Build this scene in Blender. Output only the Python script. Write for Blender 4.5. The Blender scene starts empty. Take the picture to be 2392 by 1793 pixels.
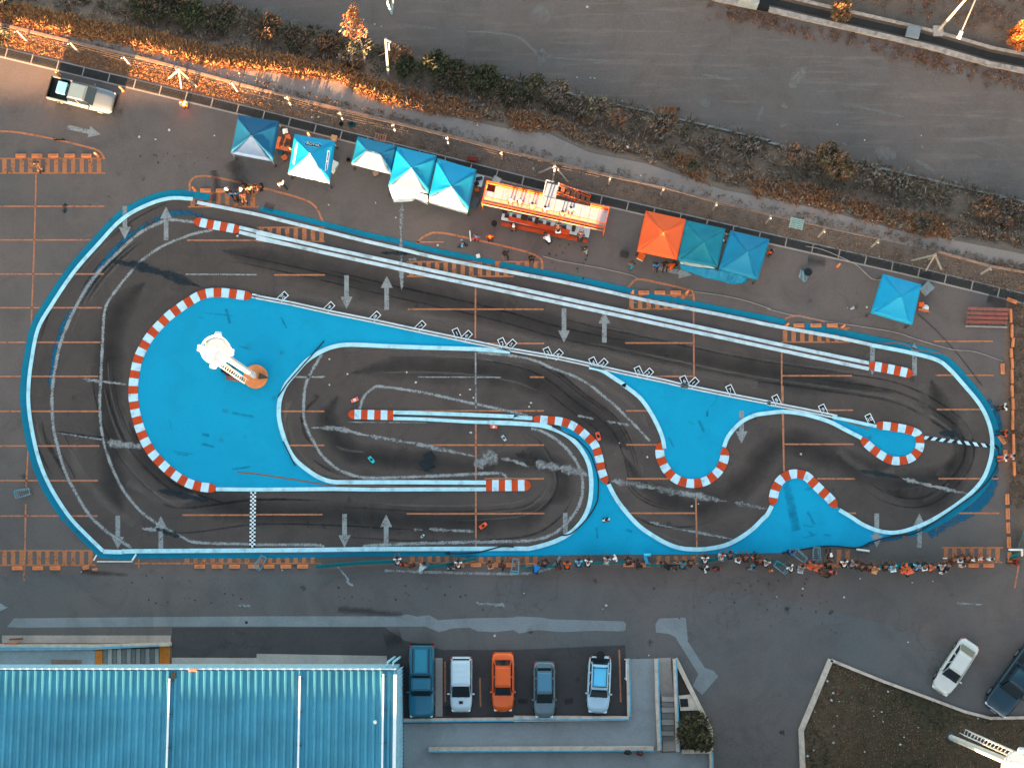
import bpy, bmesh, math, random
from mathutils import Vector, Matrix
from mathutils.geometry import tessellate_polygon
random.seed(7)
R = math.radians
scene = bpy.context.scene
COL = scene.collection
# ---------------------------------------------------------------- camera
FPX, NX, NY, IW, IH = 3830.0, 30.0, 400.0, 2392.0, 1793.0
_v = Vector((NX, -NY, -FPX)).normalized()          # straight down, in camera axes
_ez = -_v
_ex = (Vector((1, 0, 0)) - _v * _v.x).normalized()
_ey = _ez.cross(_ex)
CAMH = 0.034 * FPX * 0.9945
M3 = Matrix((_ex, _ey, _ez))
def S(px, py, z=0.0):
    d = M3 @ Vector(((px - IW / 2) / FPX, -(py - IH / 2) / FPX, -1.0))
    t = (z - CAMH) / d.z
    return Vector((d.x * t, d.y * t, z))
cam_d = bpy.data.cameras.new('camera'); cam = bpy.data.objects.new('camera', cam_d); COL.objects.link(cam)
cam.matrix_world = Matrix.Translation((0, 0, CAMH)) @ M3.to_4x4()
cam_d.sensor_width = 36; cam_d.lens = FPX / IW * 36; cam_d.clip_end = 3000; cam_d.clip_start = 1
scene.camera = cam
# tiles of the photograph, used only to read off ground positions in metres
_cx = {'1': 0, '2': 600, '3': 1200, '4': 1792}; _ry = {'A': 0, 'B': 450, 'C': 900, 'D': 1343}
def px(t, X, Y):
    if t == 'S': return (X, Y)
    if t == 'F': return (X * 1.08137, Y * 1.08137)
    return (_cx[t[1]] + X * 0.271370, _ry[t[0]] + Y * 0.271370)
def T(t, X, Y, z=0.0):
    return S(*px(t, X, Y), z)
def pts(s):
    out = []; t = 'S'
    for k in s.split():
        if ',' in k:
            a, b = k.split(','); out.append(px(t, float(a), float(b)))
        else: t = k
    return out
def wp(s, z=0.0, smooth=0):
    p = [S(a, b, z) for a, b in pts(s)]
    return catmull(p, smooth) if smooth else p
def catmull(p, n):
    out = []
    for i in range(len(p) - 1):
        a = p[i - 1] if i else p[0] * 2 - p[1]
        b, c = p[i], p[i + 1]
        d = p[i + 2] if i + 2 < len(p) else p[-1] * 2 - p[-2]
        for k in range(n):
            t = k / n
            out.append(0.5 * ((2 * b) + (c - a) * t + (2 * a - 5 * b + 4 * c - d) * t * t + (3 * b - a - 3 * c + d) * t ** 3))
    out.append(p[-1].copy())
    return out
def img_ang(dx, dy): return math.atan2(-dy, dx)
# ---------------------------------------------------------------- materials
def lin(c): 
    c /= 255.0
    return c / 12.92 if c <= 0.04045 else ((c + 0.055) / 1.055) ** 2.4
def rgb(r, g, b, k=1.0): return (min(.95, lin(r) * k), min(.95, lin(g) * k), min(.95, lin(b) * k), 1)
class NT:
    def __init__(s, name):
        s.m = bpy.data.materials.new(name); s.m.use_nodes = True; s.t = s.m.node_tree; s.t.nodes.clear()
    def n(s, typ, **kw):
        x = s.t.nodes.new('ShaderNode' + typ)
        for k, v in kw.items():
            if k.startswith('i_'):
                key = k[2:]; key = int(key) if key.isdigit() else key.replace('_', ' ')
                x.inputs[key].default_value = v
            else: setattr(x, k, v)
        return x
    def l(s, a, b): s.t.links.new(a, b)
    def pos(s): return s.n('NewGeometry').outputs['Position']
    def noise(s, vec, scale, detail=4, rough=.55, dist=0.0):
        x = s.n('TexNoise', i_Scale=scale, i_Detail=detail, i_Roughness=rough, i_Distortion=dist); s.l(vec, x.inputs['Vector']); return x.outputs['Fac']
    def ramp(s, f, a, b, ca=(0, 0, 0, 1), cb=(1, 1, 1, 1)):
        x = s.n('ValToRGB'); e = x.color_ramp.elements; e[0].position = a; e[1].position = b; e[0].color = ca; e[1].color = cb
        s.l(f, x.inputs['Fac']); return x.outputs['Color']
    def mix(s, f, a, b, mode='MIX'):
        x = s.n('MixRGB', blend_type=mode)
        for i, q in ((0, f), (1, a), (2, b)):
            if hasattr(q, 'links'): s.l(q, x.inputs[i])
            else: x.inputs[i].default_value = q
        return x.outputs['Color']
    def math(s, op, a, b=0.0, clamp=False):
        x = s.n('Math', operation=op, use_clamp=clamp)
        for i, q in ((0, a), (1, b)):
            if hasattr(q, 'links'): s.l(q, x.inputs[i])
            else: x.inputs[i].default_value = q
        return x.outputs[0]
    def out(s, col, rough=.85, metal=0.0, bump=None, bd=.02, spec=.3, coat=0, alpha=None):
        p = s.n('BsdfPrincipled'); o = s.n('OutputMaterial')
        if hasattr(col, 'links'): s.l(col, p.inputs['Base Color'])
        else: p.inputs['Base Color'].default_value = col
        p.inputs['Roughness'].default_value = rough; p.inputs['Metallic'].default_value = metal
        p.inputs['Specular IOR Level'].default_value = spec; p.inputs['Coat Weight'].default_value = coat
        if bump is not None:
            b = s.n('Bump'); b.inputs['Distance'].default_value = bd; b.inputs['Strength'].default_value = .6; s.l(bump, b.inputs['Height']); s.l(b.outputs[0], p.inputs['Normal'])
        if alpha is not None:
            tr = s.n('BsdfTransparent'); mx = s.n('MixShader'); s.l(alpha, mx.inputs[0]); s.l(tr.outputs[0], mx.inputs[1]); s.l(p.outputs[0], mx.inputs[2]); s.l(mx.outputs[0], o.inputs[0])
        else: s.l(p.outputs[0], o.inputs[0])
        return s.m
MATS = {}
def sc(c, k): return (min(1, c[0] * k), min(1, c[1] * k), min(1, c[2] * k), 1)
def M(name, col, rough=.75, metal=0.0, var=.16, scale=2.5, spec=.3, coat=0.0, dirt=0.0):
    if name in MATS: return MATS[name]
    n = NT(name); p = n.pos()
    f = n.noise(p, scale, 5); c = n.mix(n.ramp(f, .3, .7), sc(col, 1 - var), sc(col, 1 + var))
    if dirt:
        d = n.ramp(n.noise(p, scale * .7, 6, .65), .52, .72); c = n.mix(n.math('MULTIPLY', d, dirt), c, (.05, .045, .04, 1))
    MATS[name] = n.out(c, rough, metal, None, spec=spec, coat=coat); return MATS[name]
def DM(name, col, cover=.6, scale=6.0, edge=True, strength=1.0, rough=.9, soft=.07, ew=.22):
    """worn paint or stain: a noise decides where it still covers the surface under it; the v of the UV map softens the sides"""
    if name in MATS: return MATS[name]
    n = NT(name); p = n.pos()
    f = n.noise(p, scale, 6, .7); f2 = n.noise(p, scale * .16, 3, .6)
    a = n.math('ADD', n.math('MULTIPLY', f, .6), n.math('MULTIPLY', f2, .4))
    if edge:
        uv = n.n('UVMap'); sp = n.n('SeparateXYZ'); n.l(uv.outputs[0], sp.inputs[0])
        e = n.math('ABSOLUTE', n.math('SUBTRACT', n.math('MULTIPLY', sp.outputs['Y'], 2.0), 1.0))
        e = n.math('POWER', e, 2.5 if ew < .3 else 1.4)
        a = n.math('SUBTRACT', a, n.math('MULTIPLY', e, ew))
    t = .62 - cover * .34
    al = n.n('ValToRGB'); al.color_ramp.elements[0].position = max(0, t - soft); al.color_ramp.elements[1].position = min(1, t + soft); n.l(a, al.inputs[0])
    al = n.math('MULTIPLY', al.outputs[0], strength)
    c = n.mix(n.noise(p, scale * 2.1, 3), sc(col, .8), sc(col, 1.15))
    MATS[name] = n.out(c, rough, alpha=al); return MATS[name]
def ground_mat(name, warm, cool, dark, fine=.3, spots=.6, grit=(.3, .29, .27, 1), gritamt=.35, streak=None, cracks=.0):
    n = NT(name); p = n.pos()
    c = n.mix(n.ramp(n.noise(p, .055, 5, .6, .6), .36, .64), warm, cool)
    c = n.mix(n.math('MULTIPLY', n.ramp(n.noise(p, .32, 6, .68, .8), .45, .75), .55), c, dark)
    if streak:
        mp = n.n('Mapping'); mp.inputs['Rotation'].default_value = (0, 0, R(streak)); mp.inputs['Scale'].default_value = (.12, 1.3, 1); n.l(p, mp.inputs[0])
        c = n.mix(n.math('MULTIPLY', n.ramp(n.noise(mp.outputs[0], 1.2, 5, .65), .52, .72), .4), c, sc(warm, 1.7))
    f = n.noise(p, 7, 5, .75); c = n.mix(fine, c, n.ramp(f, .25, .75, (0, 0, 0, 1), (.45, .43, .41, 1)), 'OVERLAY')
    f3 = n.noise(p, 2.2, 6, .8); c = n.mix(n.math('MULTIPLY', n.ramp(f3, .56, .74), .3), c, sc(dark, .75))
    # cracks
    vc = n.n('TexVoronoi', i_Scale=.11, feature='DISTANCE_TO_EDGE'); n1 = n.n('TexNoise', i_Scale=.5, i_Detail=6.0); n.l(p, n1.inputs['Vector']); s1 = n.n('VectorMath', operation='SCALE'); n.l(n1.outputs['Color'], s1.inputs[0]); s1.inputs['Scale'].default_value = 5.0
    a1 = n.n('VectorMath', operation='ADD'); n.l(p, a1.inputs[0]); n.l(s1.outputs[0], a1.inputs[1]); n.l(a1.outputs[0], vc.inputs['Vector'])
    ck = n.math('MULTIPLY', n.ramp(vc.outputs['Distance'], .0, .012, (1, 1, 1, 1), (0, 0, 0, 1)), n.ramp(n.noise(p, .09, 3), .48, .6))
    c = n.mix(n.math('MULTIPLY', ck, cracks), c, sc(dark, .45))
    # oil spots
    v = n.n('TexVoronoi', i_Scale=.55, i_Randomness=1.0); wv = n.n('VectorMath', operation='ADD'); nz = n.n('TexNoise', i_Scale=3.0); n.l(p, nz.inputs['Vector']); sm = n.n('VectorMath', operation='SCALE'); n.l(nz.outputs['Color'], sm.inputs[0]); sm.inputs['Scale'].default_value = .6
    n.l(p, wv.inputs[0]); n.l(sm.outputs[0], wv.inputs[1]); n.l(wv.outputs[0], v.inputs['Vector'])
    sp = n.ramp(v.outputs['Distance'], .07, .15, (1, 1, 1, 1), (0, 0, 0, 1))
    gate = n.ramp(n.noise(p, .13, 2), .5, .58)
    c = n.mix(n.math('MULTIPLY', n.math('MULTIPLY', sp, gate), spots), c, (.022, .02, .02, 1))
    # pale grit
    v2 = n.n('TexVoronoi', i_Scale=2.3); n.l(p, v2.inputs['Vector'])
    g = n.math('MULTIPLY', n.ramp(v2.outputs['Distance'], .05, .09, (1, 1, 1, 1), (0, 0, 0, 1)), n.ramp(n.noise(p, .5, 3), .52, .62))
    c = n.mix(n.math('MULTIPLY', g, gritamt), c, grit)
    MATS[name] = n.out(c, .92, bump=f, bd=.015); return MATS[name]
# ---------------------------------------------------------------- mesh builder
class MB:
    def __init__(s): s.v = []; s.f = []; s.mi = []; s.uv = {}; s.sm = []
    def add(s, verts, faces, mi=0, smooth=False, uvs=None):
        o = len(s.v); s.v += [tuple(q) for q in verts]
        for k, f in enumerate(faces):
            if uvs: s.uv[len(s.f)] = uvs[k]
            s.f.append([i + o for i in f]); s.mi.append(mi); s.sm.append(smooth)
        return s
    def box(s, c, d, rz=0, mi=0, taper=1.0, X=None):
        m = Matrix.Translation(c) @ Matrix.Rotation(rz, 4, 'Z') if X is None else X
        x, y, z = d[0] / 2, d[1] / 2, d[2] / 2; t = taper
        vs = [m @ Vector(q) for q in ((-x, -y, -z), (x, -y, -z), (x, y, -z), (-x, y, -z), (-x * t, -y * t, z), (x * t, -y * t, z), (x * t, y * t, z), (-x * t, y * t, z))]
        return s.add(vs, [(0, 3, 2, 1), (4, 5, 6, 7), (0, 1, 5, 4), (1, 2, 6, 5), (2, 3, 7, 6), (3, 0, 4, 7)], mi)
    def bar(s, a, b, w, h=None, mi=0):
        a, b = Vector(a), Vector(b); h = h or w; d = b - a; L = d.length
        if L < 1e-6: return s
        d.normalize(); up = Vector((0, 0, 1)) if abs(d.z) < .95 else Vector((1, 0, 0))
        sd = d.cross(up).normalized(); u = sd.cross(d)
        vs = []
        for q in (a, b): vs += [q - sd * w / 2 - u * h / 2, q + sd * w / 2 - u * h / 2, q + sd * w / 2 + u * h / 2, q - sd * w / 2 + u * h / 2]
        return s.add(vs, [(0, 1, 2, 3), (7, 6, 5, 4), (0, 4, 5, 1), (1, 5, 6, 2), (2, 6, 7, 3), (3, 7, 4, 0)], mi)
    def tube(s, path, r, n=8, mi=0, r2=None, cap=True):
        path = [Vector(q) for q in path]; vs = []; k = len(path)
        for i, q in enumerate(path):
            d = (path[min(i + 1, k - 1)] - path[max(i - 1, 0)]).normalized()
            up = Vector((0, 0, 1)) if abs(d.z) < .9 else Vector((1, 0, 0))
            sd = d.cross(up).normalized(); u = sd.cross(d); rr = r if r2 is None else r + (r2 - r) * i / (k - 1)
            for j in range(n):
                a = 2 * math.pi * j / n; vs.append(q + (sd * math.cos(a) + u * math.sin(a)) * rr)
        fs = [(i * n + j, i * n + (j + 1) % n, (i + 1) * n + (j + 1) % n, (i + 1) * n + j) for i in range(k - 1) for j in range(n)]
        s.add(vs, fs, mi, True)
        if cap: s.add(vs[:n], [tuple(range(n))], mi); s.add(vs[-n:], [tuple(reversed(range(n)))], mi)
        return s
    def lathe(s, prof, c=(0, 0, 0), n=16, mi=0, smooth=True, sx=1, sy=1):
        c = Vector(c); vs = []
        for r, z in prof:
            for j in range(n):
                a = 2 * math.pi * j / n; vs.append(c + Vector((r * sx * math.cos(a), r * sy * math.sin(a), z)))
        fs = [(i * n + j, i * n + (j + 1) % n, (i + 1) * n + (j + 1) % n, (i + 1) * n + j) for i in range(len(prof) - 1) for j in range(n)]
        s.add(vs, fs, mi, smooth); k = len(prof)
        s.add(vs[:n], [tuple(reversed(range(n)))], mi); s.add(vs[(k - 1) * n:], [tuple(range(n))], mi)
        return s
    def prism(s, poly, z0, z1, mi=0):
        n = len(poly); ar = sum(poly[i][0] * poly[(i + 1) % n][1] - poly[(i + 1) % n][0] * poly[i][1] for i in range(n))
        if ar < 0: poly = list(reversed(poly))
        vs = [(q[0], q[1], z0) for q in poly] + [(q[0], q[1], z1) for q in poly]
        fs = [tuple(range(n, 2 * n)), tuple(reversed(range(n)))] + [(i, (i + 1) % n, n + (i + 1) % n, n + i) for i in range(n)]
        return s.add(vs, fs, mi)
    def poly(s, poly, mi=0):
        n = len(poly); ar = sum(poly[i][0] * poly[(i + 1) % n][1] - poly[(i + 1) % n][0] * poly[i][1] for i in range(n))
        if ar < 0: poly = list(reversed(poly))
        return s.add(poly, [tuple(range(n))], mi)
    def ribbon(s, path, w, z=None, h=0.0, mi=0, closed=False, off=0.0, wf=None):
        """flat band along a path; with h it is a raised band with sides"""
        p = [Vector(q) for q in path]; n = len(p); Lf, Rt = [], []; u = 0.0; us = []
        for i, q in enumerate(p):
            a = p[(i - 1) % n] if closed else p[max(i - 1, 0)]; b = p[(i + 1) % n] if closed else p[min(i + 1, n - 1)]
            d = (b - a); d.z = 0; d.normalize(); nr = Vector((-d.y, d.x, 0)); ww = w * (wf(i / (n - 1)) if wf else 1)
            k = 1.0
            if 0 < i < n - 1:
                d1 = (q - a); d1.z = 0; d1.normalize(); k = min(1.5, 1 / max(.5, abs(d1.dot(d))))
            zz = q.z if z is None else z
            l = q + nr * (off + ww / 2 * k); r = q + nr * (off - ww / 2 * k); l.z = r.z = zz
            Lf.append(l); Rt.append(r)
            if i: u += (q - p[i - 1]).length
            us.append(u)
        m = n if closed else n - 1
        if not h:
            s.add(Lf + Rt, [(n + i, n + (i + 1) % n, (i + 1) % n, i) for i in range(m)], mi, False,
                  [[(us[i], 0), (us[(i + 1) % n], 0), (us[(i + 1) % n], 1), (us[i], 1)] for i in range(m)])
        else:
            H = Vector((0, 0, h)); vs = Lf + Rt + [q + H for q in Lf] + [q + H for q in Rt]; fs = []
            for i in range(m):
                j = (i + 1) % n
                fs += [(3 * n + i, 3 * n + j, 2 * n + j, 2 * n + i), (i, j, n + j, n + i), (n + i, n + j, 3 * n + j, 3 * n + i), (j, i, 2 * n + i, 2 * n + j)]
            if not closed: fs += [(0, n, 3 * n, 2 * n), (n - 1, 3 * n - 1, 4 * n - 1, 2 * n - 1)]
            s.add(vs, fs, mi)
        return s
    def build(s, name, mats, parent=None, loc=None, rz=0.0, bevel=0.0):
        me = bpy.data.meshes.new(name); me.from_pydata(s.v, [], s.f)
        for m in (mats if isinstance(mats, (list, tuple)) else [mats]): me.materials.append(m)
        me.polygons.foreach_set('material_index', s.mi); me.polygons.foreach_set('use_smooth', s.sm)
        if s.uv:
            ul = me.uv_layers.new(name='UVMap')
            for fi, us in s.uv.items():
                for li, q in zip(me.polygons[fi].loop_indices, us): ul.data[li].uv = q
        me.update()
        if bevel:
            bm = bmesh.new(); bm.from_mesh(me); bmesh.ops.remove_doubles(bm, verts=bm.verts, dist=1e-4)
            bmesh.ops.bevel(bm, geom=bm.edges[:], offset=bevel, segments=2, affect='EDGES'); bm.to_mesh(me); bm.free()
        o = bpy.data.objects.new(name, me); COL.objects.link(o)
        if loc is not None: o.location = loc
        o.rotation_euler.z = rz
        if parent: o.parent = parent
        return o
def tag(o, label, cat, group=None):
    o['label'] = label; o['category'] = cat
    if group: o['group'] = group
    return o
def thing(name, label, cat, loc=(0, 0, 0), rz=0.0, group=None):
    o = bpy.data.objects.new(name, None); o.empty_display_size = .3; COL.objects.link(o); o.location = loc; o.rotation_euler.z = rz
    return tag(o, label, cat, group)
def struct(o): o['kind'] = 'structure'; return o
def stuff(o, label, cat): o['kind'] = 'stuff'; return tag(o, label, cat)
def dup(root, loc, rz, label=None, group=None, scale=None):
    r = root.copy(); COL.objects.link(r); r.location = loc; r.rotation_euler.z = rz
    if label: r['label'] = label
    if group: r['group'] = group
    if scale: r.scale = scale
    for ch in list(root.children):
        c = ch.copy(); COL.objects.link(c); c.parent = r
        for g in list(ch.children):
            d = g.copy(); COL.objects.link(d); d.parent = c
    return r
def text_mesh(txt, size, mat, name, parent=None, X=None, extr=0.002):
    cu = bpy.data.curves.new(name, 'FONT'); cu.body = txt; cu.size = size; cu.align_x = 'CENTER'; cu.align_y = 'CENTER'; cu.extrude = extr
    o = bpy.data.objects.new(name, cu); COL.objects.link(o)
    bpy.context.view_layer.update()
    dg = bpy.context.evaluated_depsgraph_get(); me = bpy.data.meshes.new_from_object(o.evaluated_get(dg))
    bpy.data.objects.remove(o); bpy.data.curves.remove(cu)
    me.materials.clear(); me.materials.append(mat)
    if X is not None: me.transform(X)
    q = bpy.data.objects.new(name, me); COL.objects.link(q)
    if parent: q.parent = parent
    return q
rs = random.Random(5)
# ---------------------------------------------------------------- world, sun
SUN_EL, LDX, LDY = R(8.0), 0.30, 0.954           # light travels along (LDX, LDY) over the ground
w = bpy.data.worlds.new('World'); scene.world = w; w.use_nodes = True
nt = w.node_tree; nt.nodes.clear()
sky = nt.nodes.new('ShaderNodeTexSky'); sky.sky_type = 'NISHITA'; sky.sun_disc = False
sky.sun_elevation = SUN_EL; sky.sun_rotation = math.atan2(-LDX, -LDY); sky.air_density = 1.0; sky.dust_density = 1.6; sky.ozone_density = 0.0
bg = nt.nodes.new('ShaderNodeBackground'); bg.inputs['Strength'].default_value = 0.05
ow = nt.nodes.new('ShaderNodeOutputWorld'); nt.links.new(sky.outputs[0], bg.inputs[0]); nt.links.new(bg.outputs[0], ow.inputs[0])
sd = bpy.data.lights.new('sun', 'SUN'); sd.energy = 5.0; sd.angle = R(.5); sd.color = (1.0, .54, .25)
so = bpy.data.objects.new('sun', sd); COL.objects.link(so)
ldir = Vector((LDX * math.cos(SUN_EL), LDY * math.cos(SUN_EL), -math.sin(SUN_EL)))
so.rotation_euler = ldir.to_track_quat('-Z', 'Y').to_euler()
scene.view_settings.view_transform = 'Standard'; scene.view_settings.look = 'None'; scene.view_settings.gamma = 1
scene.view_settings.exposure = 3.8
# ---------------------------------------------------------------- ground materials
m_lot = ground_mat('lot_asphalt', rgb(116, 103, 98), rgb(103, 97, 94), rgb(84, 76, 73), cracks=.25)
m_trk = ground_mat('track_asphalt', rgb(94, 83, 78), rgb(80, 73, 70), rgb(58, 55, 54), spots=.6, cracks=.3)
m_road = ground_mat('road_asphalt', rgb(114, 105, 101), rgb(101, 102, 102), rgb(82, 80, 80), spots=.85, cracks=.3)
m_field = ground_mat('field_dirt', rgb(124, 108, 100), rgb(112, 104, 100), rgb(98, 84, 74), spots=0, grit=(.35, .34, .33, 1), gritamt=.5, streak=14)
m_grav = ground_mat('gravel', rgb(152, 137, 129), rgb(140, 130, 125), rgb(118, 106, 100), spots=.1, gritamt=.7)
m_verge = ground_mat('verge_soil', rgb(136, 112, 96), rgb(116, 102, 94), rgb(78, 66, 58), fine=.5, spots=.0, gritamt=.9)
m_soil = ground_mat('bank_soil', rgb(140, 116, 100), rgb(118, 104, 94), rgb(84, 72, 62), fine=.5, spots=0, gritamt=.7)
m_conc = ground_mat('pale_concrete', rgb(148, 152, 153), rgb(130, 138, 142), rgb(100, 100, 100), spots=.3)
m_conc2 = ground_mat('warm_concrete', rgb(190, 176, 166), rgb(166, 158, 152), rgb(116, 108, 102), spots=.1)
m_walk = ground_mat('walkway_concrete', rgb(164, 172, 174), rgb(152, 156, 158), rgb(120, 118, 117), spots=.15, cracks=.4)
m_grass = ground_mat('dry_grass', rgb(116, 96, 76), rgb(80, 74, 54), rgb(44, 46, 34), fine=.6, spots=0, gritamt=.25)
m_or = M('orange_road_paint', rgb(176, 114, 82), .85, var=.2, scale=4, dirt=.9)
m_orD = DM('worn_orange_paint', rgb(176, 112, 76), .68, 6, edge=False, soft=.12)
m_wh = M('pale_border_paint', rgb(172, 220, 232), .6, var=.12, scale=1.8, dirt=.4)
m_wh2 = M('weathered_border_paint', rgb(196, 206, 210), .6, var=.12, scale=1.6, dirt=.35)
m_gap = M('brown_joint', rgb(120, 92, 82), .9)
m_blue = ground_mat('infield_blue_paint', rgb(0, 160, 198), rgb(0, 152, 192), rgb(0, 138, 176), fine=.14, spots=.3, gritamt=0)
m_blueD = ground_mat('edge_blue_paint', rgb(0, 124, 150), rgb(0, 112, 140), rgb(0, 94, 120), fine=.08, spots=.3, gritamt=.0)
m_blueW = DM('worn_blue_paint', rgb(0, 92, 124), .5, 2.2, strength=.85)
m_red = M('kerb_red', rgb(190, 66, 18), .55, var=.14, scale=2, dirt=.3)
m_kw = M('kerb_white', rgb(186, 220, 236), .55, var=.08, scale=2, dirt=.5)
m_ww = DM('worn_white_line', rgb(146, 148, 148), .6, 8.0, soft=.12)
m_wa = DM('arrow_white_paint', rgb(152, 156, 156), .66, 8.0, edge=False, soft=.14, strength=.85)
m_patch = DM('cement_patch', rgb(136, 138, 138), .52, 4.0, soft=.1)
m_tar = DM('tar_patch', rgb(30, 44, 52), .62, 3.0, strength=.85, soft=.12)
m_rub = DM('tyre_rubber', rgb(32, 33, 35), .74, .6, strength=.5, soft=.24, ew=.5)
m_rubL = DM('tyre_scuff', rgb(34, 34, 34), .5, 1.3, strength=.6)
m_dust = DM('dust_lane', rgb(118, 108, 102), .62, 1.2, strength=.5, soft=.2, ew=.4)
m_blk = M('black_paint', rgb(28, 30, 32), .7)
m_signw = M('marking_white', rgb(226, 232, 234), .7)
# ---------------------------------------------------------------- terrain
FZ = -2.5
lo = [(-1500, -305), (-300, -30), (0, 40), (80, 62), (339, 114), (502, 157), (600, 163), (790, 187), (885, 233), (966, 252), (1200, 301), (1281, 307), (1376, 353), (1512, 380), (1688, 440), (1914, 485), (2118, 540), (2253, 564), (2392, 592), (2700, 665), (4200, 1010)]
hi = [(-1500, -500), (-300, -170), (0, -80), (80, -60), (339, -12), (502, 15), (600, 35), (790, 84), (885, 108), (966, 130), (1200, 187), (1281, 207), (1376, 230), (1512, 262), (1688, 305), (1914, 364), (2118, 408), (2253, 440), (2392, 474), (2700, 546), (4200, 892)]
LO = [S(a, b, 0) for a, b in lo]; HI = [S(a, b, FZ) for a, b in hi]
far = 420
mb = MB(); mb.add(LO + [Vector((p.x, -far, 0)) for p in LO], [(i + 1, i, len(LO) + i, len(LO) + i + 1) for i in range(len(LO) - 1)])
struct(mb.build('ground', m_lot))
mb = MB(); mid = [a.lerp(b, .5) + Vector((0, 0, -.25)) for a, b in zip(LO, HI)]; k = len(LO)
mb.add(LO + mid + HI, [(i, i + 1, k + i + 1, k + i) for i in range(k - 1)] + [(k + i, k + i + 1, 2 * k + i + 1, 2 * k + i) for i in range(k - 1)])
struct(mb.build('embankment', m_soil))
mb = MB(); mb.add(HI + [Vector((p.x, far, FZ)) for p in HI], [(i, i + 1, k + i + 1, k + i) for i in range(k - 1)])
struct(mb.build('field', m_field))
# soil beyond the field's upper right wall
mb = MB(); wl = [S(a, b, FZ + .004) for a, b in pts('S 1560,-60 A3 1740,-10 A4 0,50 600,190 1180,320 1450,395 1900,520 2211,590 S 2700,260')]
mb.add(wl + [Vector((p.x + 25, 160, FZ + .004)) for p in wl], [(i, i + 1, len(wl) + i + 1, len(wl) + i) for i in range(len(wl) - 1)])
struct(mb.build('soil', m_soil))
def sheet(name, mat, s, z, smooth=0):
    mb = MB(); mb.poly(wp(s, z, smooth)); return struct(mb.build(name, mat))
sheet('gravel_road', m_grav, 'S -300,-20 0,56 163,97 315,132 600,208 845,268 1048,317 1200,357 1425,411 1545,439 1803,503 1933,533 2058,560 2185,587 2313,623 2392,636 2600,690 2600,650 2392,594 2253,566 2118,543 1914,488 1688,443 1512,383 1376,356 1281,312 1200,304 966,255 885,236 790,190 600,166 502,160 339,118 80,66 0,44 -300,-27', .004)
sheet('verge', m_verge, 'S -300,-18 0,58 163,98 315,133 600,209 845,269 1048,318 1200,358 1425,412 1545,440 1803,504 1933,534 2058,561 2185,588 2313,624 2392,637 2600,690 2600,748 2392,697 2047,610 1792,552 1241,418 812,309 562,247 190,155 5,111 -300,40', .004)
sheet('road', m_road, 'S -500,1352 400,1344 900,1338 1300,1356 1800,1390 2120,1470 2300,1560 2600,1600 2600,2300 -500,2300', .004)
sheet('soil_strip', m_verge, 'S 2352,690 2345,800 2340,950 2346,1120 2366,1200 2380,1300 2640,1330 2640,720 2392,700', .004)
OUT = 'C1 235,0 250,200 290,450 350,680 450,900 600,1130 750,1290 890,1425 1050,1432 1170,1425 2211,1420 C2 600,1412 1200,1405 2211,1402 C3 140,1400 300,1360 430,1305 520,1240 590,1160'
sheet('track', m_trk, 'B1 250,1658 275,1430 330,1170 450,960 640,680 850,440 1050,230 1260,110 1460,50 1640,55 1800,95 B2 0,190 300,255 900,405 1500,545 2211,690 B3 400,765 1200,940 2000,1095 B4 300,1185 900,1310 1450,1435 1560,1510 1680,1640 C4 1820,150 1895,290 1930,420 1935,540 1920,640 1870,780 1780,900 1650,1010 1500,1110 1350,1190 1200,1245 1080,1265 0,1300 C3 1560,1410 700,1400 140,1400 C2 1200,1405 C1 1170,1425 1050,1432 890,1425 750,1290 600,1130 450,900 350,680 290,450 250,200 235,0', .004)
# rubbered-in lanes and lighter dusty lanes on the track
mb = MB()
for s, wd in (('B1 1900,500 B2 0,560 600,690 1200,830 2000,1010 B3 400,1180 1100,1330 2000,1520 B4 500,1620 1100,1720', 3.4),
              ('C1 1050,1150 980,900 960,500 B1 930,1500 960,1200 1050,960 1250,760', 3.2),
              ('C1 1100,300 1250,640 1500,850 1800,980 C2 0,1090 700,1120 1500,1170 C3 0,1150 200,1080 330,960', 3.0),
              ('B2 800,1560 1300,1500 2000,1530 B3 200,1620 C3 500,150 800,350 1000,560', 3.6),
              ('C3 950,600 1100,850 1400,1000 1700,1020 2000,800 2150,600 C4 200,480 500,600 900,760 1200,850 1500,760 1650,560', 3.2),
              ('C2 700,80 600,300 800,560 1300,640 1900,700 C3 0,650 350,720', 2.4),
              ('C3 0,600 250,640 420,760 430,900 300,1030', 2.6),
              ('C4 1000,900 1400,1000 1600,800 1700,500 1500,200 B4 1400,1600', 2.6)):
    mb.ribbon(wp(s, 0, 6), wd, .008, wf=lambda t: max(.02, min(1, 7 * t, 7 * (1 - t))))
struct(mb.build('tyre_marks', m_rub))
mb = MB()
for s, wd in (('B2 150,830 800,960 1500,1080 2211,1230 B3 600,1350 1400,1520 2100,1650', 1.1), ('B2 760,1350 1300,1370 2000,1420 B3 500,1520 C3 1000,150 1150,350', .9),
              ('C2 260,150 250,330 330,560 520,740 800,800', 1.3), ('C1 1100,830 1400,1000 1700,950', 1.0), ('C4 600,560 900,760 1100,730', 1.0), ('C3 830,900 950,1060 1200,1250 1500,1370', .7),
              ('C1 620,500 700,760 900,1000 1150,1200', 1.2), ('B4 1340,1640 C4 1380,250', 1.0)):
    mb.ribbon(wp(s, 0, 6), wd, .0115)
for s, wd in (('C4 1700,200 1760,470', 2.9), ('C4 1350,60 1370,470', 2.0), ('C2 1870,605 2070,635', 2.3)): mb.ribbon(wp(s, 0, 8), wd, .0115, wf=lambda t: max(.05, math.sin(math.pi * t)) ** .6)
struct(mb.build('dust_marks', m_dust))
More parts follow.
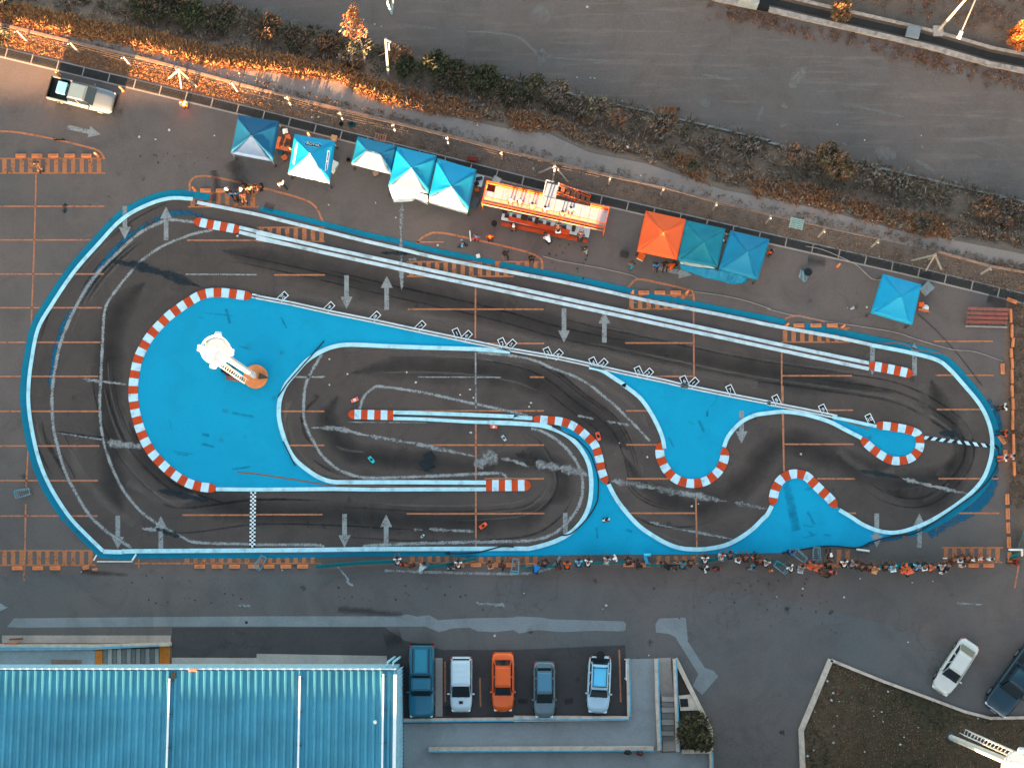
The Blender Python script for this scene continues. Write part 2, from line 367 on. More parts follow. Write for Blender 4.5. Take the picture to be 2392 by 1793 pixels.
LANES = ('B1 1900,500 B2 0,560 600,690 1200,830 2000,1010 B3 400,1180 1100,1330 2000,1520 B4 500,1620 1100,1720 C4 1500,260 1680,450 1650,700 1350,950 1000,900 700,640', 'C2 0,1100 C1 1800,990 1450,830 1150,520 1000,200 B1 940,1500 980,1200 1150,900 1500,650', 'C1 1100,1000 1500,1200 C2 0,1130 700,1140 1500,1180 C3 0,1150 250,1050 370,850 300,600 100,420 C2 1800,380 1000,340', 'B2 620,1560 800,1480 1300,1440 2000,1480 B3 200,1590 C3 500,150 800,380 920,620 1000,900 1250,1050 1600,1040 1900,850 2100,560 C4 150,420 450,480 800,680', 'C2 560,60 380,250 420,480 650,680 1000,730 1700,720 C3 0,700', 'C1 380,250 430,480 600,800 850,1150', 'B1 1500,140 1150,330 800,650 560,1050 420,1500')
for name_, col_, n_, w_, st_ in (('tyre_streaks', rgb(34, 34, 36), 7, .16, .5), ('pale_streaks', rgb(132, 122, 116), 3, .14, .32)):
    mb = MB()
    for s in LANES:
        P_ = wp(s, 0, 8)
        for k in range(n_):
            i0 = rs.randint(0, len(P_) // 2); i1 = min(len(P_), i0 + rs.randint(10, max(12, len(P_) // 2))); L_ = i1 - i0
            if L_ > 4: mb.ribbon(P_[i0:i1], w_ * rs.uniform(.6, 1.8), .0098 if n_ == 7 else .0106, off=rs.uniform(-1.5, 1.5), wf=lambda t: max(.05, min(1, 5 * t, 5 * (1 - t))))
    struct(mb.build(name_, DM(name_, col_, .58, 2.2, strength=st_, soft=.16)))
# ---------------------------------------------------------------- parking markings
mb = MB(); ZL = .015
def H(t, x0, x1, y, wd=.125): mb.ribbon([T(t, x0, y), T(t, x1, y)], wd, ZL)
for t, rows in {'B1': [(0, 900, 118), (0, 900, 407), (0, 895, 700), (0, 880, 990), (0, 865, 1287), (0, 845, 1580), (1610, 2211, 410)],
                'C1': [(0, 850, 222), (0, 855, 520), (0, 845, 818), (0, 840, 1122), (1570, 2211, 1114)],
                'B2': [(150, 585, 708), (1300, 2211, 1003), (1950, 2211, 1295)],
                'C2': [(0, 565, 1110), (205, 580, 222), (270, 580, 515), (1300, 2211, 218), (1460, 2211, 512), (1290, 2211, 1103), (1960, 2211, 801)],
                'B3': [(0, 258, 1003), (30, 262, 1297), (140, 262, 1587), (960, 1550, 1293), (1190, 1550, 1580)],
                'C3': [(0, 262, 218), (0, 262, 512), (0, 262, 802), (0, 265, 1100), (965, 1155, 218), (970, 1240, 510), (970, 1340, 802), (975, 1565, 1098)],
                'B4': [(130, 730, 1575), (1437, 1942, 1278), (1450, 1950, 1570)],
                'C4': [(330, 740, 212), (150, 745, 505), (430, 755, 802), (680, 765, 1098), (1460, 1940, 206), (1475, 1995, 801), (1490, 1998, 1098)]}.items():
    for x0, x1, y in rows: H(t, x0, x1, y)
for s in ('A1 310,1500 B1 308,0 290,600 265,1250', 'C1 245,500 225,870', 'C1 222,1020 215,1420 205,1660', 'B2 1883,780 1880,1255', 'C2 1885,330 1885,1400', 'B3 1548,1010 1552,1590', 'C3 1568,970 1578,1470',
          'B4 125,1290 125,1658 C4 130,0 145,740', 'B2 1370,425 1615,425', 'D2 1920,880 1926,1130', 'D2 1620,740 1622,1090', 'D3 908,640 922,1090', 'D1 212,0 208,45', 'C4 2165,1550 D4 2130,110'):
    mb.ribbon(wp(s), .125, ZL)
for s in ('A1 0,1130 150,1140 450,1195 800,1280 870,1320 900,1370', 'S 443,450 446,422 476,411 562,427 692,460 735,481 755,519', 'B2 1370,445 1420,390 1500,350 1560,345 1700,365 2211,480 B3 150,525 220,560 245,600 245,670',
          'B3 975,830 1010,785 1050,750 1100,745 1200,765 1500,835 1545,870 1552,1010', 'B4 130,1115 180,1075 250,1060 310,1065 500,1110'):
    mb.ribbon(wp(s, 0, 5), .17, ZL)
struct(mb.build('parking_lines', m_or))
mb = MB()
def ladder(t, x0, x1, y0, y1, top=True, bot=True, pitch=74, bw=38):
    x = x0 + 20
    while x + bw < x1: mb.ribbon([T(t, x + bw / 2, y0), T(t, x + bw / 2, y1)], bw * .00923, ZL - .002); x += pitch
    if top: mb.ribbon([T(t, x0, y0), T(t, x1, y0)], .12, ZL - .003)
    if bot: mb.ribbon([T(t, x0, y1), T(t, x1, y1)], .12, ZL - .003)
ladder('A1', 0, 905, 1365, 1490); ladder('B1', 1620, 2225, 0, 122, True); ladder('B2', 0, 585, 300, 420); ladder('B2', 1290, 2211, 595, 720); ladder('B3', 0, 248, 595, 670)
ladder('B3', 975, 1550, 882, 1000); ladder('B4', 115, 712, 1165, 1285); ladder('C1', 0, 825, 1420, 1545); ladder('C1', 1570, 2211, 1478, 1530, False); ladder('C2', 0, 555, 1470, 1530, False)
ladder('C2', 1300, 2211, 1462, 1525, False); ladder('C3', 0, 258, 1462, 1535, False); ladder('C3', 1210, 1590, 1465, 1530, False); ladder('C4', 505, 765, 1410, 1560, False); ladder('C4', 1500, 2030, 1395, 1520)
mb.ribbon(wp('C4 280,1545 600,1550'), .3, ZL); mb.ribbon(wp('C1 1195,1480 1195,1570'), .1, ZL); mb.ribbon(wp('C1 1160,1530 1560,1530'), .13, ZL + .001)
struct(mb.build('hatched_marking', m_orD))
def arrow(a, b, k=1.0):
    a, b = Vector(a), Vector(b); d = (b - a); L = d.length; d.normalize(); n = Vector((-d.y, d.x, 0)); hl = .98 * k; sw = .185 * k; hw = .48 * k
    q = b - d * hl; m = MB(); z = Vector((0, 0, .021))
    m.add([p + z for p in (a - n * sw, q - n * sw, q + n * sw, a + n * sw, q - n * hw, b, q + n * hw)], [(0, 1, 2, 3), (4, 5, 6)])
    struct(m.build('arrow_marking', m_wa))
for t, x, y0, y1, d in (('B1', 1075, 115, 400, 1), ('B1', 1430, 120, 410, 0), ('B2', 772, 710, 1000, 1), ('B2', 1118, 715, 1008, 0), ('B3', 433, 995, 1290, 1), ('B3', 780, 1020, 1290, 0), ('C1', 1015, 1120, 1410, 1),
                        ('C1', 1385, 1120, 1405, 0), ('C2', 755, 1105, 1395, 1), ('C2', 1113, 1110, 1392, 0), ('C4', 943, 1100, 1395, 1), ('C4', 1310, 1100, 1395, 0), ('B4', 905, 1290, 1570, 1), ('B4', 1268, 1290, 1575, 0), ('C3', 1960, 220, 500, 1)):
    a, b = T(t, x, y0), T(t, x, y1)
    arrow(a, b) if d else arrow(b, a)
arrow(T('A1', 583, 1095), T('A1', 868, 1158)); arrow(T('B3', 1240, 645), T('B3', 1532, 710)); arrow(T('D1', -230, 270), T('D1', 70, 275))
mb = MB(); mb.ribbon([T('C3', 443, 1095), T('C3', 445, 1290)], .36, .021); struct(mb.build('arrow_marking', m_wa))
# worn white guide lines
mb = MB()
for s, wd in (('B1 1670,255 1500,235 1400,250 1200,350 1000,530 850,680 720,860 620,1050 530,1270 480,1480 455,1658 C1 448,150 460,350 500,540 560,740 650,920 760,1100 900,1240 1130,1395', .34),
              ('B1 1830,320 1650,360 1400,460 1200,600 1080,740 950,910 900,1030 885,1250 868,1600 C1 860,200 880,420 940,640 1050,880 1200,1070 1340,1180 1560,1300 1700,1350 2160,1365 C2 0,1370 480,1370 580,1385', .3),
              ('B2 560,1390 470,1540 420,1658 C2 405,130 410,300 470,450 560,600 700,720 880,785 1100,795 1700,770 2000,755 2120,760 2150,800', .32),
              ('C2 885,200 920,100 1000,25 1080,10 1400,55 1700,120 2211,230 C3 120,260', .3), ('B2 1900,1375 2211,1405 B3 200,1450 330,1510 500,1570 650,1650 C3 760,80 870,170 950,250 1010,310 1100,400 1170,480', .28),
              ('C3 150,370 260,400 400,490 500,600 570,720 595,850 580,980 530,1090 450,1190 350,1270 200,1325 0,1340 C2 1500,1355 1000,1375 910,1385', .34),
              ('C2 690,1550 780,1658 D2 780,60 830,90', .25), ('C2 1100,1590 1500,1605 2211,1620 C3 200,1600 330,1560 400,1470', .3), ('B2 1883,1370 1883,1658 C2 1885,0 1885,200', .17), ('B1 1600,702 2211,706', .15), ('B2 1390,1586 2100,1588', .13),
              ('B2 300,1585 590,1585', .22), ('B3 1000,940 1060,945', .1)):
    mb.ribbon(wp(s, 0, 6), wd, .0235)
struct(mb.build('guide_lines', m_ww))
mb = MB()
for s, wd in (('C2 430,360 700,375 950,430 1300,490 1600,550 1880,610', .5), ('C2 2100,630 2211,650 C3 130,700', .42), ('C3 180,670 400,710 640,770', .95), ('C3 830,820 1100,860 1400,920 1850,1000', .75), ('C3 1150,1170 1450,1240 1880,1320', .35),
              ('C3 1900,1010 2180,1060', .5), ('B2 1250,90 1240,400 1250,850', .5), ('C1 480,400 700,440 910,470', .22), ('C1 920,495 1240,530', .8), ('C4 1160,800 1400,860 1740,935', .45), ('B1 710,1605 1100,1650', .35), ('C2 1480,1235 1880,1255', .42),
              ('C2 1350,1240 1430,1240', .35), ('C3 550,260 690,285', .35), ('C3 800,310 1000,340', .4), ('C2 1870,690 2070,590', 1.7), ('C1 1220,1235 1350,1240', .4), ('D1 2040,260 2160,265', .4), ('D2 1880,240 2150,255', .5), ('D4 1630,240 1860,250', .3),
              ('B1 1110,620 1160,660', .3), ('C2 780,315 1500,320', .12), ('C3 840,960 1000,1080', .2), ('B2 1300,575 1380,575', .3)):
    ph = random.uniform(0, 9); mb.ribbon(wp(s, 0, 9), wd, .026, wf=lambda t: min(1, .25 + 8 * t, .25 + 8 * (1 - t)) * (.8 + .22 * math.sin(t * 23 + ph) + .18 * math.sin(t * 61 + ph * 2) + .12 * math.sin(t * 11)))
struct(mb.build('cement_patches', m_patch))
mb = MB()
for s, wd in (('B1 950,590 1300,660 1750,820', .9), ('C1 1340,1230 1560,1300', .6), ('C2 1500,560 1450,740', 1.3), ('B3 1290,1400 1340,1410', .2), ('C4 1480,410 1650,420', .75), ('C1 1350,900 1800,990', .6), ('C4 780,730 1150,790', .5), ('B1 560,90 560,180', .6),
              ('C1 450,395 920,450', .16), ('B2 1060,520 1480,520', .5)):
    ph = random.uniform(0, 9); mb.ribbon(wp(s, 0, 9), wd, .028, wf=lambda t: min(1, .1 + 5 * t, .1 + 5 * (1 - t)) * (.8 + .25 * math.sin(t * 17 + ph) + .15 * math.sin(t * 47 + ph)))
struct(mb.build('tar_patches', m_tar))
mb = MB()
for s, wd in (('S 545,375 556,400 562,440', 2.2), ('S 500,398 506,430 500,470', .9), ('S 618,480 640,487', 1.0), ('B4 1900,900 2060,950', 1.6), ('B4 350,580 500,600', 1.2), ('C2 1500,560 1450,740', 1.6), ('D2 1100,560 1240,520', 1.8), ('D3 120,1080 40,1080', .7), ('D3 440,1080 510,1080', .8), ('D2 700,290 1250,340', .8), ('C1 700,1600 1100,1630', .6), ('D2 1640,1120 1640,1200', 1.2)):
    mb.ribbon(wp(s, 0, 6), wd, .0235)
struct(mb.build('damp_stains', DM('damp_asphalt', rgb(46, 43, 43), .66, 1.6, strength=.5, soft=.2, ew=.4)))
mb = MB()
for _ in range(130):
    q = rs.choice((('D4', 0, 700, 20, 520), ('D3', 1300, 2211, 0, 380), ('C2', 850, 980, 1100, 1380), ('D2', 700, 2100, 40, 300), ('B3', 300, 620, 300, 760), ('D1', 1000, 2211, 0, 260), ('A1', 1200, 1800, 1300, 1450))); c = T(q[0], rs.uniform(q[1], q[2]), rs.uniform(q[3], q[4]), .0245); r_ = rs.uniform(.03, .11); n_ = 7
    mb.add([c + Vector((math.cos(j * .9) * r_ * rs.uniform(.5, 1.3), math.sin(j * .9) * r_ * rs.uniform(.5, 1.3), 0)) for j in range(n_)], [tuple(range(n_))])
struct(mb.build('oil_stains', M('oil', rgb(62, 58, 57), .8)))
# faint worn marks on the dirt field
mb = MB()
for s, wd in (('A2 1200,210 1550,250', .5), ('A2 1680,265 2211,310 A3 300,490 1050,530', .35), ('A3 1600,640 1900,690', .45), ('A4 640,910 880,940 1200,1015', .4), ('A4 1020,800 1200,850', .25), ('A3 250,420 230,580', 1.0), ('A3 1600,880 1690,890', 1.0), ('A4 120,890 170,930', .5), ('A4 110,1090 180,1070', .5),
              ('A4 330,560 200,760', 1.2), ('A4 1900,650 2211,760', 1.6), ('A4 1560,580 1760,650', 1.5), ('A4 930,1300 1110,1340', 1.4), ('A4 1270,1370 1450,1480', .5), ('A4 1330,1240 1340,1280', .4), ('A4 640,1235 690,1245', .4), ('A3 200,50 280,200', 2.2), ('A4 1860,1220 2080,1260', .3), ('A3 2100,1050 2150,910', .6), ('A2 0,90 400,250', 2.0)):
    mb.ribbon(wp(s, FZ, 8), wd, FZ + .008, wf=lambda t: max(.05, math.sin(math.pi * t)) ** .55 * (1 + .2 * math.sin(t * 31)))
struct(mb.build('field_marks', DM('field_dust', rgb(150, 142, 136), .6, 4.0, strength=.5, soft=.16)))
# ---------------------------------------------------------------- blue infield paint
sheet('infield_paint', m_blue, 'B1 2170,890 2080,880 1960,865 1850,860 1740,880 1650,925 1550,990 1450,1065 1370,1145 1300,1225 1240,1320 1190,1430 1165,1540 1150,1640 C1 1150,100 1170,220 1195,340 1240,460 1310,580 1400,680 1490,760 1600,830 1700,860 1800,875 1900,890 2211,895 C2 660,890 700,850 640,835 520,790 420,720 330,640 270,540 225,420 195,300 190,200 200,100 235,0 B2 330,1560 420,1450 520,1380 650,1325 800,1305 1100,1320 1500,1335 1900,1345 2211,1360 1900,1290 1600,1225 1300,1165 1000,1100 650,1030 300,950 0,895', .018)
sheet('infield_paint', m_blue, 'B3 700,1508 1000,1570 1300,1630 1500,1680 C3 1800,75 2211,160 C4 150,190 130,228 0,245 C3 2200,240 2080,255 1980,300 1900,370 1840,450 1815,520 1810,620 1790,680 1750,745 1680,805 1600,835 1520,840 1430,820 1360,780 1310,720 1280,660 1258,600 1295,520 1280,450 1240,350 1170,220 1080,100 950,0 B3 870,1600', .018)
sheet('infield_paint', m_blue, 'C4 560,300 600,275 930,345 1080,350 1180,370 1270,385 1300,420 1312,490 1290,570 1230,625 1150,650 1050,640 980,595 900,540 840,480 700,390', .018)
sheet('infield_paint', m_blue, 'C3 0,1405 140,1400 300,1360 430,1305 520,1240 590,1160 640,1060 662,960 668,850 660,740 640,660 600,580 540,500 460,430 380,330 470,320 560,370 640,440 690,490 715,540 745,640 770,760 800,830 820,860 880,970 960,1080 1070,1200 1180,1280 1300,1350 1420,1395 1560,1410 1700,1400 1830,1370 1950,1310 2060,1230 2150,1130 2200,1050 C4 45,1020 50,990 60,900 90,840 170,785 260,760 340,770 400,810 470,900 540,970 600,1040 720,1130 830,1200 960,1250 1080,1265 1100,1290 900,1345 780,1395 440,1385 150,1440 0,1442 C3 1200,1455 0,1462 C2 1650,1460 1650,1405', .018)
mb = MB()   # painted band outside the border
mb.ribbon(wp('C1 600,1130 450,900 350,680 290,450 250,200 B1 247,1640 275,1430 330,1170 450,960 640,680 850,440 1050,230 1260,110 1460,50 1640,55 1800,80', 0, 5), .58, .018, off=.38)
mb.ribbon(wp('B2 20,175 300,240 600,315 900,390 1200,455 1500,530 1800,590 2040,640', 0, 3), .42, .018, off=.16 + .2)
mb.ribbon(wp('B2 2090,650 2211,675 B3 400,750 800,835 1050,893', 0, 3), .46, .018, off=.34)
mb.ribbon(wp('B3 1120,905 1200,925 1600,1000 2000,1080 B4 0,1115 150,1150', 0, 3), .44, .018, off=.32)
mb.ribbon(wp('B4 320,1190 600,1240 900,1300 1200,1365 1450,1430 1560,1505 1680,1635 C4 1820,150 1895,290 1930,420 1940,540 1920,640 1870,780 1780,900 1650,1010 1500,1110 1350,1190 1200,1245', 0, 5), .5, .018, off=.4)
mb.ribbon(wp('C1 600,1130 750,1290 890,1425 1050,1432 1170,1425 2211,1420 C2 600,1412 1200,1405 1660,1403', 0, 1), .4, .018, off=-.4)
mb.ribbon(wp('C2 1700,1450 2211,1440 C3 300,1440', 0, 1), .55, .0155)
struct(mb.build('edge_paint', m_blueD))
mb = MB()
mb.ribbon(wp('B1 1750,190 1500,175 1350,230 1100,380 930,560 800,740 680,930 560,1120 480,1350 430,1658', 0, 5), .55, .0125)
mb.ribbon(wp('C4 1960,780 1900,930 1750,1080 1560,1180 1390,1280', 0, 5), 1.1, .0145); mb.ribbon(wp('C4 1900,120 1990,300 1990,560 1960,800', 0, 5), .7, .0145); mb.ribbon(wp('C4 800,1390 950,1340 1160,1300', 0, 3), .5, .0145)
struct(mb.build('paint_overspray', m_blueW))
mb = MB()
for s, wd in (('B1 1750,1030 2000,1060', .12), ('B1 2060,1320 2160,1350', .2), ('C1 2000,235 2180,270', .25), ('C1 1500,570 1660,590', .12), ('C1 1740,420 1800,430', .3), ('C3 1750,90 1730,150 1680,190 1660,270', .08), ('C3 1590,300 1640,400', .3), ('C4 150,760 250,1250', .8), ('C3 970,1240 1020,1260', .3), ('C1 2000,720 2150,700', .2)):
    mb.ribbon(wp(s, 0, 3), wd, .0215)
for _ in range(20):
    t_, x0_, x1_, y0_, y1_ = rs.choice((('B1', 1450, 2150, 1000, 1600), ('C1', 1300, 2150, 50, 800), ('B2', 30, 500, 980, 1250), ('C3', 1250, 1800, 120, 700), ('C3', 500, 760, 1150, 1400), ('C4', 150, 600, 880, 1350)))
    c_ = (rs.uniform(x0_, x1_), rs.uniform(y0_, y1_)); a_ = rs.uniform(-.5, .5) + (0 if rs.random() < .7 else 1.2); l_ = rs.uniform(30, 130)
    mb.ribbon([T(t_, c_[0] + math.cos(a_) * l_ * q, c_[1] + math.sin(a_) * l_ * q + 6 * math.sin(q * 4)) for q in (-.5, -.2, .2, .5)], rs.uniform(.05, .3), .0215)
struct(mb.build('paint_stains', DM('blue_stain', rgb(4, 84, 116), .5, 3.0, strength=.38, soft=.16)))
# checkered start line and striped finish line
def checker(a, b, cols, sq, name, skew=0.0):
    d = (b - a); L = d.length; d.normalize(); n = Vector((-d.y, d.x, 0)); m = MB(); rows = int(L / sq)
    for i in range(rows):
        for j in range(cols):
            p = a + d * (i * sq) + n * ((j - cols / 2) * sq); p.z = .03
            m.add([p, p + d * sq, p + d * sq + n * sq, p + n * sq], [(0, 1, 2, 3)], (i + j) % 2)
    struct(m.build(name, [m_signw, m_blk]))
checker(T('C1', 2180, 915), T('C1', 2172, 1400), 3, .155, 'start_line')
m = MB(); a, b = T('C4', 1348, 448, .03), T('C4', 1992, 530, .03); d = (b - a); n_ = 18; u = d / n_; nn = Vector((-d.y, d.x, 0)).normalized() * .14
for i in range(n_):
    sgn = 1 if i < 8 else -1
    m.add([a + u * i - nn - u * .35 * sgn, a + u * (i + 1) - nn - u * .35 * sgn, a + u * (i + 1) + nn + u * .35 * sgn, a + u * i + nn + u * .35 * sgn], [(0, 1, 2, 3)], i % 2)
struct(m.build('finish_line', [m_kw, m_blk]))
# starting-grid boxes with their numbers
def gridbox(t, x, y, ang, txt):
    c = T(t, x, y, .03); X = Matrix.Translation(c) @ Matrix.Rotation(ang, 4, 'Z'); m = MB(); L, W, b = .88, .46, .06
    for cx, cy, dx, dy in ((0, W / 2, L, b), (0, -W / 2, L, b), (L / 2 - b / 2, 0, b, W - b)):
        m.add([X @ Vector((cx + i * dx / 2, cy + j * dy / 2, .002)) for i, j in ((-1, -1), (1, -1), (1, 1), (-1, 1))], [(0, 1, 2, 3)])
    m.add([X @ Vector((i * L / 2, j * W / 2, -.003)) for i, j in ((-1, -1), (1, -1), (1, 1), (-1, 1))], [(0, 1, 2, 3)], 1)
    struct(m.build('grid_box', [m_signw, m_blk]))
    o = text_mesh(txt, .44, m_signw, 'grid_number', None, Matrix.Translation(c + Vector((0, 0, .006))) @ Matrix.Rotation(ang + math.pi / 2 + (math.pi), 4, 'Z'), 0.0015); struct(o)
for i, (t, x, y) in enumerate((('B2', 222, 897), ('B2', 622, 985), ('B2', 1018, 1066), ('B2', 1407, 1147), ('B2', 1806, 1231), ('B2', 2188, 1307), ('B3', 378, 1392), ('B3', 764, 1472), ('B3', 1155, 1556), ('B3', 1547, 1635))):
    gridbox(t, x, y, img_ang(62, -60), str(10 - i))
for i, (t, x, y) in enumerate((('B2', 1722, 1212), ('B2', 2114, 1296), ('B3', 294, 1376), ('B3', 687, 1462), ('B3', 1078, 1540), ('B3', 1470, 1622), ('C3', 1866, 42), ('C4', 82, 128), ('C4', 484, 210), ('C4', 884, 292))):
    gridbox(t, x, y, img_ang(-35, -75), str(1 + i))
MATW = M('chalky_border_paint', rgb(188, 208, 216), .7, var=.16, scale=1.4, dirt=.6)
# ---------------------------------------------------------------- track borders and kerbs
def border(s, wd, label, sm=5, h=.09, mat=None, z=.018, off=0.0):
    mb = MB(); mb.ribbon(wp(s, z, sm), wd, None, h, off=off)
    return tag(mb.build('track_border', mat or m_wh, None), label, 'track border')
border('C1 890,1425 750,1290 600,1130 450,900 350,680 290,450 250,200 B1 248,1658 275,1430 330,1170 450,960 640,680 850,440 1050,230 1260,110 1460,50 1660,55', .28, 'low pale blue border curving round the far left end of the track')
border('B1 1700,85 1900,125 2211,188 B2 300,262 600,335 900,410 1200,478 1500,550 1800,612 2211,690 B3 400,765 800,850 1200,940 1600,1015 2000,1095 B4 0,1135 300,1190 600,1245 900,1310', .26, 'long straight white border beside the tents along the top of the track', 3, mat=MATW)
border('B4 900,1312 1200,1370 1450,1435 1560,1510 1680,1640 C4 1820,150 1895,290 1930,420 1935,540 1920,640 1870,780 1780,900 1650,1010 1500,1110 1350,1190 1200,1245 1080,1265 960,1250 830,1200 720,1130 620,1070', .3, 'low pale blue border curving round the far right end of the track')
border('C4 40,1035 0,1110 C3 2140,1150 2060,1230 1950,1310 1830,1370 1700,1400 1560,1410 1420,1395 1300,1350 1180,1280 1070,1200 960,1080 880,970 815,850', .33, 'curved pale blue border below the bulb shaped infield, between two kerbs')
border('C1 890,1428 1050,1432 1170,1425 2211,1418 C2 600,1412 1200,1406 2211,1403 C3 140,1400 300,1360 430,1305 520,1240 590,1160 640,1060 662,960 668,850 660,740 640,660 600,580 540,500 460,430 360,380 240,345 100,332 0,326 C2 2000,318', .34, 'long pale blue border running along the bottom of the track and up round the hairpin', 4)
border('C2 1175,232 1500,240 2211,268 C3 0,272 160,282', .30, 'upper pale border strip behind the kerb block in the middle of the hairpin', 2)
border('C2 1175,285 1420,290 1800,312 2000,318', .26, 'short lower pale border strip next to the rounded kerb block in the hairpin', 2)
border('C1 1860,892 2211,895 C2 300,893 660,890 1000,895 1972,892', .30, 'straight white border along the bottom edge of the large blue infield', 1)
border('C2 1972,835 1300,832 800,832 640,826 520,782 420,715 330,635 270,540 225,420 195,300 190,200 205,100 B2 252,1650 330,1555 420,1455 520,1385 650,1328 800,1308 1100,1320 1500,1335 1900,1347 2180,1368', .33, 'pale blue border curving along the right side of the large blue infield', 4)
border('B1 2170,888 2211,893 B2 0,898 300,955 650,1033 1000,1103 1300,1168 1600,1230 1900,1293 2211,1356 B3 400,1425 700,1492 1000,1560 1300,1622 1500,1672 C3 1440,-2 1800,72 2211,152 C4 0,152 300,208 600,272', .13, 'thin long white border line in front of the numbered grid boxes', 2, mat=m_wh2, off=.11)
border('B1 2170,888 2211,893 B2 0,898 300,955 650,1033 1000,1103 1300,1168 1600,1230 1900,1293 2211,1356 B3 400,1425 700,1492 1000,1560 1300,1622 1500,1672 C3 1440,-2 1800,72 2211,152 C4 0,152 300,208 560,262', .11, 'thin long white border line along the upper edge of the blue infields', 2, mat=m_wh2, off=-.11)
border('B3 650,1500 760,1530 870,1600 960,1658 C3 950,0 1080,100 1170,220 1240,350 1280,450 1297,545', .31, 'pale blue border down the left side of the bulb shaped blue infield')
border('C3 1810,530 1840,450 1900,370 1980,300 2080,255 C4 -10,240 130,226 260,237 400,268 550,318 680,385 812,452', .31, 'pale blue border arching from the bulb shaped infield to the teardrop shaped one')
border('C4 560,272 700,300 850,332 940,352', .24, 'short pale border strip on top of the teardrop shaped infield by grid box ten', 2)
border('B1 2060,300 2211,335 B2 0,342 300,408 600,475 1000,560 1500,670 2211,818 B3 500,925 1000,1030 1500,1137 2211,1290 B4 400,1368 875,1466', .27, 'upper strip of the long double barrier in the middle of the top straight', 1, .1, MATW)
border('B1 2060,340 2211,378 B2 0,388 300,455 600,522 1000,608 1500,718 2211,866 B3 500,972 1000,1078 1500,1186 2211,1338 B4 400,1418 875,1516', .27, 'lower strip of the long double barrier in the middle of the top straight', 1, .1, MATW)
mb = MB(); mb.ribbon(wp('B1 2070,322 2211,356 B2 0,365 300,431 600,498 1000,584 1500,694 2211,842 B3 500,948 1000,1054 1500,1161 2211,1314 B4 400,1393 870,1490'), .2, .028)
mb.ribbon(wp('B1 2175,890 B2 0,898 300,955 650,1033 1000,1103 1300,1168 1600,1230 1900,1293 2211,1356 B3 400,1425 700,1492 1000,1560 1300,1622 1500,1672 C3 1440,-2 1800,72 2211,152 C4 0,152 300,208 600,285 880,375'), .11, .028)
mb.ribbon(wp('C2 1420,270 1740,285 2060,303 2211,300 C3 160,300'), .1, .028); mb.ribbon(wp('C1 2040,745 C2 0,760 330,810 640,862 980,862 1310,872 1640,872 1960,868'), .12, .028)
mb.ribbon(wp('C2 100,1438 800,1432 1620,1420'), .12, .021); mb.ribbon(wp('B1 1650,90 1800,105 1960,120'), .12, .021); mb.ribbon(wp('B4 860,1290 1000,1300 1100,1290 1180,1305 1290,1350 1500,1385 1560,1405', 0, 3), .1, .021)
struct(mb.build('joint_lines', m_gap))
def kerb(s, wd, n, label, first=0, sm=6, ends=(0, 0), z=.018, h=.075):
    p = wp(s, z, sm); L = [0]
    for a, b in zip(p, p[1:]): L.append(L[-1] + (b - a).length)
    tot = L[-1]
    def at(u):
        u = min(max(u, 0), tot)
        for i in range(len(p) - 1):
            if u <= L[i + 1] or i == len(p) - 2: return p[i].lerp(p[i + 1], (u - L[i]) / max(1e-6, L[i + 1] - L[i]))
    mb = MB()
    for i in range(n):
        a, b = tot * i / n, tot * (i + 1) / n; q = [at(a + (b - a) * k / 4) for k in range(5)]
        wf = None
        if i == 0 and ends[0]: wf = lambda t: math.sqrt(max(.02, 1 - (1 - t) ** 2))
        if i == n - 1 and ends[1]: wf = lambda t: math.sqrt(max(.02, 1 - t * t))
        mb.ribbon(q, wd, None, h, (i + first) % 2, wf=wf)
    return tag(mb.build('kerb', [m_red, m_kw]), label, 'kerb')
kerb('B1 2170,892 2080,882 1960,865 1850,860 1740,878 1650,925 1550,990 1450,1065 1370,1145 1300,1225 1240,1320 1190,1430 1165,1540 1150,1640 C1 1148,100 1165,220 1195,340 1240,460 1310,580 1400,680 1490,760 1600,830 1700,865 1800,880 1865,888', .74, 41, 'long red and white striped kerb round the left of the large blue infield', 0, 6, (1, 1))
kerb('B1 1668,240 1750,262 1850,280 1950,298 2070,322', .72, 7, 'red and white kerb block at the left end of the long double barrier', 0, 2, (1, 1))
kerb('B4 872,1485 960,1500 1070,1520 1180,1545 1255,1562', .74, 7, 'red and white kerb block at the right end of the long double barrier', 0, 2, (1, 1))
kerb('C2 785,248 900,250 1050,254 1180,256', .76, 7, 'red and white kerb block with rounded left end in the middle hairpin', 0, 2, (1, 0))
kerb('C2 1970,860 2100,860 2211,860 C3 30,860 148,858', .88, 7, 'red and white kerb block ending the barrier inside the lower hairpin', 0, 2, (0, 1))
kerb('C3 165,285 270,298 370,305 460,325 550,372 625,435 680,490 712,545 738,640 758,740 800,845', .66, 15, 'curved red and white kerb on the right shoulder of the hairpin', 0, 6, (1, 1))
kerb('C3 1262,490 1258,590 1280,660 1315,725 1370,785 1440,825 1520,842 1600,838 1680,808 1750,750 1795,680 1815,610 1812,535', .7, 15, 'rounded red and white kerb under the bulb shaped blue infield', 0, 6, (1, 1))
kerb('C4 930,340 1000,346 1080,356 1180,374 1260,398 1305,430 1316,500 1300,560 1240,622 1150,648 1060,640 980,598 900,540 835,480 812,450', .66, 17, 'red and white kerb wrapped round the small teardrop infield', 0, 6, (1, 1))
kerb('C4 50,1030 52,970 75,880 120,810 190,768 265,762 335,780 395,835 470,910 540,975 595,1050', .72, 13, 'arched red and white kerb on the lower blue area beside the spectators', 0, 6, (1, 1))
m_hose = M('black_hose', rgb(22, 30, 34), .5)
def hose(s, r, label, sm=5, mat=None, z=.13, name='hose', cat='hose'):
    mb = MB(); mb.tube(wp(s, z, sm), r, 6); return tag(mb.build(name, mat or m_hose), label, cat)
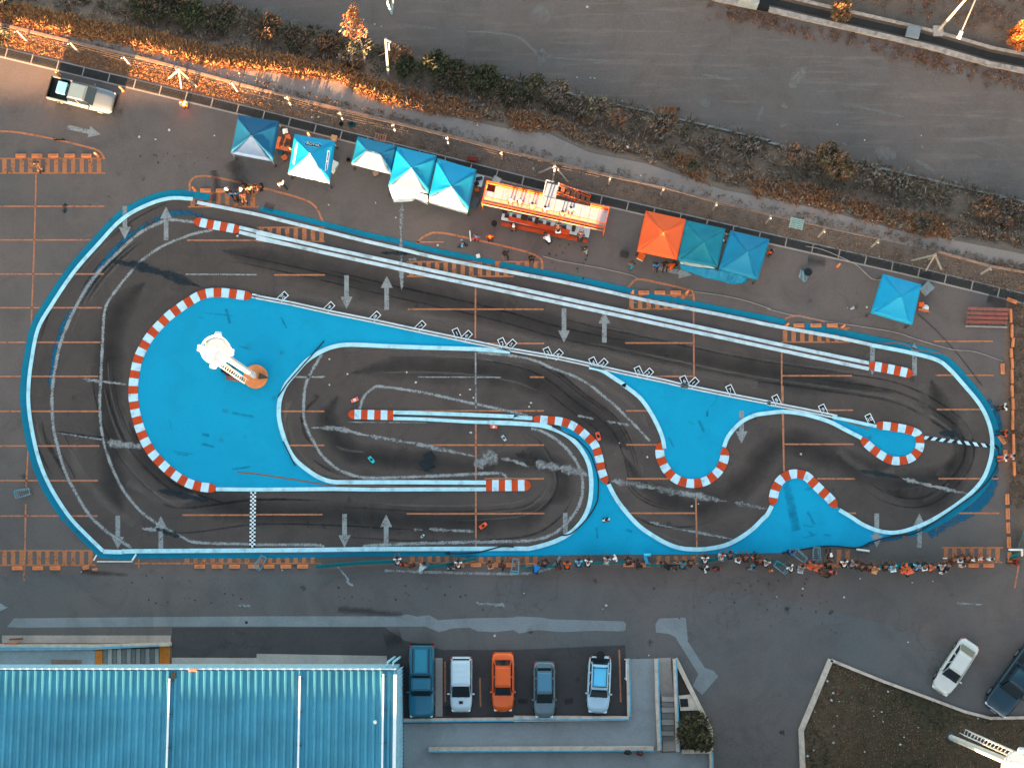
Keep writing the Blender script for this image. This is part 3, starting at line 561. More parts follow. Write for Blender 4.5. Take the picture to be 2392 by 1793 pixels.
hose('C2 1620,1442 1750,1446 1900,1435 2000,1412 2110,1385 C3 0,1388', .05, 'black hose crossing the bottom border left of the spectators')
hose('C3 330,350 450,410 560,475 650,570 695,680 725,790 725,960 700,1040 650,1120 580,1200 490,1275 395,1290', .05, 'black hose curving over the blue paint between hairpin border and kerb')
hose('C4 1985,530 1996,620 1950,750 1850,880 1650,1030 1400,1200 1250,1278 1100,1290 900,1345 780,1395 600,1382 450,1385 300,1410 130,1440', .05, 'long black hose outside the right end of the track down to the shopping carts')
hose('B2 180,1758 260,1640 330,1560 580,1275', .05, 'straight black pipe lying across the infield border left of the orange pole base', 1)
hose('C2 225,480 330,692', .045, 'short black pipe on the blue infield above the lower barrier', 1)
hose('B4 1290,1040 1450,1180 1650,1400 1850,1660', .018, 'thin dark cord from the lone right tent down to the border', 3, z=.02, name='cord', cat='cord')
hose('B3 250,545 420,590 700,640 1000,705 1070,740', .03, 'pale cable on the asphalt from the timing tables to the arrow', 3, M('pale_cable', rgb(150, 140, 134)), .02, 'cable', 'cable')
hose('B3 1550,850 1800,885 2000,930 2211,1000 B4 0,1000 200,1050 500,1105 800,1150 1100,1200 1300,1265 1600,1350 1780,1365 2030,1450', .03, 'long pale cable winding from the orange bollard below the tents to the right edge', 3, MATS['pale_cable'], .02, 'cable', 'cable')
hose('B4 330,460 480,490 690,580 780,630 900,740 980,750', .03, 'pale cable crossing the drain grates to the lone right tent', 3, MATS['pale_cable'], .12, 'cable', 'cable')
# ---------------------------------------------------------------- drain with its grates
m_steel = M('dark_grate_steel', rgb(72, 70, 68), .7, .1)
m_frame = M('grate_frame', rgb(150, 138, 130), .8)
DB = [(-300, 59), (0, 131), (557, 265), (809, 328), (1360, 467), (1792, 566), (2107, 637), (2392, 707), (2600, 757)]
DBw = [S(a, b, .006) for a, b in DB]
mb = MB(); mb.ribbon(DBw, .9, .006, off=.32); struct(mb.build('drain_kerb', m_conc2))
mb = MB(); mb.ribbon(DBw, .66, .012, off=.33); struct(mb.build('drain_channel', M('drain_floor', rgb(58, 54, 50), .95)))
Ls = [0]
for a, b in zip(DBw, DBw[1:]): Ls.append(Ls[-1] + (b - a).length)
def dat(u):
    for i in range(len(DBw) - 1):
        if u <= Ls[i + 1]: break
    d = (DBw[i + 1] - DBw[i]).normalized(); return DBw[i] + d * (u - Ls[i]), d
g0 = thing('drain_grate', 'black steel mesh grate panel in the long drain beside the tents', 'drain grate', group='grates of the long drain')
mb = MB()
for k in range(6): mb.box((1.07, .06 + k * .115, .05), (2.02, .035, .04))
for k in range(16): mb.box((.1 + k * .13, .345, .047), (.03, .62, .03))
mb.build('mesh_panel', m_steel, g0)
mb = MB(); mb.box((0, .33, .055), (.09, .76, .07)); mb.build('cross_bar', m_frame, g0)
u0 = Ls[1] + .3 - 8.5
for i in range(46):
    p, d = dat(u0 + i * 2.165); rz = math.atan2(d.y, d.x)
    if i == 0: g0.location = p; g0.rotation_euler.z = rz
    else: dup(g0, p, rz)
# ---------------------------------------------------------------- wire fence of concrete posts
m_post = M('fence_concrete', rgb(150, 142, 134), .85, var=.15, dirt=.5)
fb = [(-66, 66), (62, 95), (185, 123), (307, 155), (431, 182), (555, 214), (680, 247), (801, 281), (923, 308), (1048, 339), (1173, 372), (1296, 403), (1421, 431), (1543, 455), (1665, 491), (1789, 521), (1911, 553), (2035, 577), (2168, 607), (2291, 640), (2415, 668)]
fence = thing('wire_fence', 'row of white concrete fence posts with bent tops between drain and gravel road', 'fence', S(1200, 380))
def local(parent, v): return Vector(v) - Vector(parent.location)
fw = [S(a, b) for a, b in fb]; u = (fw[-1] - fw[0]).normalized(); nn = Vector((-u.y, u.x, 0))
for i, p in enumerate(fw):
    mb = MB(); q = p + Vector((random.uniform(-.05, .05), random.uniform(-.05, .05), 2.75)); mb.bar(p, q, .12); mb.bar(q - Vector((0, 0, .03)), q - nn * .26 + Vector((0, 0, .24)), .1)
    for v in range(len(mb.v)): mb.v[v] = tuple(local(fence, mb.v[v]))
    mb.build('post', m_post, fence)
    if i in (4, 11, 18):
        for d in (-u * 1.25 - nn * .35, u * 1.2 - nn * .5, -nn * .9):
            mb = MB(); mb.bar(local(fence, p + d), local(fence, p + Vector((0, 0, 2.2))), .12); mb.build('brace', m_post, fence)
for zz in (.5, 1.2, 1.9, 2.6):
    mb = MB(); mb.tube([local(fence, p + Vector((0, 0, zz))) for p in fw], .006, 4); mb.build('wire', M('wire', rgb(120, 110, 104)), fence)
mb = MB(); mb.ribbon([S(a, b, .004) for a, b in pts('S -300,-18 0,57 163,97 315,132 600,208 845,268 1048,317 1200,357 1425,411 1545,439')], .22, None, .12)
tag(mb.build('road_kerb', M('pink_kerb_concrete', rgb(150, 118, 100), .85, dirt=.7)), 'long low pinkish kerb between the fence posts and the gravel road', 'kerb')
mb = MB(); mb.ribbon([S(a, b, .004) for a, b in pts('S 1549,440 1803,503 1933,533 2058,560')], .12, None, .06)
tag(mb.build('road_kerb', MATS['pink_kerb_concrete']), 'half buried narrow kerb stretch beside the gravel road, right of the lone crossing', 'kerb')
mb = MB(); mb.ribbon([S(a, b, .004) for a, b in pts('S 2190,588 2313,622 2392,636 2500,664')], .2, None, .14)
tag(mb.build('road_kerb', MATS['pink_kerb_concrete']), 'reddish kerb stretch beside the gravel road at the right edge', 'kerb')
mb = MB(); mb.ribbon([S(a, b, FZ + .004) for a, b in pts('A2 1780,590 2211,690 A3 560,830 1200,975 1900,1140 2211,1215 A4 0,1225 700,1385 1300,1525 2211,1740')], .16, None, .14)
tag(mb.build('field_kerb', M('grey_kerb', rgb(140, 138, 134), .85, dirt=.5)), 'thin grey kerb along the lower edge of the dirt field above the bushes', 'kerb')
# ---------------------------------------------------------------- wheel stops, bollards
m_stop = M('orange_concrete', rgb(214, 132, 86), .85, var=.12, dirt=.45); m_stop2 = M('orange_concrete_worn', rgb(176, 108, 70), .9, dirt=.6)
st0 = None
def stop(t, x, y, rz=0.0, label='', k=1.0, mat=m_stop):
    global st0
    c = T(t, x, y)
    if st0 is None:
        st0 = thing('wheel_stop', label, 'wheel stop', c, rz, 'orange wheel stops')
        m = MB(); m.box((0, 0, .07), (.88, .32, .14), taper=.9); m.build('block', m_stop, st0, bevel=.02)
        m = MB(); m.box((0, 0, .15), (.6, .035, .03)); m.build('groove_rib', m_stop2, st0)
        return st0
    return dup(st0, c, rz, label, scale=(k, 1, 1))
L1 = 'orange wheel stop in the row on the hatched island below the pickup truck'
for x in (180, 318, 460, 600, 745): stop('A1', x, 1342, 0, L1)
L2 = 'orange wheel stop under the group sitting by the top left of the track'
for x, y in ((1770, 1640), (1905, 1642)): stop('A1', x, y, 0, L2)
L3 = 'orange wheel stop in the row of three below the teal and orange tents'
for x in (1120, 1258, 1395): stop('B3', x, 860, 0, L3)
L4 = 'orange wheel stop in the row of three left of the lone right tent'
for x in (273, 420, 560): stop('B4', x, 1142, 0, L4)
L5 = 'orange wheel stop in the row outside the bottom left corner of the track'
for x in (150, 325, 475): stop('C1', x, 1571, 0, L5)
stop('C1', 740, 1566, R(12), 'short tilted orange wheel stop at the bottom left bend of the track', .6)
L6 = 'orange wheel stop in the row below the checkered start line'
for t, x in (('C1', 1720), ('C1', 1870), ('C1', 2020), ('C1', 2185), ('C2', 105), ('C2', 250), ('C2', 395)): stop(t, x, 1557, 0, L6)
L7 = 'orange wheel stop among the first spectators at the bottom middle'
for x in (1740, 1885, 2030, 2180): stop('C2', x, 1544, 0, L7)
L8 = 'orange wheel stop in the row under the middle spectators'
for t, x in (('C3', 150), ('C3', 990), ('C3', 1130), ('C3', 1270), ('C3', 1410)): stop(t, x, 1543, 0, L8)
L9 = 'orange wheel stop behind the white shirts at the lower right'
for x in (1775, 1905): stop('C4', x, 1547, 0, L9)
L10 = 'orange wheel stop standing lengthwise in the column at the lower right edge'
for x, y in ((2065, 978), (2070, 1103), (2073, 1225), (2080, 1350), (2085, 1480)): stop('C4', x, y, R(90), L10)
stop('C4', 2020, 465, img_ang(40, 60), 'tilted orange wheel stop by the person in orange at the right edge')
stop('C4', 2050, 600, R(90), 'orange wheel stop next to the seated person at the right edge', 1.0)
stop('B4', 2025, 1515, R(90), 'lone upright orange wheel stop right of the track top right bend')
stop('B4', 2105, 930, img_ang(80, 30), 'orange wheel stop at the end of the drain by the red bleacher')
cb0 = None
for i, (t, x, y, l, a) in enumerate((('B4', 2093, 1060, 1.15, 90), ('B4', 2103, 1190, 1.1, 88), ('B4', 2112, 1290, .8, 84), ('B4', 2098, 1380, .8, 90), ('B4', 2106, 1470, .9, 90), ('B4', 2105, 1580, 1.2, 90), ('C4', 2105, 50, 1.0, 90), ('C4', 2112, 160, 1.0, 90), ('C4', 2110, 260, .9, 90), ('C4', 2108, 340, .8, 90), ('C4', 2116, 470, 1.0, 90), ('C4', 2118, 560, .8, 90), ('C4', 2122, 715, 1.15, 90))):
    m = MB(); m.box((0, 0, .14), (l, .2, .28), taper=.92)
    o = m.build('curb_block', m_stop, None, T(t, x, y), R(a), bevel=.025)
    tag(o, 'orange painted curb block in the broken line along the right edge', 'curb block', 'orange curb blocks at the right edge')
b0 = None
for t, x, y, lb in (('A1', 845, 1342, 'orange bollard at the tip of the hatched island below the pickup'), ('A1', 512, 652, 'small orange bollard by the drain above the pickup bed'), ('A1', 1058, 778, 'orange bollard between the pickup hood and the drain'), ('A2', 455, 1172, 'orange bollard behind the branded tent by the drain'),
                    ('B3', 1022, 862, 'orange bollard left of the three wheel stops below the orange tent'), ('B3', 1490, 862, 'orange bollard right of the three wheel stops below the teal tent'), ('B4', 165, 1142, 'orange bollard left of the three wheel stops by the lone tent'), ('B4', 645, 1158, 'orange bollard right of the three wheel stops by the lone tent'),
                    ('B4', 605, 632, 'orange bollard by the drain left of the lone right tent'), ('A1', 1680, 1638, 'orange bollard at the curved line above the top left of the track'), ('C1', 830, 1582, 'orange bollard at the bottom left corner of the track'), ('A2', 300, 1300, 'orange bollard beside the wooden table by the first tent'), ('C4', 25, 1590, 'orange bollard behind the spectators near the carts')):
    if b0 is None:
        b0 = thing('bollard', lb, 'bollard', T(t, x, y), 0, 'orange bollards')
        m = MB(); m.lathe([(.09, 0), (.09, 1.0), (.07, 1.08), (.02, 1.11)], n=10); m.build('pole', m_stop, b0)
        m = MB(); m.lathe([(.16, 0), (.16, .05), (.1, .08)], n=10); m.build('base', m_stop2, b0)
    else: dup(b0, T(t, x, y), 0, lb)
# ---------------------------------------------------------------- tents
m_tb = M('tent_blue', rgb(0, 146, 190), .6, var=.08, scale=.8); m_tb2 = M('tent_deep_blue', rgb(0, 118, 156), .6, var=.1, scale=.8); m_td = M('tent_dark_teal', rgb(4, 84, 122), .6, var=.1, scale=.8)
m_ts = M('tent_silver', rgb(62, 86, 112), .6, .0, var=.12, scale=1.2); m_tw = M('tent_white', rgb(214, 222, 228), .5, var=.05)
m_to = M('tent_orange', rgb(230, 92, 42), .6, var=.06, scale=.8); m_tt = M('tent_teal', rgb(18, 118, 136), .7, var=.14, scale=1.0)
m_leg = M('tent_leg_steel', rgb(70, 70, 72), .5, .5)
def tent(label, cor, peak, zb, zp, mats, hip=None, legs=(0, 1, 2, 3), val=.22, conc=.06, scal=False, group=None):
    """cor: four pixel corners (NW, NE, SE, SW); mats for north, east, south, west faces"""
    cw = [S(*c, zb) for c in cor]; pk = S(*peak, zp); c0 = sum((Vector((q.x, q.y, 0)) for q in cw), Vector()) / 4
    t = thing('canopy_tent', label, 'tent', c0, 0, group or 'tents along the drain')
    L = lambda v: v - c0
    N = 8
    for k in range(4):
        a, b = cw[k], cw[(k + 1) % 4]; vs = []; fs = []
        tops = (pk, pk) if not hip else hip[k]
        for i in range(N + 1):
            s_ = i / N
            for j in range(N + 1):
                u = j / N; e = a.lerp(b, u); tp = tops[0].lerp(tops[1], u); q = e.lerp(tp, s_)
                q = q - Vector((0, 0, conc * 4 * s_ * (1 - s_) * (1 + 2.2 * u * (1 - u)))) - Vector((0, 0, .05 * math.sin(math.pi * u) * (1 - s_)))
                q += Vector((0, 0, random.uniform(-.012, .012)))
                vs.append(L(q))
        for i in range(N):
            for j in range(N): o = i * (N + 1) + j; fs.append((o, o + 1, o + N + 2, o + N + 1))
        m = MB(); m.add(vs, fs, 0, True); o = m.build('canopy_panel', mats[k], t)
        so_ = o.modifiers.new('thickness', 'SOLIDIFY'); so_.thickness = .012
        vs = []
        for j in range(N + 1):
            u = j / N; e = a.lerp(b, u) - Vector((0, 0, .05 * math.sin(math.pi * u))); dz = val * (1 + (.35 * math.sin(u * 40) if scal else 0)); out = Vector((e.x - c0.x, e.y - c0.y, 0)).normalized() * .03
            vs += [L(e), L(e) + out - Vector((0, 0, dz))]
        m = MB(); m.add(vs, [(2 * j, 2 * j + 1, 2 * j + 3, 2 * j + 2) for j in range(N)], 0, True); o = m.build('valance', mats[k], t); so_ = o.modifiers.new('thickness', 'SOLIDIFY'); so_.thickness = .01
    for k in legs:
        q = L(cw[k]); base = Vector((q.x, q.y, 0)); q2 = q * .97; m = MB(); m.bar((q2.x, q2.y, 0), (q2.x, q2.y, zb), .06); m.box((q2.x, q2.y, .02), (.16, .16, .04)); m.build('leg', m_leg, t)
    for k in range(4):
        a = L(cw[k]) - Vector((0, 0, .05)); m = MB(); m.bar(a * .97, L(cw[(k + 1) % 4]) * .97 - Vector((0, 0, .05)), .04); m.build('truss_bar', m_leg, t)
    m = MB(); m.lathe([(.06, -.05), (.07, .02), (.02, .05)], c=tuple(L(pk)), n=8); m.build('peak_cap', mats[2], t)
    return t, c0, cw, pk
def A2(x, y): return px('A2', x, y)
def B3(x, y): return px('B3', x, y)
t1, *_ = tent('dark blue canopy tent with a small pale peak, leftmost of the row', [px('F', 515, 248), px('F', 602, 262), px('F', 588, 347), px('F', 499, 330)], px('F', 543, 292), 2.15, 3.05, [m_td, m_td, M('tent_south_dimmed', rgb(2, 50, 92), .7, var=.15), m_td])  # south panel darker than the other sides, toned down for the sun on it
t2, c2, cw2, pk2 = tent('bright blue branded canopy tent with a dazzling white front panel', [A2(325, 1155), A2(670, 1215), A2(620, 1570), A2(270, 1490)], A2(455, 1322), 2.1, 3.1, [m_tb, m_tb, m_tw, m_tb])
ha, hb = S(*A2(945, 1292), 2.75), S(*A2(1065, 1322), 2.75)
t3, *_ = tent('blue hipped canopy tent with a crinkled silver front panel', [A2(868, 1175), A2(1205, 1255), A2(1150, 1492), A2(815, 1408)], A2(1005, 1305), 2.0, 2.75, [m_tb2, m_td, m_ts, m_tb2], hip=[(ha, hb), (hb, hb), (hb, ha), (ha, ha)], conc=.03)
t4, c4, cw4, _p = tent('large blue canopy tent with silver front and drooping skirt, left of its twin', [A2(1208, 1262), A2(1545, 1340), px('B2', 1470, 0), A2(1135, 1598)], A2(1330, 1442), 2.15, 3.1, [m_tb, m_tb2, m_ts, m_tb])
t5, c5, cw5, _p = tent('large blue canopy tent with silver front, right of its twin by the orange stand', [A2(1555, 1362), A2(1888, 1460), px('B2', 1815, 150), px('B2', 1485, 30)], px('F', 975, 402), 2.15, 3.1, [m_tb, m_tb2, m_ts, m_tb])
t6, *_ = tent('orange canopy tent beside the teal one', [B3(1140, 155), B3(1482, 230), B3(1405, 572), B3(1065, 500)], B3(1290, 342), 2.1, 3.0, [m_to] * 4, val=.16)
t7, *_ = tent('sagging dull teal canopy tent between the orange and the blue tent', [B3(1482, 236), B3(1822, 310), B3(1755, 637), B3(1415, 577)], B3(1640, 425), 2.1, 2.45, [m_tt] * 4, val=.15, conc=.12)
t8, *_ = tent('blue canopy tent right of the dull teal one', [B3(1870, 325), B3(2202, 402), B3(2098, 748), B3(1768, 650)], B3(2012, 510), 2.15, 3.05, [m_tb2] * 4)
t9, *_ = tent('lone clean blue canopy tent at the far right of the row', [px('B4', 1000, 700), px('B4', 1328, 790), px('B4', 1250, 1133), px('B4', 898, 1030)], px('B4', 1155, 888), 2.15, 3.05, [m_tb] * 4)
# skirts hanging below the twin tents and the loose tarpaulin
def drape(name, top, bot, ztop, zbot, mat, label, cat, wav=.12, n=24, parent=None, org=None):
    a = catmull([S(*q, ztop) for q in top], 8); b = catmull([S(*q, zbot) for q in bot], 8); k = min(len(a), len(b)); a = [a[int(i * (len(a) - 1) / (k - 1))] for i in range(k)]; b = [b[int(i * (len(b) - 1) / (k - 1))] for i in range(k)]
    vs = []; J = 6
    for i in range(k):
        for j in range(J + 1):
            q = a[i].lerp(b[i], j / J); q = q + Vector((0, 0, wav * math.sin(i * 1.3) * math.sin(math.pi * j / J) * .5 + random.uniform(-.02, .02)))
            if j: q.z = max(q.z, .04)
            vs.append(q - org if org is not None else q)
    m = MB(); m.add(vs, [(i * (J + 1) + j, i * (J + 1) + j + 1, (i + 1) * (J + 1) + j + 1, (i + 1) * (J + 1) + j) for i in range(k - 1) for j in range(J)], 0, True)
    o = m.build(name, mat, parent); so_ = o.modifiers.new('thickness', 'SOLIDIFY'); so_.thickness = .015
    if not parent: tag(o, label, cat)
    return o
m_skirt = M('pale_skirt', rgb(168, 182, 190), .6, var=.08)
drape('skirt', [A2(1135, 1605), px('B2', 1300, -25), px('B2', 1470, 25)], [px('B2', 1180, 85), px('B2', 1330, 75), px('B2', 1370, 60), px('B2', 1470, 105)], 1.95, 1.0, m_skirt, '', '', parent=t4, org=c4)
drape('skirt', [px('B2', 1485, 40), px('B2', 1650, 90), px('B2', 1812, 145)], [px('B2', 1480, 90), px('B2', 1650, 140), px('B2', 1812, 185)], 1.95, 1.0, m_skirt, '', '', parent=t5, org=c5)
drape('tarpaulin', [B3(1420, 615), B3(1600, 645), B3(1760, 660), B3(1900, 690), B3(2010, 735)], [B3(1440, 660), B3(1530, 690), B3(1650, 735), B3(1800, 765), B3(1870, 788), B3(2000, 775)], .75, .1, M('tarpaulin_blue', rgb(0, 120, 160), .6, var=.14, scale=1.5), 'wavy blue tarpaulin trailing below the teal tent', 'tarpaulin', .3)
drape('tarpaulin', [B3(1425, 585), B3(1560, 605), B3(1720, 640)], [B3(1432, 612), B3(1560, 635), B3(1740, 655)], .9, .8, m_skirt, 'narrow pale sheet between the teal tent and the blue tarpaulin', 'sheet', .1)
# lettering and sponsor strips on the branded tent
def onface(o, u, v, k, lift=.03):
    """frame on the branded tent's face k: u along the eave, v towards the peak"""
    a, b = cw2[k], cw2[(k + 1) % 4]; e = a.lerp(b, u); p = e.lerp(pk2, v); X = (b - a).normalized(); Y = (pk2 - a.lerp(b, .5)).normalized(); Y = (Y - X * Y.dot(X)).normalized(); Z = X.cross(Y)
    if Z.z < 0: X, Z = -X, -Z
    sag = .06 * 4 * v * (1 - v) * (1 + 2.2 * u * (1 - u)) + .05 * math.sin(math.pi * u) * (1 - v)
    m = Matrix((X, Y, Z)).transposed().to_4x4(); m.translation = p + Vector((0, 0, lift - sag)) - c2
    return m
m_ink = M('print_dark', rgb(20, 44, 58)); m_inkw = M('print_white', rgb(230, 236, 238)); m_inkc = M('print_cyan', rgb(90, 200, 230)); m_inkr = M('print_red', rgb(200, 100, 70))
X = onface(0, .52, .42, 0, .035)
flip = Matrix.Rotation(math.pi, 4, 'Z')
def plate(name, X, wd, ht, mat, parent, th=.006, cut=.18):
    m = MB(); pl = [(-wd / 2 + cut * wd, -ht / 2), (wd / 2 - cut * wd, -ht / 2), (wd / 2, -ht * .1), (wd / 2 - cut * wd * .4, ht / 2), (-wd / 2 + cut * wd * .4, ht / 2), (-wd / 2, -ht * .1)]
    m.prism(pl, 0, th); o = m.build(name, mat, parent); o.data.transform(X); return o
plate('badge_border', X @ Matrix.Translation((0, 0, -.004)), 1.5, .52, m_inkc, t2); plate('badge', X @ Matrix.Translation((0, 0, .004)), 1.32, .4, m_ink, t2)
text_mesh('ROYAL', .34, m_inkw, 'lettering', t2, X @ flip @ Matrix.Translation((0, 0, .014)) if False else X @ flip @ Matrix.Translation((0, 0, .014)), .003)
for k, u in ((3, .5), (1, .5)):
    for v0, uu in ((.2, .35 if k == 3 else .38), (.2, .66 if k == 3 else .68)):
        X = onface(0, uu, v0, k); plate('sponsor_strip', X, 1.0, .2, m_inkw, t2, cut=.1); plate('sponsor_print', X @ Matrix.Translation((0, .01, .008)), .7, .07, m_inkr if k == 3 else m_ink, t2, cut=.05)
# ---------------------------------------------------------------- judges' stand
m_so = M('stand_orange', rgb(232, 96, 30), .6, var=.12, dirt=.2); m_sd = M('stand_deck', rgb(150, 164, 178), .6, var=.06, dirt=.3); m_sk = M('stand_skirt', rgb(150, 108, 98), .6, var=.06); m_tbl = M('table_white', rgb(176, 200, 208), .5, var=.05)
Z1 = 320 / 2212
def Q(X, Y, z=0.0): return S(1110 + X * Z1, 410 + Y * Z1, z)
DZ = 1.75
o0 = Q(1100, 620); o0.z = 0
stand = thing('judges_stand', 'long orange raised stand with white deck boards where the drivers stand', 'stand', o0)
a, b = Q(150, 330, DZ), Q(2110, 760, DZ); ux = (b - a).normalized(); uy = Vector((-ux.y, ux.x, 0)); LEN = (b - a).length
def P(u, v, z=DZ): return a + ux * u + uy * v + Vector((0, 0, z - DZ)) - o0
nb = 14
for i in range(nb):
    u0, u1 = LEN * i / nb, LEN * (i + 1) / nb - .02; v0, v1 = -.2, (1.0 if i not in (0,) else .45)
    m = MB(); m.add([P(u0, v0), P(u1, v0), P(u1, v1), P(u0, v1), P(u0, v0, DZ - .05), P(u1, v0, DZ - .05), P(u1, v1, DZ - .05), P(u0, v1, DZ - .05)], [(0, 1, 2, 3), (7, 6, 5, 4), (0, 4, 5, 1), (1, 5, 6, 2), (2, 6, 7, 3), (3, 7, 4, 0)]); m.build('deck_board', m_sd, stand)
m = MB(); m.add([P(.0, .46, DZ - .3), P(LEN / nb, .46, DZ - .3), P(LEN / nb, 1.0, DZ - .3), P(0, 1.0, DZ - .3)], [(0, 1, 2, 3)]); m.build('stair_hatch', M('hatch_dark', rgb(50, 26, 16)), stand)
# landing at the back
m = MB(); m.bar(P(7.0 * LEN / nb - .9, 1.5, DZ - .02), P(7.0 * LEN / nb + .1, 1.5, DZ - .02), .04, 1.0) if False else m.prism([tuple(P(x, y))[:2] for x, y in ((4.55, 1.02), (5.55, 1.02), (5.55, 2.1), (4.55, 2.1))], DZ - .06, DZ - .01); m.build('landing', m_sd, stand)
m = MB()
for x, y in ((4.55, 2.1), (5.55, 2.1), (4.55, 1.05)): m.bar(P(x, y, 0), P(x, y, DZ + .95), .05)
m.bar(P(4.55, 1.05, DZ + .95), P(4.55, 2.1, DZ + .95), .05); m.bar(P(4.55, 2.1, DZ + .95), P(5.2, 2.1, DZ + .95), .05); m.build('landing_rail', M('pale_rail', rgb(220, 210, 204)), stand)
m = MB()   # stairs run back down towards the drain
for i in range(6): m.bar(P(5.8 + i * .42, 1.75 - i * .02, DZ - .12 - i * .23), P(6.1 + i * .42, 1.75 - i * .02, DZ - .12 - i * .23), .7, .04)
m.build('stairs', M('stair_rust', rgb(132, 84, 62), .8), stand)
for y in (1.4, 2.1):
    m = MB(); m.bar(P(5.5, y, DZ), P(8.2, y, .05), .06, .14); m.bar(P(5.5, y, DZ + .9), P(8.2, y, .95), .05); m.bar(P(8.2, y, .0), P(8.2, y, .95), .05); m.build('stair_rail', m_so, stand)
for (x0, x1) in ((0, 4.5), (8.4, LEN)):
    m = MB()
    for zz in (DZ + .5, DZ + .95): m.bar(P(x0, 1.02, zz), P(x1, 1.02, zz), .05)
    n_ = max(2, int((x1 - x0) / 1.0))
    for i in range(n_ + 1): m.bar(P(x0 + (x1 - x0) * i / n_, 1.02, 0), P(x0 + (x1 - x0) * i / n_, 1.02, DZ + .95), .06)
    m.prism([tuple(P(x, y))[:2] for x, y in ((x0, 1.05), (x1, 1.05), (x1, 1.1), (x0, 1.1))], DZ - .1, DZ + .3)
    m.build('back_rail', m_so, stand)
for xx in (.0, LEN):
    m = MB(); m.bar(P(xx, -.75, DZ + .95), P(xx, 1.0, DZ + .95), .05); m.bar(P(xx, -.75, 0), P(xx, -.75, DZ + .95), .06); m.bar(P(xx, -.75, DZ + .5), P(xx, 1.0, DZ + .5), .05); m.build('end_rail', m_so, stand)
m = MB(); fs_ = [P(0, -.22, DZ + .9), P(LEN, -.22, DZ + .9), P(LEN, -.62, DZ + .8), P(0, -.62, DZ + .8)]; m.add(fs_ + [q - Vector((0, 0, .05)) for q in fs_], [(0, 1, 2, 3), (7, 6, 5, 4), (0, 4, 5, 1), (1, 5, 6, 2), (2, 6, 7, 3), (3, 7, 4, 0)]); m.build('front_shelf', m_sk, stand)
m = MB(); m.bar(P(0, -.64, DZ - .2), P(LEN, -.66, DZ - .2), .03, .4); m.build('front_panel', m_sk, stand)
m = MB()
for i in range(nb + 1): m.bar(P(LEN * i / nb, -.24, DZ + .91), P(LEN * i / nb, -.62, DZ + .81), .03)
m.bar(P(0, -.21, DZ + .92), P(LEN, -.21, DZ + .92), .04); m.bar(P(0, -.64, DZ + .84), P(LEN, -.64, DZ + .84), .05); m.build('front_rail', m_so, stand)
for i in range(6):
    m = MB(); x = LEN * i / 5
    for y in (-.6, .95): m.bar(P(x, y, 0), P(x, y, DZ - .05), .08)
    m.bar(P(x, -.6, .2), P(x, .95, DZ - .1), .05); m.build('frame', m_so, stand)
m = MB(); m.bar(P(2.2, -1.15, .55), P(7.2, -1.2, .55), .35, .5); m.build('lower_step', M('step_orange', rgb(176, 66, 22), .7, dirt=.3), stand)
# timing table with its gear, just below the stand
ta, tb_ = Q(430, 640, .76), Q(1850, 930, .76); tu = (tb_ - ta).normalized(); tv = Vector((-tu.y, tu.x, 0)); TL = (tb_ - ta).length
tc = (ta + tb_) / 2; tc.z = 0
table = thing('timing_table', 'long pale timing table set out with laptops below the orange stand', 'table', tc, math.atan2(tu.y, tu.x))
for i in range(3):
    m = MB(); m.box((-TL / 2 + TL * (i + .5) / 3, 0, .74), (TL / 3 - .03, .74, .04)); m.build('table_top', m_tbl, table)
    for q in (-1, 1):
        m = MB(); m.bar((-TL / 2 + TL * (i + .5) / 3 + q * TL / 7, -.3, 0), (-TL / 2 + TL * (i + .5) / 3 + q * TL / 7, -.3, .72), .04); m.bar((-TL / 2 + TL * (i + .5) / 3 + q * TL / 7, .3, 0), (-TL / 2 + TL * (i + .5) / 3 + q * TL / 7, .3, .72), .04); m.build('trestle', m_leg, table)
m = MB(); m.box((0, -.62, .42), (TL * .98, .3, .05)); m.box((-TL * .4, -.62, .2), (.06, .25, .4)); m.box((TL * .4, -.62, .2), (.06, .25, .4))
bench = thing('bench', 'long dark orange bench in front of the timing table', 'bench', tc, math.atan2(tu.y, tu.x)); m2 = MB(); m2.box((0, -.62, .42), (TL * .98, .3, .05)); m2.build('seat', MATS['step_orange'], bench)
for q in (-.4, 0, .4): m2 = MB(); m2.box((TL * q, -.62, .2), (.06, .25, .39)); m2.build('leg', m_leg, bench)
m_lap = M('laptop_black', rgb(30, 34, 38), .4); m_scr = M('laptop_screen', rgb(54, 64, 72), .25)
lap = None
for i, (X, Y) in enumerate(((510, 660), (630, 675), (885, 725), (1050, 775), (1175, 800), (1435, 855))):
    p = Q(X, Y, .76); lb = ['first laptop from the left on the timing table', 'second laptop from the left on the timing table', 'laptop left of the middle of the timing table', 'laptop by the white cup on the timing table', 'laptop right of the middle of the timing table', 'laptop beside the man in black at the timing table'][i]
    if lap is None:
        lap = thing('laptop', lb, 'laptop', p, math.atan2(tu.y, tu.x), 'laptops on the timing table')
        m = MB(); m.box((0, 0, .012), (.36, .25, .022)); m.build('keyboard_base', m_lap, lap); m = MB(); m.bar((-.18, .13, .02), (-.18, .2, .24), .001, .001) if False else m.add([(-.18, .12, .02), (.18, .12, .02), (.18, .2, .25), (-.18, .2, .25), (-.18, .14, .02), (.18, .14, .02), (.18, .22, .25), (-.18, .22, .25)], [(0, 1, 2, 3), (7, 6, 5, 4), (0, 4, 5, 1), (1, 5, 6, 2), (2, 6, 7, 3), (3, 7, 4, 0)]); m.build('screen', m_scr, lap)
    else: dup(lap, p, math.atan2(tu.y, tu.x) + random.uniform(-.2, .2), lb)
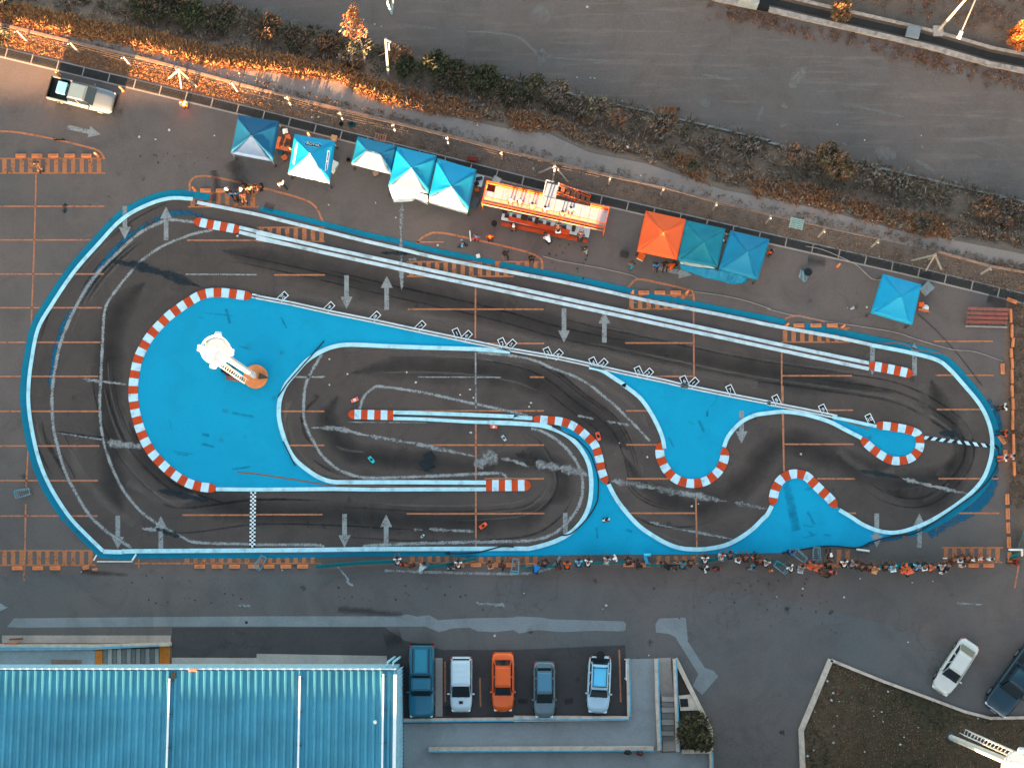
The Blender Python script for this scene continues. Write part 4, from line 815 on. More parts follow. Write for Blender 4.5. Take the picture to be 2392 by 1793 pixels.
def crate(name, p, dims, rz, mat, label, cat, lidmat=None, group=None):
    t = thing(name, label, cat, p, rz, group); m = MB(); m.box((0, 0, dims[2] / 2), dims, taper=1.02); m.build('body', mat, t, bevel=.02)
    m = MB(); m.box((0, 0, dims[2] + .025), (dims[0] * 1.03, dims[1] * 1.03, .05)); m.build('lid', lidmat or mat, t, bevel=.015)
    m = MB()
    for q in (-1, 1): m.box((q * dims[0] * .53, 0, dims[2] * .7), (.04, dims[1] * .4, .05))
    m.build('handle', m_lap, t); return t
ang = math.atan2(tu.y, tu.x)
crate('equipment_case', Q(480, 590, .76), (.42, .3, .22), ang, m_lap, 'black equipment case on the left end of the timing table', 'case')
crate('equipment_case', Q(795, 680, .76), (.5, .42, .2), ang, m_lap, 'big black equipment case between two timing table tops', 'case')
crate('equipment_case', Q(990, 740, .76), (.24, .5, .3), ang, m_lap, 'tall black case near the white cup on the timing table', 'case')
crate('equipment_case', Q(1590, 860, .76), (.26, .5, .28), ang, m_lap, 'black case near the right end of the timing table', 'case')
def cup(p, r, h, mat, label, name='cup', cat='cup'):
    m = MB(); m.lathe([(r * .8, 0), (r, h), (r * .85, h), (r * .7, h * .15)], n=10); o = m.build(name, mat, None, p); return tag(o, label, cat)
cup(Q(1048, 718, .76), .09, .16, m_inkw, 'white cup standing on the timing table')
# ---------------------------------------------------------------- people: one continuous skinned body per pose, clothing as children
def skin_mesh(name, nodes, edges, root=0, sub=1):
    me = bpy.data.meshes.new(name); me.from_pydata([n[0] for n in nodes], edges, []); o = bpy.data.objects.new(name, me); COL.objects.link(o)
    md = o.modifiers.new('s', 'SKIN'); md.use_smooth_shade = True; md.branch_smoothing = .4
    for i, n in enumerate(nodes):
        r = n[1]; d = me.skin_vertices[0].data[i]; d.radius = r if isinstance(r, tuple) else (r, r); d.use_root = (i == root)
    if sub: s = o.modifiers.new('u', 'SUBSURF'); s.levels = sub; s.render_levels = sub
    bpy.context.view_layer.update(); dg = bpy.context.evaluated_depsgraph_get(); r = bpy.data.meshes.new_from_object(o.evaluated_get(dg)); bpy.data.objects.remove(o); bpy.data.meshes.remove(me)
    r.name = name
    for p in r.polygons: p.use_smooth = True
    return r
def mir(j): return {k: (v if not k.endswith('L') else v) for k, v in j.items()}
BASE = dict(pel=(0, 0, .95), sp=(0, 0, 1.1), ch=(.0, 0, 1.28), nk=(0, 0, 1.46), hd0=(.01, 0, 1.55), hd1=(.02, 0, 1.64), hd2=(.01, 0, 1.72),
            shL=(0, .18, 1.41), elL=(-.03, .25, 1.14), wrL=(.04, .26, .90), plL=(.06, .26, .83), hipL=(0, .10, .90), knL=(.02, .11, .50), anL=(-.01, .11, .09), toL=(.15, .13, .04),
            shR=(0, -.18, 1.41), elR=(-.03, -.25, 1.14), wrR=(.04, -.26, .90), plR=(.06, -.26, .83), hipR=(0, -.10, .90), knR=(.02, -.11, .50), anR=(-.01, -.11, .09), toR=(.15, -.13, .04))
POSES = {'stand': {}, 'walk': dict(knL=(.2, .1, .52), anL=(.22, .1, .1), toL=(.38, .11, .05), knR=(-.06, -.1, .5), anR=(-.3, -.1, .16), toR=(-.18, -.11, .05), elL=(-.14, .23, 1.15), wrL=(-.16, .24, .92), plL=(-.15, .24, .85), elR=(.1, -.23, 1.15), wrR=(.24, -.22, 1.0), plR=(.3, -.21, .96)),
         'hold': dict(elL=(-.02, .25, 1.15), wrL=(.22, .16, 1.1), plL=(.29, .13, 1.12), elR=(-.02, -.25, 1.15), wrR=(.22, -.16, 1.1), plR=(.29, -.13, 1.12)),
         'lean': dict(pel=(-.12, 0, .93), hipL=(-.12, .1, .88), hipR=(-.12, -.1, .88), sp=(-.04, 0, 1.08), ch=(.08, 0, 1.24), nk=(.2, 0, 1.38), hd0=(.25, 0, 1.45), hd1=(.29, 0, 1.53), hd2=(.3, 0, 1.61), shL=(.15, .19, 1.34), shR=(.15, -.19, 1.34), elL=(.2, .27, 1.08), elR=(.2, -.27, 1.08), wrL=(.44, .16, 1.04), wrR=(.44, -.16, 1.04), plL=(.51, .13, 1.05), plR=(.51, -.13, 1.05)),
         'bend': dict(pel=(-.2, 0, .9), hipL=(-.2, .1, .86), hipR=(-.2, -.1, .86), sp=(-.06, 0, 1.0), ch=(.12, 0, 1.06), nk=(.3, 0, 1.12), hd0=(.37, 0, 1.14), hd1=(.45, 0, 1.17), hd2=(.52, 0, 1.2), shL=(.22, .19, 1.09), shR=(.22, -.19, 1.09), elL=(.28, .24, .84), elR=(.28, -.24, .84), wrL=(.42, .2, .68), wrR=(.42, -.2, .68), plL=(.47, .19, .63), plR=(.47, -.19, .63)),
         'sit': dict(pel=(0, 0, .52), hipL=(.02, .1, .5), hipR=(.02, -.1, .5), sp=(-.02, 0, .68), ch=(.02, 0, .86), nk=(.05, 0, 1.04), hd0=(.07, 0, 1.12), hd1=(.09, 0, 1.21), hd2=(.09, 0, 1.29), shL=(.03, .18, .99), shR=(.03, -.18, .99), elL=(.06, .24, .73), elR=(.06, -.24, .73), wrL=(.28, .17, .62), wrR=(.28, -.17, .62), plL=(.35, .15, .6), plR=(.35, -.15, .6), knL=(.42, .13, .52), knR=(.42, -.13, .52), anL=(.42, .13, .09), anR=(.42, -.13, .09), toL=(.57, .14, .04), toR=(.57, -.14, .04))}
m_skin = M('skin', rgb(124, 80, 60), .6, var=.05); m_eye = M('eye_dark', rgb(20, 14, 12), .3)
PM = {}
for pn, ov in POSES.items():
    J = {k: Vector(v) for k, v in {**BASE, **ov}.items()}
    nodes, idx, edges = [], {}, []
    def nd(k, p, r): idx[k] = len(nodes); nodes.append((tuple(p), r))
    for k, r in (('pel', .13), ('sp', .115), ('ch', .14), ('nk', .05), ('hd0', .07), ('hd1', .092), ('hd2', .066)): nd(k, J[k], r)
    fwd = (J['hd1'] - J['nk']).cross(Vector((0, 1, 0))); fwd = Vector((fwd.x, 0, fwd.z)).normalized()
    if fwd.x < 0: fwd = -fwd
    ax = (J['hd2'] - J['hd0']).normalized(); face = Vector((0, 1, 0)).cross(ax).normalized()
    nd('nose', J['hd1'] + face * .115 - ax * .01, .013)
    edges += [('pel', 'sp'), ('sp', 'ch'), ('ch', 'nk'), ('nk', 'hd0'), ('hd0', 'hd1'), ('hd1', 'hd2'), ('hd1', 'nose')]
    for sgn, sd_ in ((1, 'L'), (-1, 'R')):
        nd('ear' + sd_, J['hd1'] + Vector((0, sgn * .10, 0)), .014); edges.append(('hd1', 'ear' + sd_))
        for k, r in (('sh', .062), ('el', .044), ('wr', .028), ('pl', .036), ('hip', .092), ('kn', .058), ('an', .04), ('to', .034)): nd(k + sd_, J[k + sd_], r)
        edges += [('ch', 'sh' + sd_), ('sh' + sd_, 'el' + sd_), ('el' + sd_, 'wr' + sd_), ('wr' + sd_, 'pl' + sd_), ('pel', 'hip' + sd_), ('hip' + sd_, 'kn' + sd_), ('kn' + sd_, 'an' + sd_), ('an' + sd_, 'to' + sd_)]
        hd_ = (J['pl' + sd_] - J['wr' + sd_]).normalized(); side = Vector((1, 0, 0)) if abs(hd_.x) < .6 else Vector((0, sgn, 0)); side = (side - hd_ * side.dot(hd_)).normalized(); cur = hd_.cross(side) * (-sgn)
        for f in range(4):
            a_ = J['pl' + sd_] + hd_ * .035 + side * (.027 - .018 * f); l_ = (.038, .044, .042, .033)[f]
            nd('f%d' % f + sd_, a_ + hd_ * l_ * .7, .009); nd('g%d' % f + sd_, a_ + hd_ * l_ * 1.3 + cur * .014, .008); edges += [('pl' + sd_, 'f%d' % f + sd_), ('f%d' % f + sd_, 'g%d' % f + sd_)]
        nd('t' + sd_, J['wr' + sd_].lerp(J['pl' + sd_], .6) + side * .05, .010); nd('u' + sd_, J['wr' + sd_].lerp(J['pl' + sd_], .6) + side * .065 + hd_ * .035, .009); edges += [('pl' + sd_, 't' + sd_), ('t' + sd_, 'u' + sd_)]
    body = skin_mesh('body', nodes, [(idx[a], idx[b]) for a, b in edges]); body.materials.append(m_skin); body.materials.append(m_eye)
    bm = bmesh.new(); bm.from_mesh(body)
    for sgn in (1, -1):
        r_ = bmesh.ops.create_uvsphere(bm, u_segments=6, v_segments=5, radius=.013, matrix=Matrix.Translation(J['hd1'] + face * .088 + Vector((0, sgn * .034, 0)) + ax * .015))
        for f in {f for v in r_['verts'] for f in v.link_faces}: f.material_index = 1
    r_ = bmesh.ops.create_cube(bm, size=.02, matrix=Matrix.Translation(J['hd1'] + face * .082 - ax * .055) @ Matrix.Diagonal((.8, 2.2, .35, 1)))
    for f in {f for v in r_['verts'] for f in v.link_faces}: f.material_index = 1
    bm.to_mesh(body); bm.free()
    def part(keys, ed, name): 
        ks = list(keys); return skin_mesh(name, [(tuple(J[k]) if not isinstance(keys[k], list) else tuple(keys[k][1]), keys[k] if not isinstance(keys[k], list) else keys[k][0]) for k in ks], [(ks.index(a), ks.index(b)) for a, b in ed])
    mu = {s: J['sh' + s].lerp(J['el' + s], .78) for s in 'LR'}; nb_ = J['ch'].lerp(J['nk'], .72); waist = J['pel'].lerp(J['sp'], -.35)
    shirt = part({'pel': [.152, waist], 'sp': .142, 'ch': .165, 'nk': [.075, nb_], 'shL': .086, 'elL': [.066, mu['L']], 'shR': .086, 'elR': [.066, mu['R']]}, [('pel', 'sp'), ('sp', 'ch'), ('ch', 'nk'), ('ch', 'shL'), ('shL', 'elL'), ('ch', 'shR'), ('shR', 'elR')], 'shirt')
    al = {s: J['an' + s].lerp(J['kn' + s], .06) for s in 'LR'}
    trs = part({'pel': .148, 'hipL': .112, 'knL': .078, 'anL': [.06, al['L']], 'hipR': .112, 'knR': .078, 'anR': [.06, al['R']]}, [('pel', 'hipL'), ('hipL', 'knL'), ('knL', 'anL'), ('pel', 'hipR'), ('hipR', 'knR'), ('knR', 'anR')], 'trousers')
    hm = MB(); hm.lathe([(.112, .0), (.118, .03), (.108, .075), (.075, .11), (.03, .125)], n=12); rot = Vector((0, 0, 1)).rotation_difference((ax - face * .45).normalized()).to_matrix().to_4x4()
    Xh = Matrix.Translation(J['hd1'] + ax * .005 - face * .012) @ rot; hm.v = [tuple(Xh @ Vector(q)) for q in hm.v]; ho = hm.build('hair', m_eye); hair = ho.data; bpy.data.objects.remove(ho)
    cm = MB(); cm.lathe([(.118, .03), (.122, .06), (.1, .11), (.04, .14)], n=12); cm.prism([(.08, -.08), (.2, -.07), (.23, 0), (.2, .07), (.08, .08)], .03, .045); rot2 = Matrix((face, Vector((0, 1, 0)), ax)).transposed().to_4x4()
    Xc = Matrix.Translation(J['hd1']) @ rot2; cm.v = [tuple(Xc @ Vector(q)) for q in cm.v]; co = cm.build('cap', m_eye); cap = co.data; bpy.data.objects.remove(co)
    shoes = []
    for s in 'LR':
        d_ = J['to' + s] - J['an' + s]; a_ = math.atan2(d_.y, d_.x); sm_ = MB(); sm_.box((J['an' + s].x + .05 * math.cos(a_), J['an' + s].y + .05 * math.sin(a_), J['to' + s].z + .02), (.28, .105, .095), a_, taper=.8); so2 = sm_.build('shoe', m_eye, bevel=.02); shoes.append(so2.data); bpy.data.objects.remove(so2)
    PM[pn] = dict(body=body, shirt=shirt, trousers=trs, hair=hair, cap=cap, shoes=shoes)
CLR = dict(white=(220, 226, 228), grey=(130, 138, 144), palegrey=(176, 184, 188), black=(28, 28, 32), navy=(30, 44, 66), blue=(0, 120, 190), teal=(0, 130, 150), lightblue=(90, 180, 220), orange=(226, 88, 20), salmon=(220, 104, 78), red=(180, 40, 24), brown=(86, 52, 36), dark=(46, 40, 40), tan=(206, 150, 104), pink=(206, 176, 174), maroon=(90, 30, 26))
def cloth(c): return M('cloth_' + c, rgb(*CLR[c]), .8, var=.1, scale=6)
m_hairs = {'k': M('hair_black', rgb(24, 20, 20), .5), 'b': M('hair_brown', rgb(64, 40, 28), .5)}
m_shoe = M('shoe_dark', rgb(40, 40, 42), .6); m_shoew = M('shoe_white', rgb(200, 200, 200), .6)
def person(p, label, shirt='white', tr='navy', pose='stand', ang=90, hair='k', group='spectators along the bottom of the track', sit=0.0, k=1.0):
    t = thing('person', label, 'person', p, R(ang), group); t.scale = (1.1 * k, 1.1 * k, 1.04 * k); D = PM[pose]
    def ch(name, me, mat, slot=True):
        o = bpy.data.objects.new(name, me); COL.objects.link(o); o.parent = t
        if mat is not None:
            if not me.materials: me.materials.append(mat)
            o.material_slots[0].link = 'OBJECT'; o.material_slots[0].material = mat
        return o
    ch('body', D['body'], None); ch('shirt', D['shirt'], cloth(shirt)); ch('trousers', D['trousers'], cloth(tr))
    if hair in 'kb': ch('hair', D['hair'], m_hairs[hair])
    else: ch('hair', D['hair'], m_hairs['k']); ch('cap', D['cap'], cloth({'w': 'white', 'o': 'orange', 'd': 'dark', 'r': 'red'}[hair]))
    for s in D['shoes']: ch('shoe', s, m_shoew if tr == 'white' or shirt == 'pink' else m_shoe)
    return t
def at(sx, sy, z=0.0, hz=1.5): 
    q = S(sx, sy, z + hz); return Vector((q.x, q.y, z))
for sx, sy, sh, tr, po, an, hr, lb in (
    (928, 1311, 'white', 'navy', 'lean', 95, 'k', 'person in white at the left end of the crowd, by the long teal banner'), (942, 1318, 'orange', 'dark', 'stand', 80, 'k', 'person in bright orange beside the first white shirt of the crowd'),
    (962, 1320, 'dark', 'maroon', 'hold', 110, 'b', 'person in dark clothes with red trousers, third from the left of the crowd'), (983, 1328, 'palegrey', 'grey', 'bend', 60, 'k', 'person in pale grey bending over the grey pavement line'),
    (1053, 1327, 'grey', 'dark', 'stand', 90, 'k', 'person in dark grey standing back from the tilted teal banner'), (1070, 1319, 'white', 'black', 'lean', 90, 'k', 'person in white leaning near a wheel stop, arms spread'),
    (1145, 1320, 'brown', 'tan', 'lean', 100, 'b', 'person in brown behind a wheel stop, left of the thin dark figure'), (1173, 1321, 'maroon', 'dark', 'walk', 75, 'b', 'thin figure in dark red between two wheel stops'),
    (1253, 1329, 'blue', 'navy', 'bend', 70, 'b', 'person in bright blue bending over beside the first shopping cart'), (1272, 1316, 'black', 'navy', 'lean', 70, 'k', 'person in black at the banner next to the bent blue shirt'),
    (1305, 1327, 'brown', 'dark', 'sit', 90, 'b', 'small person in brown left of the big orange jacket'), (1325, 1321, 'orange', 'dark', 'lean', 90, 'k', 'person in a large orange jacket with arms out, middle of the crowd'),
    (1352, 1316, 'lightblue', 'navy', 'lean', 90, 'k', 'small person in light blue right of the big orange jacket'), (1374, 1315, 'white', 'black', 'lean', 80, 'k', 'person in white right of the small light blue one'),
    (1418, 1310, 'palegrey', 'grey', 'lean', 80, 'k', 'person in pale grey alone on the thin teal banner'), (1438, 1303, 'white', 'red', 'hold', 200, 'w', 'person in white and red inside the banner by the blue paint'),
    (1469, 1311, 'black', 'black', 'lean', 100, 'k', 'tall person in black at the end of the thin teal banner'), (1495, 1325, 'black', 'dark', 'sit', 110, 'k', 'person in black with bare arms sitting by the pale board'),
    (1558, 1321, 'black', 'black', 'bend', 150, 'k', 'person in black stooping over a wheel stop'), (1575, 1327, 'dark', 'grey', 'sit', 60, 'b', 'person in dark grey sitting behind the stooping black figure'),
    (1595, 1320, 'teal', 'navy', 'lean', 80, 'k', 'person in teal blue right of the stooping black figure'), (1614, 1316, 'black', 'brown', 'lean', 60, 'b', 'person in black right of the teal blue shirt'),
    (1648, 1308, 'white', 'dark', 'lean', 90, 'k', 'person in white standing at the green end of the banner'), (1650, 1329, 'white', 'black', 'walk', 150, 'k', 'person in white carrying a bag, one step behind the crowd'),
    (1676, 1329, 'red', 'dark', 'stand', 100, 'k', 'person in orange red right of the one carrying a bag'), (1687, 1301, 'pink', 'grey', 'lean', 80, 'b', 'person in pale pink leaning over towards the blue paint'),
    (1707, 1298, 'navy', 'navy', 'lean', 100, 'k', 'person in navy right of the pale pink one'), (1727, 1305, 'black', 'white', 'lean', 70, 'k', 'person in black with white trousers where the crowd thickens'),
    (1744, 1304, 'maroon', 'dark', 'lean', 95, 'b', 'person in dark red beside the black shirt and white trousers'), (1764, 1306, 'salmon', 'dark', 'sit', 60, 'k', 'person in salmon half hidden in the dark group left of the middle cart'),
    (1777, 1311, 'brown', 'maroon', 'lean', 90, 'b', 'person in brown in the dark group left of the middle cart'), (1791, 1316, 'palegrey', 'dark', 'lean', 70, 'b', 'person in pale grey just left of the middle cart'),
    (1761, 1325, 'teal', 'grey', 'walk', 0, 'k', 'person in turquoise walking behind the crowd'), (1849, 1288, 'blue', 'navy', 'hold', 20, 'k', 'person in blue on the track side of the banner beside a cart'),
    (1849, 1328, 'white', 'dark', 'lean', 120, 'b', 'person in bright white right of the middle cart'), (1873, 1330, 'grey', 'palegrey', 'lean', 80, 'k', 'person in grey right of the bright white shirt'),
    (1896, 1321, 'orange', 'salmon', 'lean', 60, 'k', 'person in orange in front of an orange hatched bar'), (1911, 1325, 'salmon', 'salmon', 'lean', 80, 'b', 'person in salmon touching the one in orange'),
    (1943, 1301, 'black', 'dark', 'sit', 90, 'w', 'person in black with a white cap sitting on the hatched stripes'), (1938, 1319, 'black', 'black', 'lean', 100, 'k', 'person in black below the seated white cap'),
    (1929, 1340, 'brown', 'dark', 'bend', 150, 'b', 'person in dark brown bending low behind the crowd'), (1947, 1336, 'salmon', 'maroon', 'walk', 60, 'k', 'person in red and salmon next to the low bending brown figure'),
    (1974, 1317, 'white', 'black', 'lean', 95, 'k', 'person in white with black shoulders right of the hatched stripes'), (1993, 1318, 'grey', 'navy', 'lean', 45, 'k', 'person in blue grey right of the white and black one'),
    (2006, 1321, 'dark', 'dark', 'lean', 90, 'b', 'person in dark clothes, first of the dark row by the long right banner'), (2017, 1325, 'black', 'dark', 'lean', 110, 'k', 'person in black, second of the dark row by the long right banner'),
    (2033, 1326, 'dark', 'maroon', 'lean', 80, 'k', 'person in dark red brown, third of the dark row by the long right banner'), (2047, 1331, 'tan', 'tan', 'lean', 70, 'b', 'person in tan in the row by the long right banner'),
    (2071, 1325, 'black', 'dark', 'lean', 90, 'k', 'person in black between the tan and the light blue shirts'), (2089, 1327, 'lightblue', 'white', 'lean', 100, 'b', 'person in light blue at the middle of the long right banner'),
    (2115, 1331, 'orange', 'salmon', 'lean', 80, 'o', 'person in orange with an orange cap by the long right banner'), (2127, 1336, 'salmon', 'dark', 'bend', 40, 'b', 'person in salmon pressed against the one in the orange cap'),
    (2143, 1325, 'lightblue', 'navy', 'lean', 80, 'k', 'person in washed out blue near the right end of the banner'), (2163, 1324, 'dark', 'white', 'lean', 100, 'k', 'person in dark with a white stripe near the right end of the banner'),
    (2178, 1327, 'salmon', 'brown', 'lean', 70, 'b', 'person in salmon brown near the right end of the banner'), (2203, 1325, 'palegrey', 'dark', 'lean', 90, 'b', 'person in pale grey in the clump at the end of the banner'),
    (2207, 1337, 'white', 'grey', 'sit', 100, 'k', 'person in grey and white stripes low in the clump at the end of the banner'), (2217, 1322, 'dark', 'black', 'lean', 60, 'k', 'person in dark clothes at the right of the clump'),
    (2231, 1309, 'brown', 'maroon', 'lean', 95, 'b', 'person in rust brown at the left of the sunlit group'), (2247, 1305, 'navy', 'white', 'lean', 90, 'b', 'person in navy and white in the sunlit group'),
    (2263, 1305, 'brown', 'dark', 'lean', 85, 'b', 'person in dark brown left of the white shirts at the lower right'), (2279, 1307, 'white', 'dark', 'hold', 92, 'b', 'person in a white shirt at the lower right, left of the grey one'),
    (2297, 1304, 'palegrey', 'salmon', 'hold', 88, 'b', 'person in pale grey between two white shirts at the lower right'), (2316, 1305, 'white', 'grey', 'hold', 90, 'b', 'person in a dazzling white shirt at the right end of the crowd'),
    (2252, 1321, 'white', 'tan', 'sit', 80, 'b', 'person in white and tan sitting behind the sunlit group'), (2383, 1313, 'red', 'maroon', 'sit', 170, 'b', 'person in red at the lower right edge beside a yellow object')):
    person(at(sx, sy), lb, sh, tr, po, an, hr)
person(at(2356, 948), 'person in white sitting on the orange curb blocks, uppermost at the right edge', 'white', 'black', 'sit', 190, 'b', 'people on the right edge curb blocks')
person(at(2357, 1010), 'person in bright orange on the curb blocks at the right edge', 'orange', 'black', 'sit', 175, 'k', 'people on the right edge curb blocks')
person(at(2356, 1068), 'person in white sitting on the curb blocks beside a pink one', 'white', 'salmon', 'sit', 185, 'b', 'people on the right edge curb blocks')
person(at(2368, 1064), 'person in pink at the lower end of the curb blocks at the right edge', 'pink', 'salmon', 'hold', 180, 'k', 'people on the right edge curb blocks')
person(at(1416, 1213), 'marshal in white standing alone on the blue paint below the hairpin', 'white', 'black', 'stand', 100, 'k', 'people in the paddock')
G = 'people in the paddock'
for sx, sy, sh, tr, po, an, hr, lb in (
    (656, 426, 'white', 'black', 'walk', 300, 'b', 'person in white and red walking below the branded tent'), (524, 437, 'grey', 'navy', 'sit', 320, 'w', 'person in grey with a white cap sitting leftmost in the group by the hatching'),
    (537, 446, 'blue', 'navy', 'sit', 300, 'k', 'person in mid blue sitting in the group by the hatching'), (549, 446, 'blue', 'black', 'sit', 280, 'k', 'person in dark blue sitting beside the one in mid blue'),
    (567, 432, 'black', 'black', 'lean', 250, 'w', 'person in black with a white cap in the group by the hatching'), (581, 438, 'tan', 'dark', 'hold', 290, 'b', 'person in tan in the group by the hatching'), (563, 450, 'salmon', 'tan', 'sit', 280, 'b', 'person in salmon sitting low in the group by the hatching'),
    (604, 432, 'brown', 'black', 'lean', 200, 'k', 'person in rust orange at the right of the group by the hatching'), (1079, 567, 'lightblue', 'navy', 'walk', 350, 'b', 'person in light blue walking left of the white sign'), (1113, 551, 'blue', 'red', 'stand', 250, 'b', 'person in blue with a red cap right of the white sign'),
    (1145, 552, 'orange', 'dark', 'stand', 270, 'o', 'person in orange standing inside the curved orange line'), (1181, 590, 'black', 'dark', 'walk', 280, 'k', 'person in black between the curved orange line and the border'), (1242, 600, 'black', 'black', 'stand', 270, 'k', 'person in black on the tip of the hatched island'),
    (1281, 556, 'white', 'black', 'bend', 120, 'k', 'person in white squatting in front of the timing table'), (1356, 553, 'navy', 'dark', 'lean', 80, 'b', 'person in navy leaning on the right part of the timing table'), (1304, 533, 'black', 'white', 'lean', 90, 'k', 'person in black and white working at the timing table'),
    (1200, 531, 'brown', 'dark', 'sit', 95, 'w', 'person in dark brown with a white cap at the left of the timing table'), (1366, 580, 'black', 'grey', 'walk', 290, 'k', 'person in black and grey walking right below the timing table'), (1477, 613, 'brown', 'teal', 'walk', 60, 'b', 'person in brown and teal by the orange box under the orange tent'),
    (1534, 617, 'blue', 'black', 'walk', 270, 'k', 'person in bright blue striding below the orange tent'), (1572, 617, 'orange', 'black', 'bend', 210, 'b', 'person in orange beside the pale sheet below the orange tent'), (1556, 610, 'dark', 'black', 'sit', 270, 'k', 'person in dark clothes between the blue and the orange figures'),
    (1802, 586, 'orange', 'black', 'stand', 300, 'k', 'person in orange at the right corner of the blue tent'), (1688, 560, 'white', 'black', 'lean', 200, 'k', 'person in white and black in the gap between the teal and blue tents'), (426, 238, 'white', 'orange', 'stand', 280, 'o', 'small figure in white and orange by the drain right of the pickup')):
    person(at(sx, sy), lb, sh, tr, po, an, hr, G)
person(at(77, 377), 'person sitting at the hatched island at the far left', 'black', 'tan', 'sit', 300, 'b', G)
G = 'drivers on the orange stand'
for X, Y, sh, tr, hr, lb in ((575, 395, 'tan', 'dark', 'w', 'driver with a white cap, leftmost on the orange stand'), (728, 415, 'brown', 'dark', 'w', 'second driver from the left on the orange stand, dark with a white cap'), (922, 465, 'tan', 'tan', 'b', 'third driver from the left on the orange stand, in tan'),
                             (1130, 520, 'white', 'black', 'k', 'fourth driver from the left on the orange stand, in black and white'), (1410, 595, 'tan', 'brown', 'b', 'driver right of the middle of the orange stand, in tan'), (1545, 530, 'white', 'brown', 'k', 'rightmost driver standing back on the orange stand')):
    q = Q(X, Y, DZ + 1.5); q.z = DZ; person(q, lb, sh, tr, 'hold' if X != 1545 else 'stand', 262, hr, G)
G = 'people by the lower wall'
person(at(1467, 1758), 'person in black standing by the low cream wall at the bottom', 'black', 'black', 'stand', 270, 'k', G); person(at(1496, 1760), 'person in brown red by the low cream wall at the bottom', 'maroon', 'dark', 'stand', 270, 'b', G)
# ---------------------------------------------------------------- vehicles
m_glass = M('car_glass', rgb(22, 36, 46), .08, var=.03, spec=.6); m_tyre = M('tyre_rubber_black', rgb(20, 20, 22), .9); m_rim = M('alloy', rgb(170, 174, 178), .35, .7, var=.03); m_lamp = M('headlamp', rgb(226, 232, 236), .15, spec=.6, var=.02); m_tail = M('tail_lamp', rgb(190, 40, 20), .3, var=.03); m_trim = M('black_trim', rgb(24, 25, 27), .6); m_plate = M('number_plate_white', rgb(220, 220, 214))
def paint(n, c): return M('paint_' + n, rgb(*c), .28, .1, var=.03, scale=.8, spec=.5, coat=.4)
def quadpanel(q, iu0, iu1, iv0, iv1, off, th=.012):
    """slab lying on the quad q (a, b, c, d); insets along u (a to b) and v (a to d)"""
    a, b, c, d = [Vector(x) for x in q]; f = lambda u, v: a.lerp(b, u).lerp(d.lerp(c, u), v); n = (b - a).cross(d - a).normalized(); m = MB(); top = []; bot = []
    for u, v in ((iu0, iv0), (1 - iu1, iv0), (1 - iu1, 1 - iv1), (iu0, 1 - iv1)): p = f(u, v); top.append(p + n * (off + th)); bot.append(p + n * off - n * th)
    m.add(bot + top, [(0, 3, 2, 1), (4, 5, 6, 7), (0, 1, 5, 4), (1, 2, 6, 5), (2, 3, 7, 6), (3, 0, 4, 7)]); return m
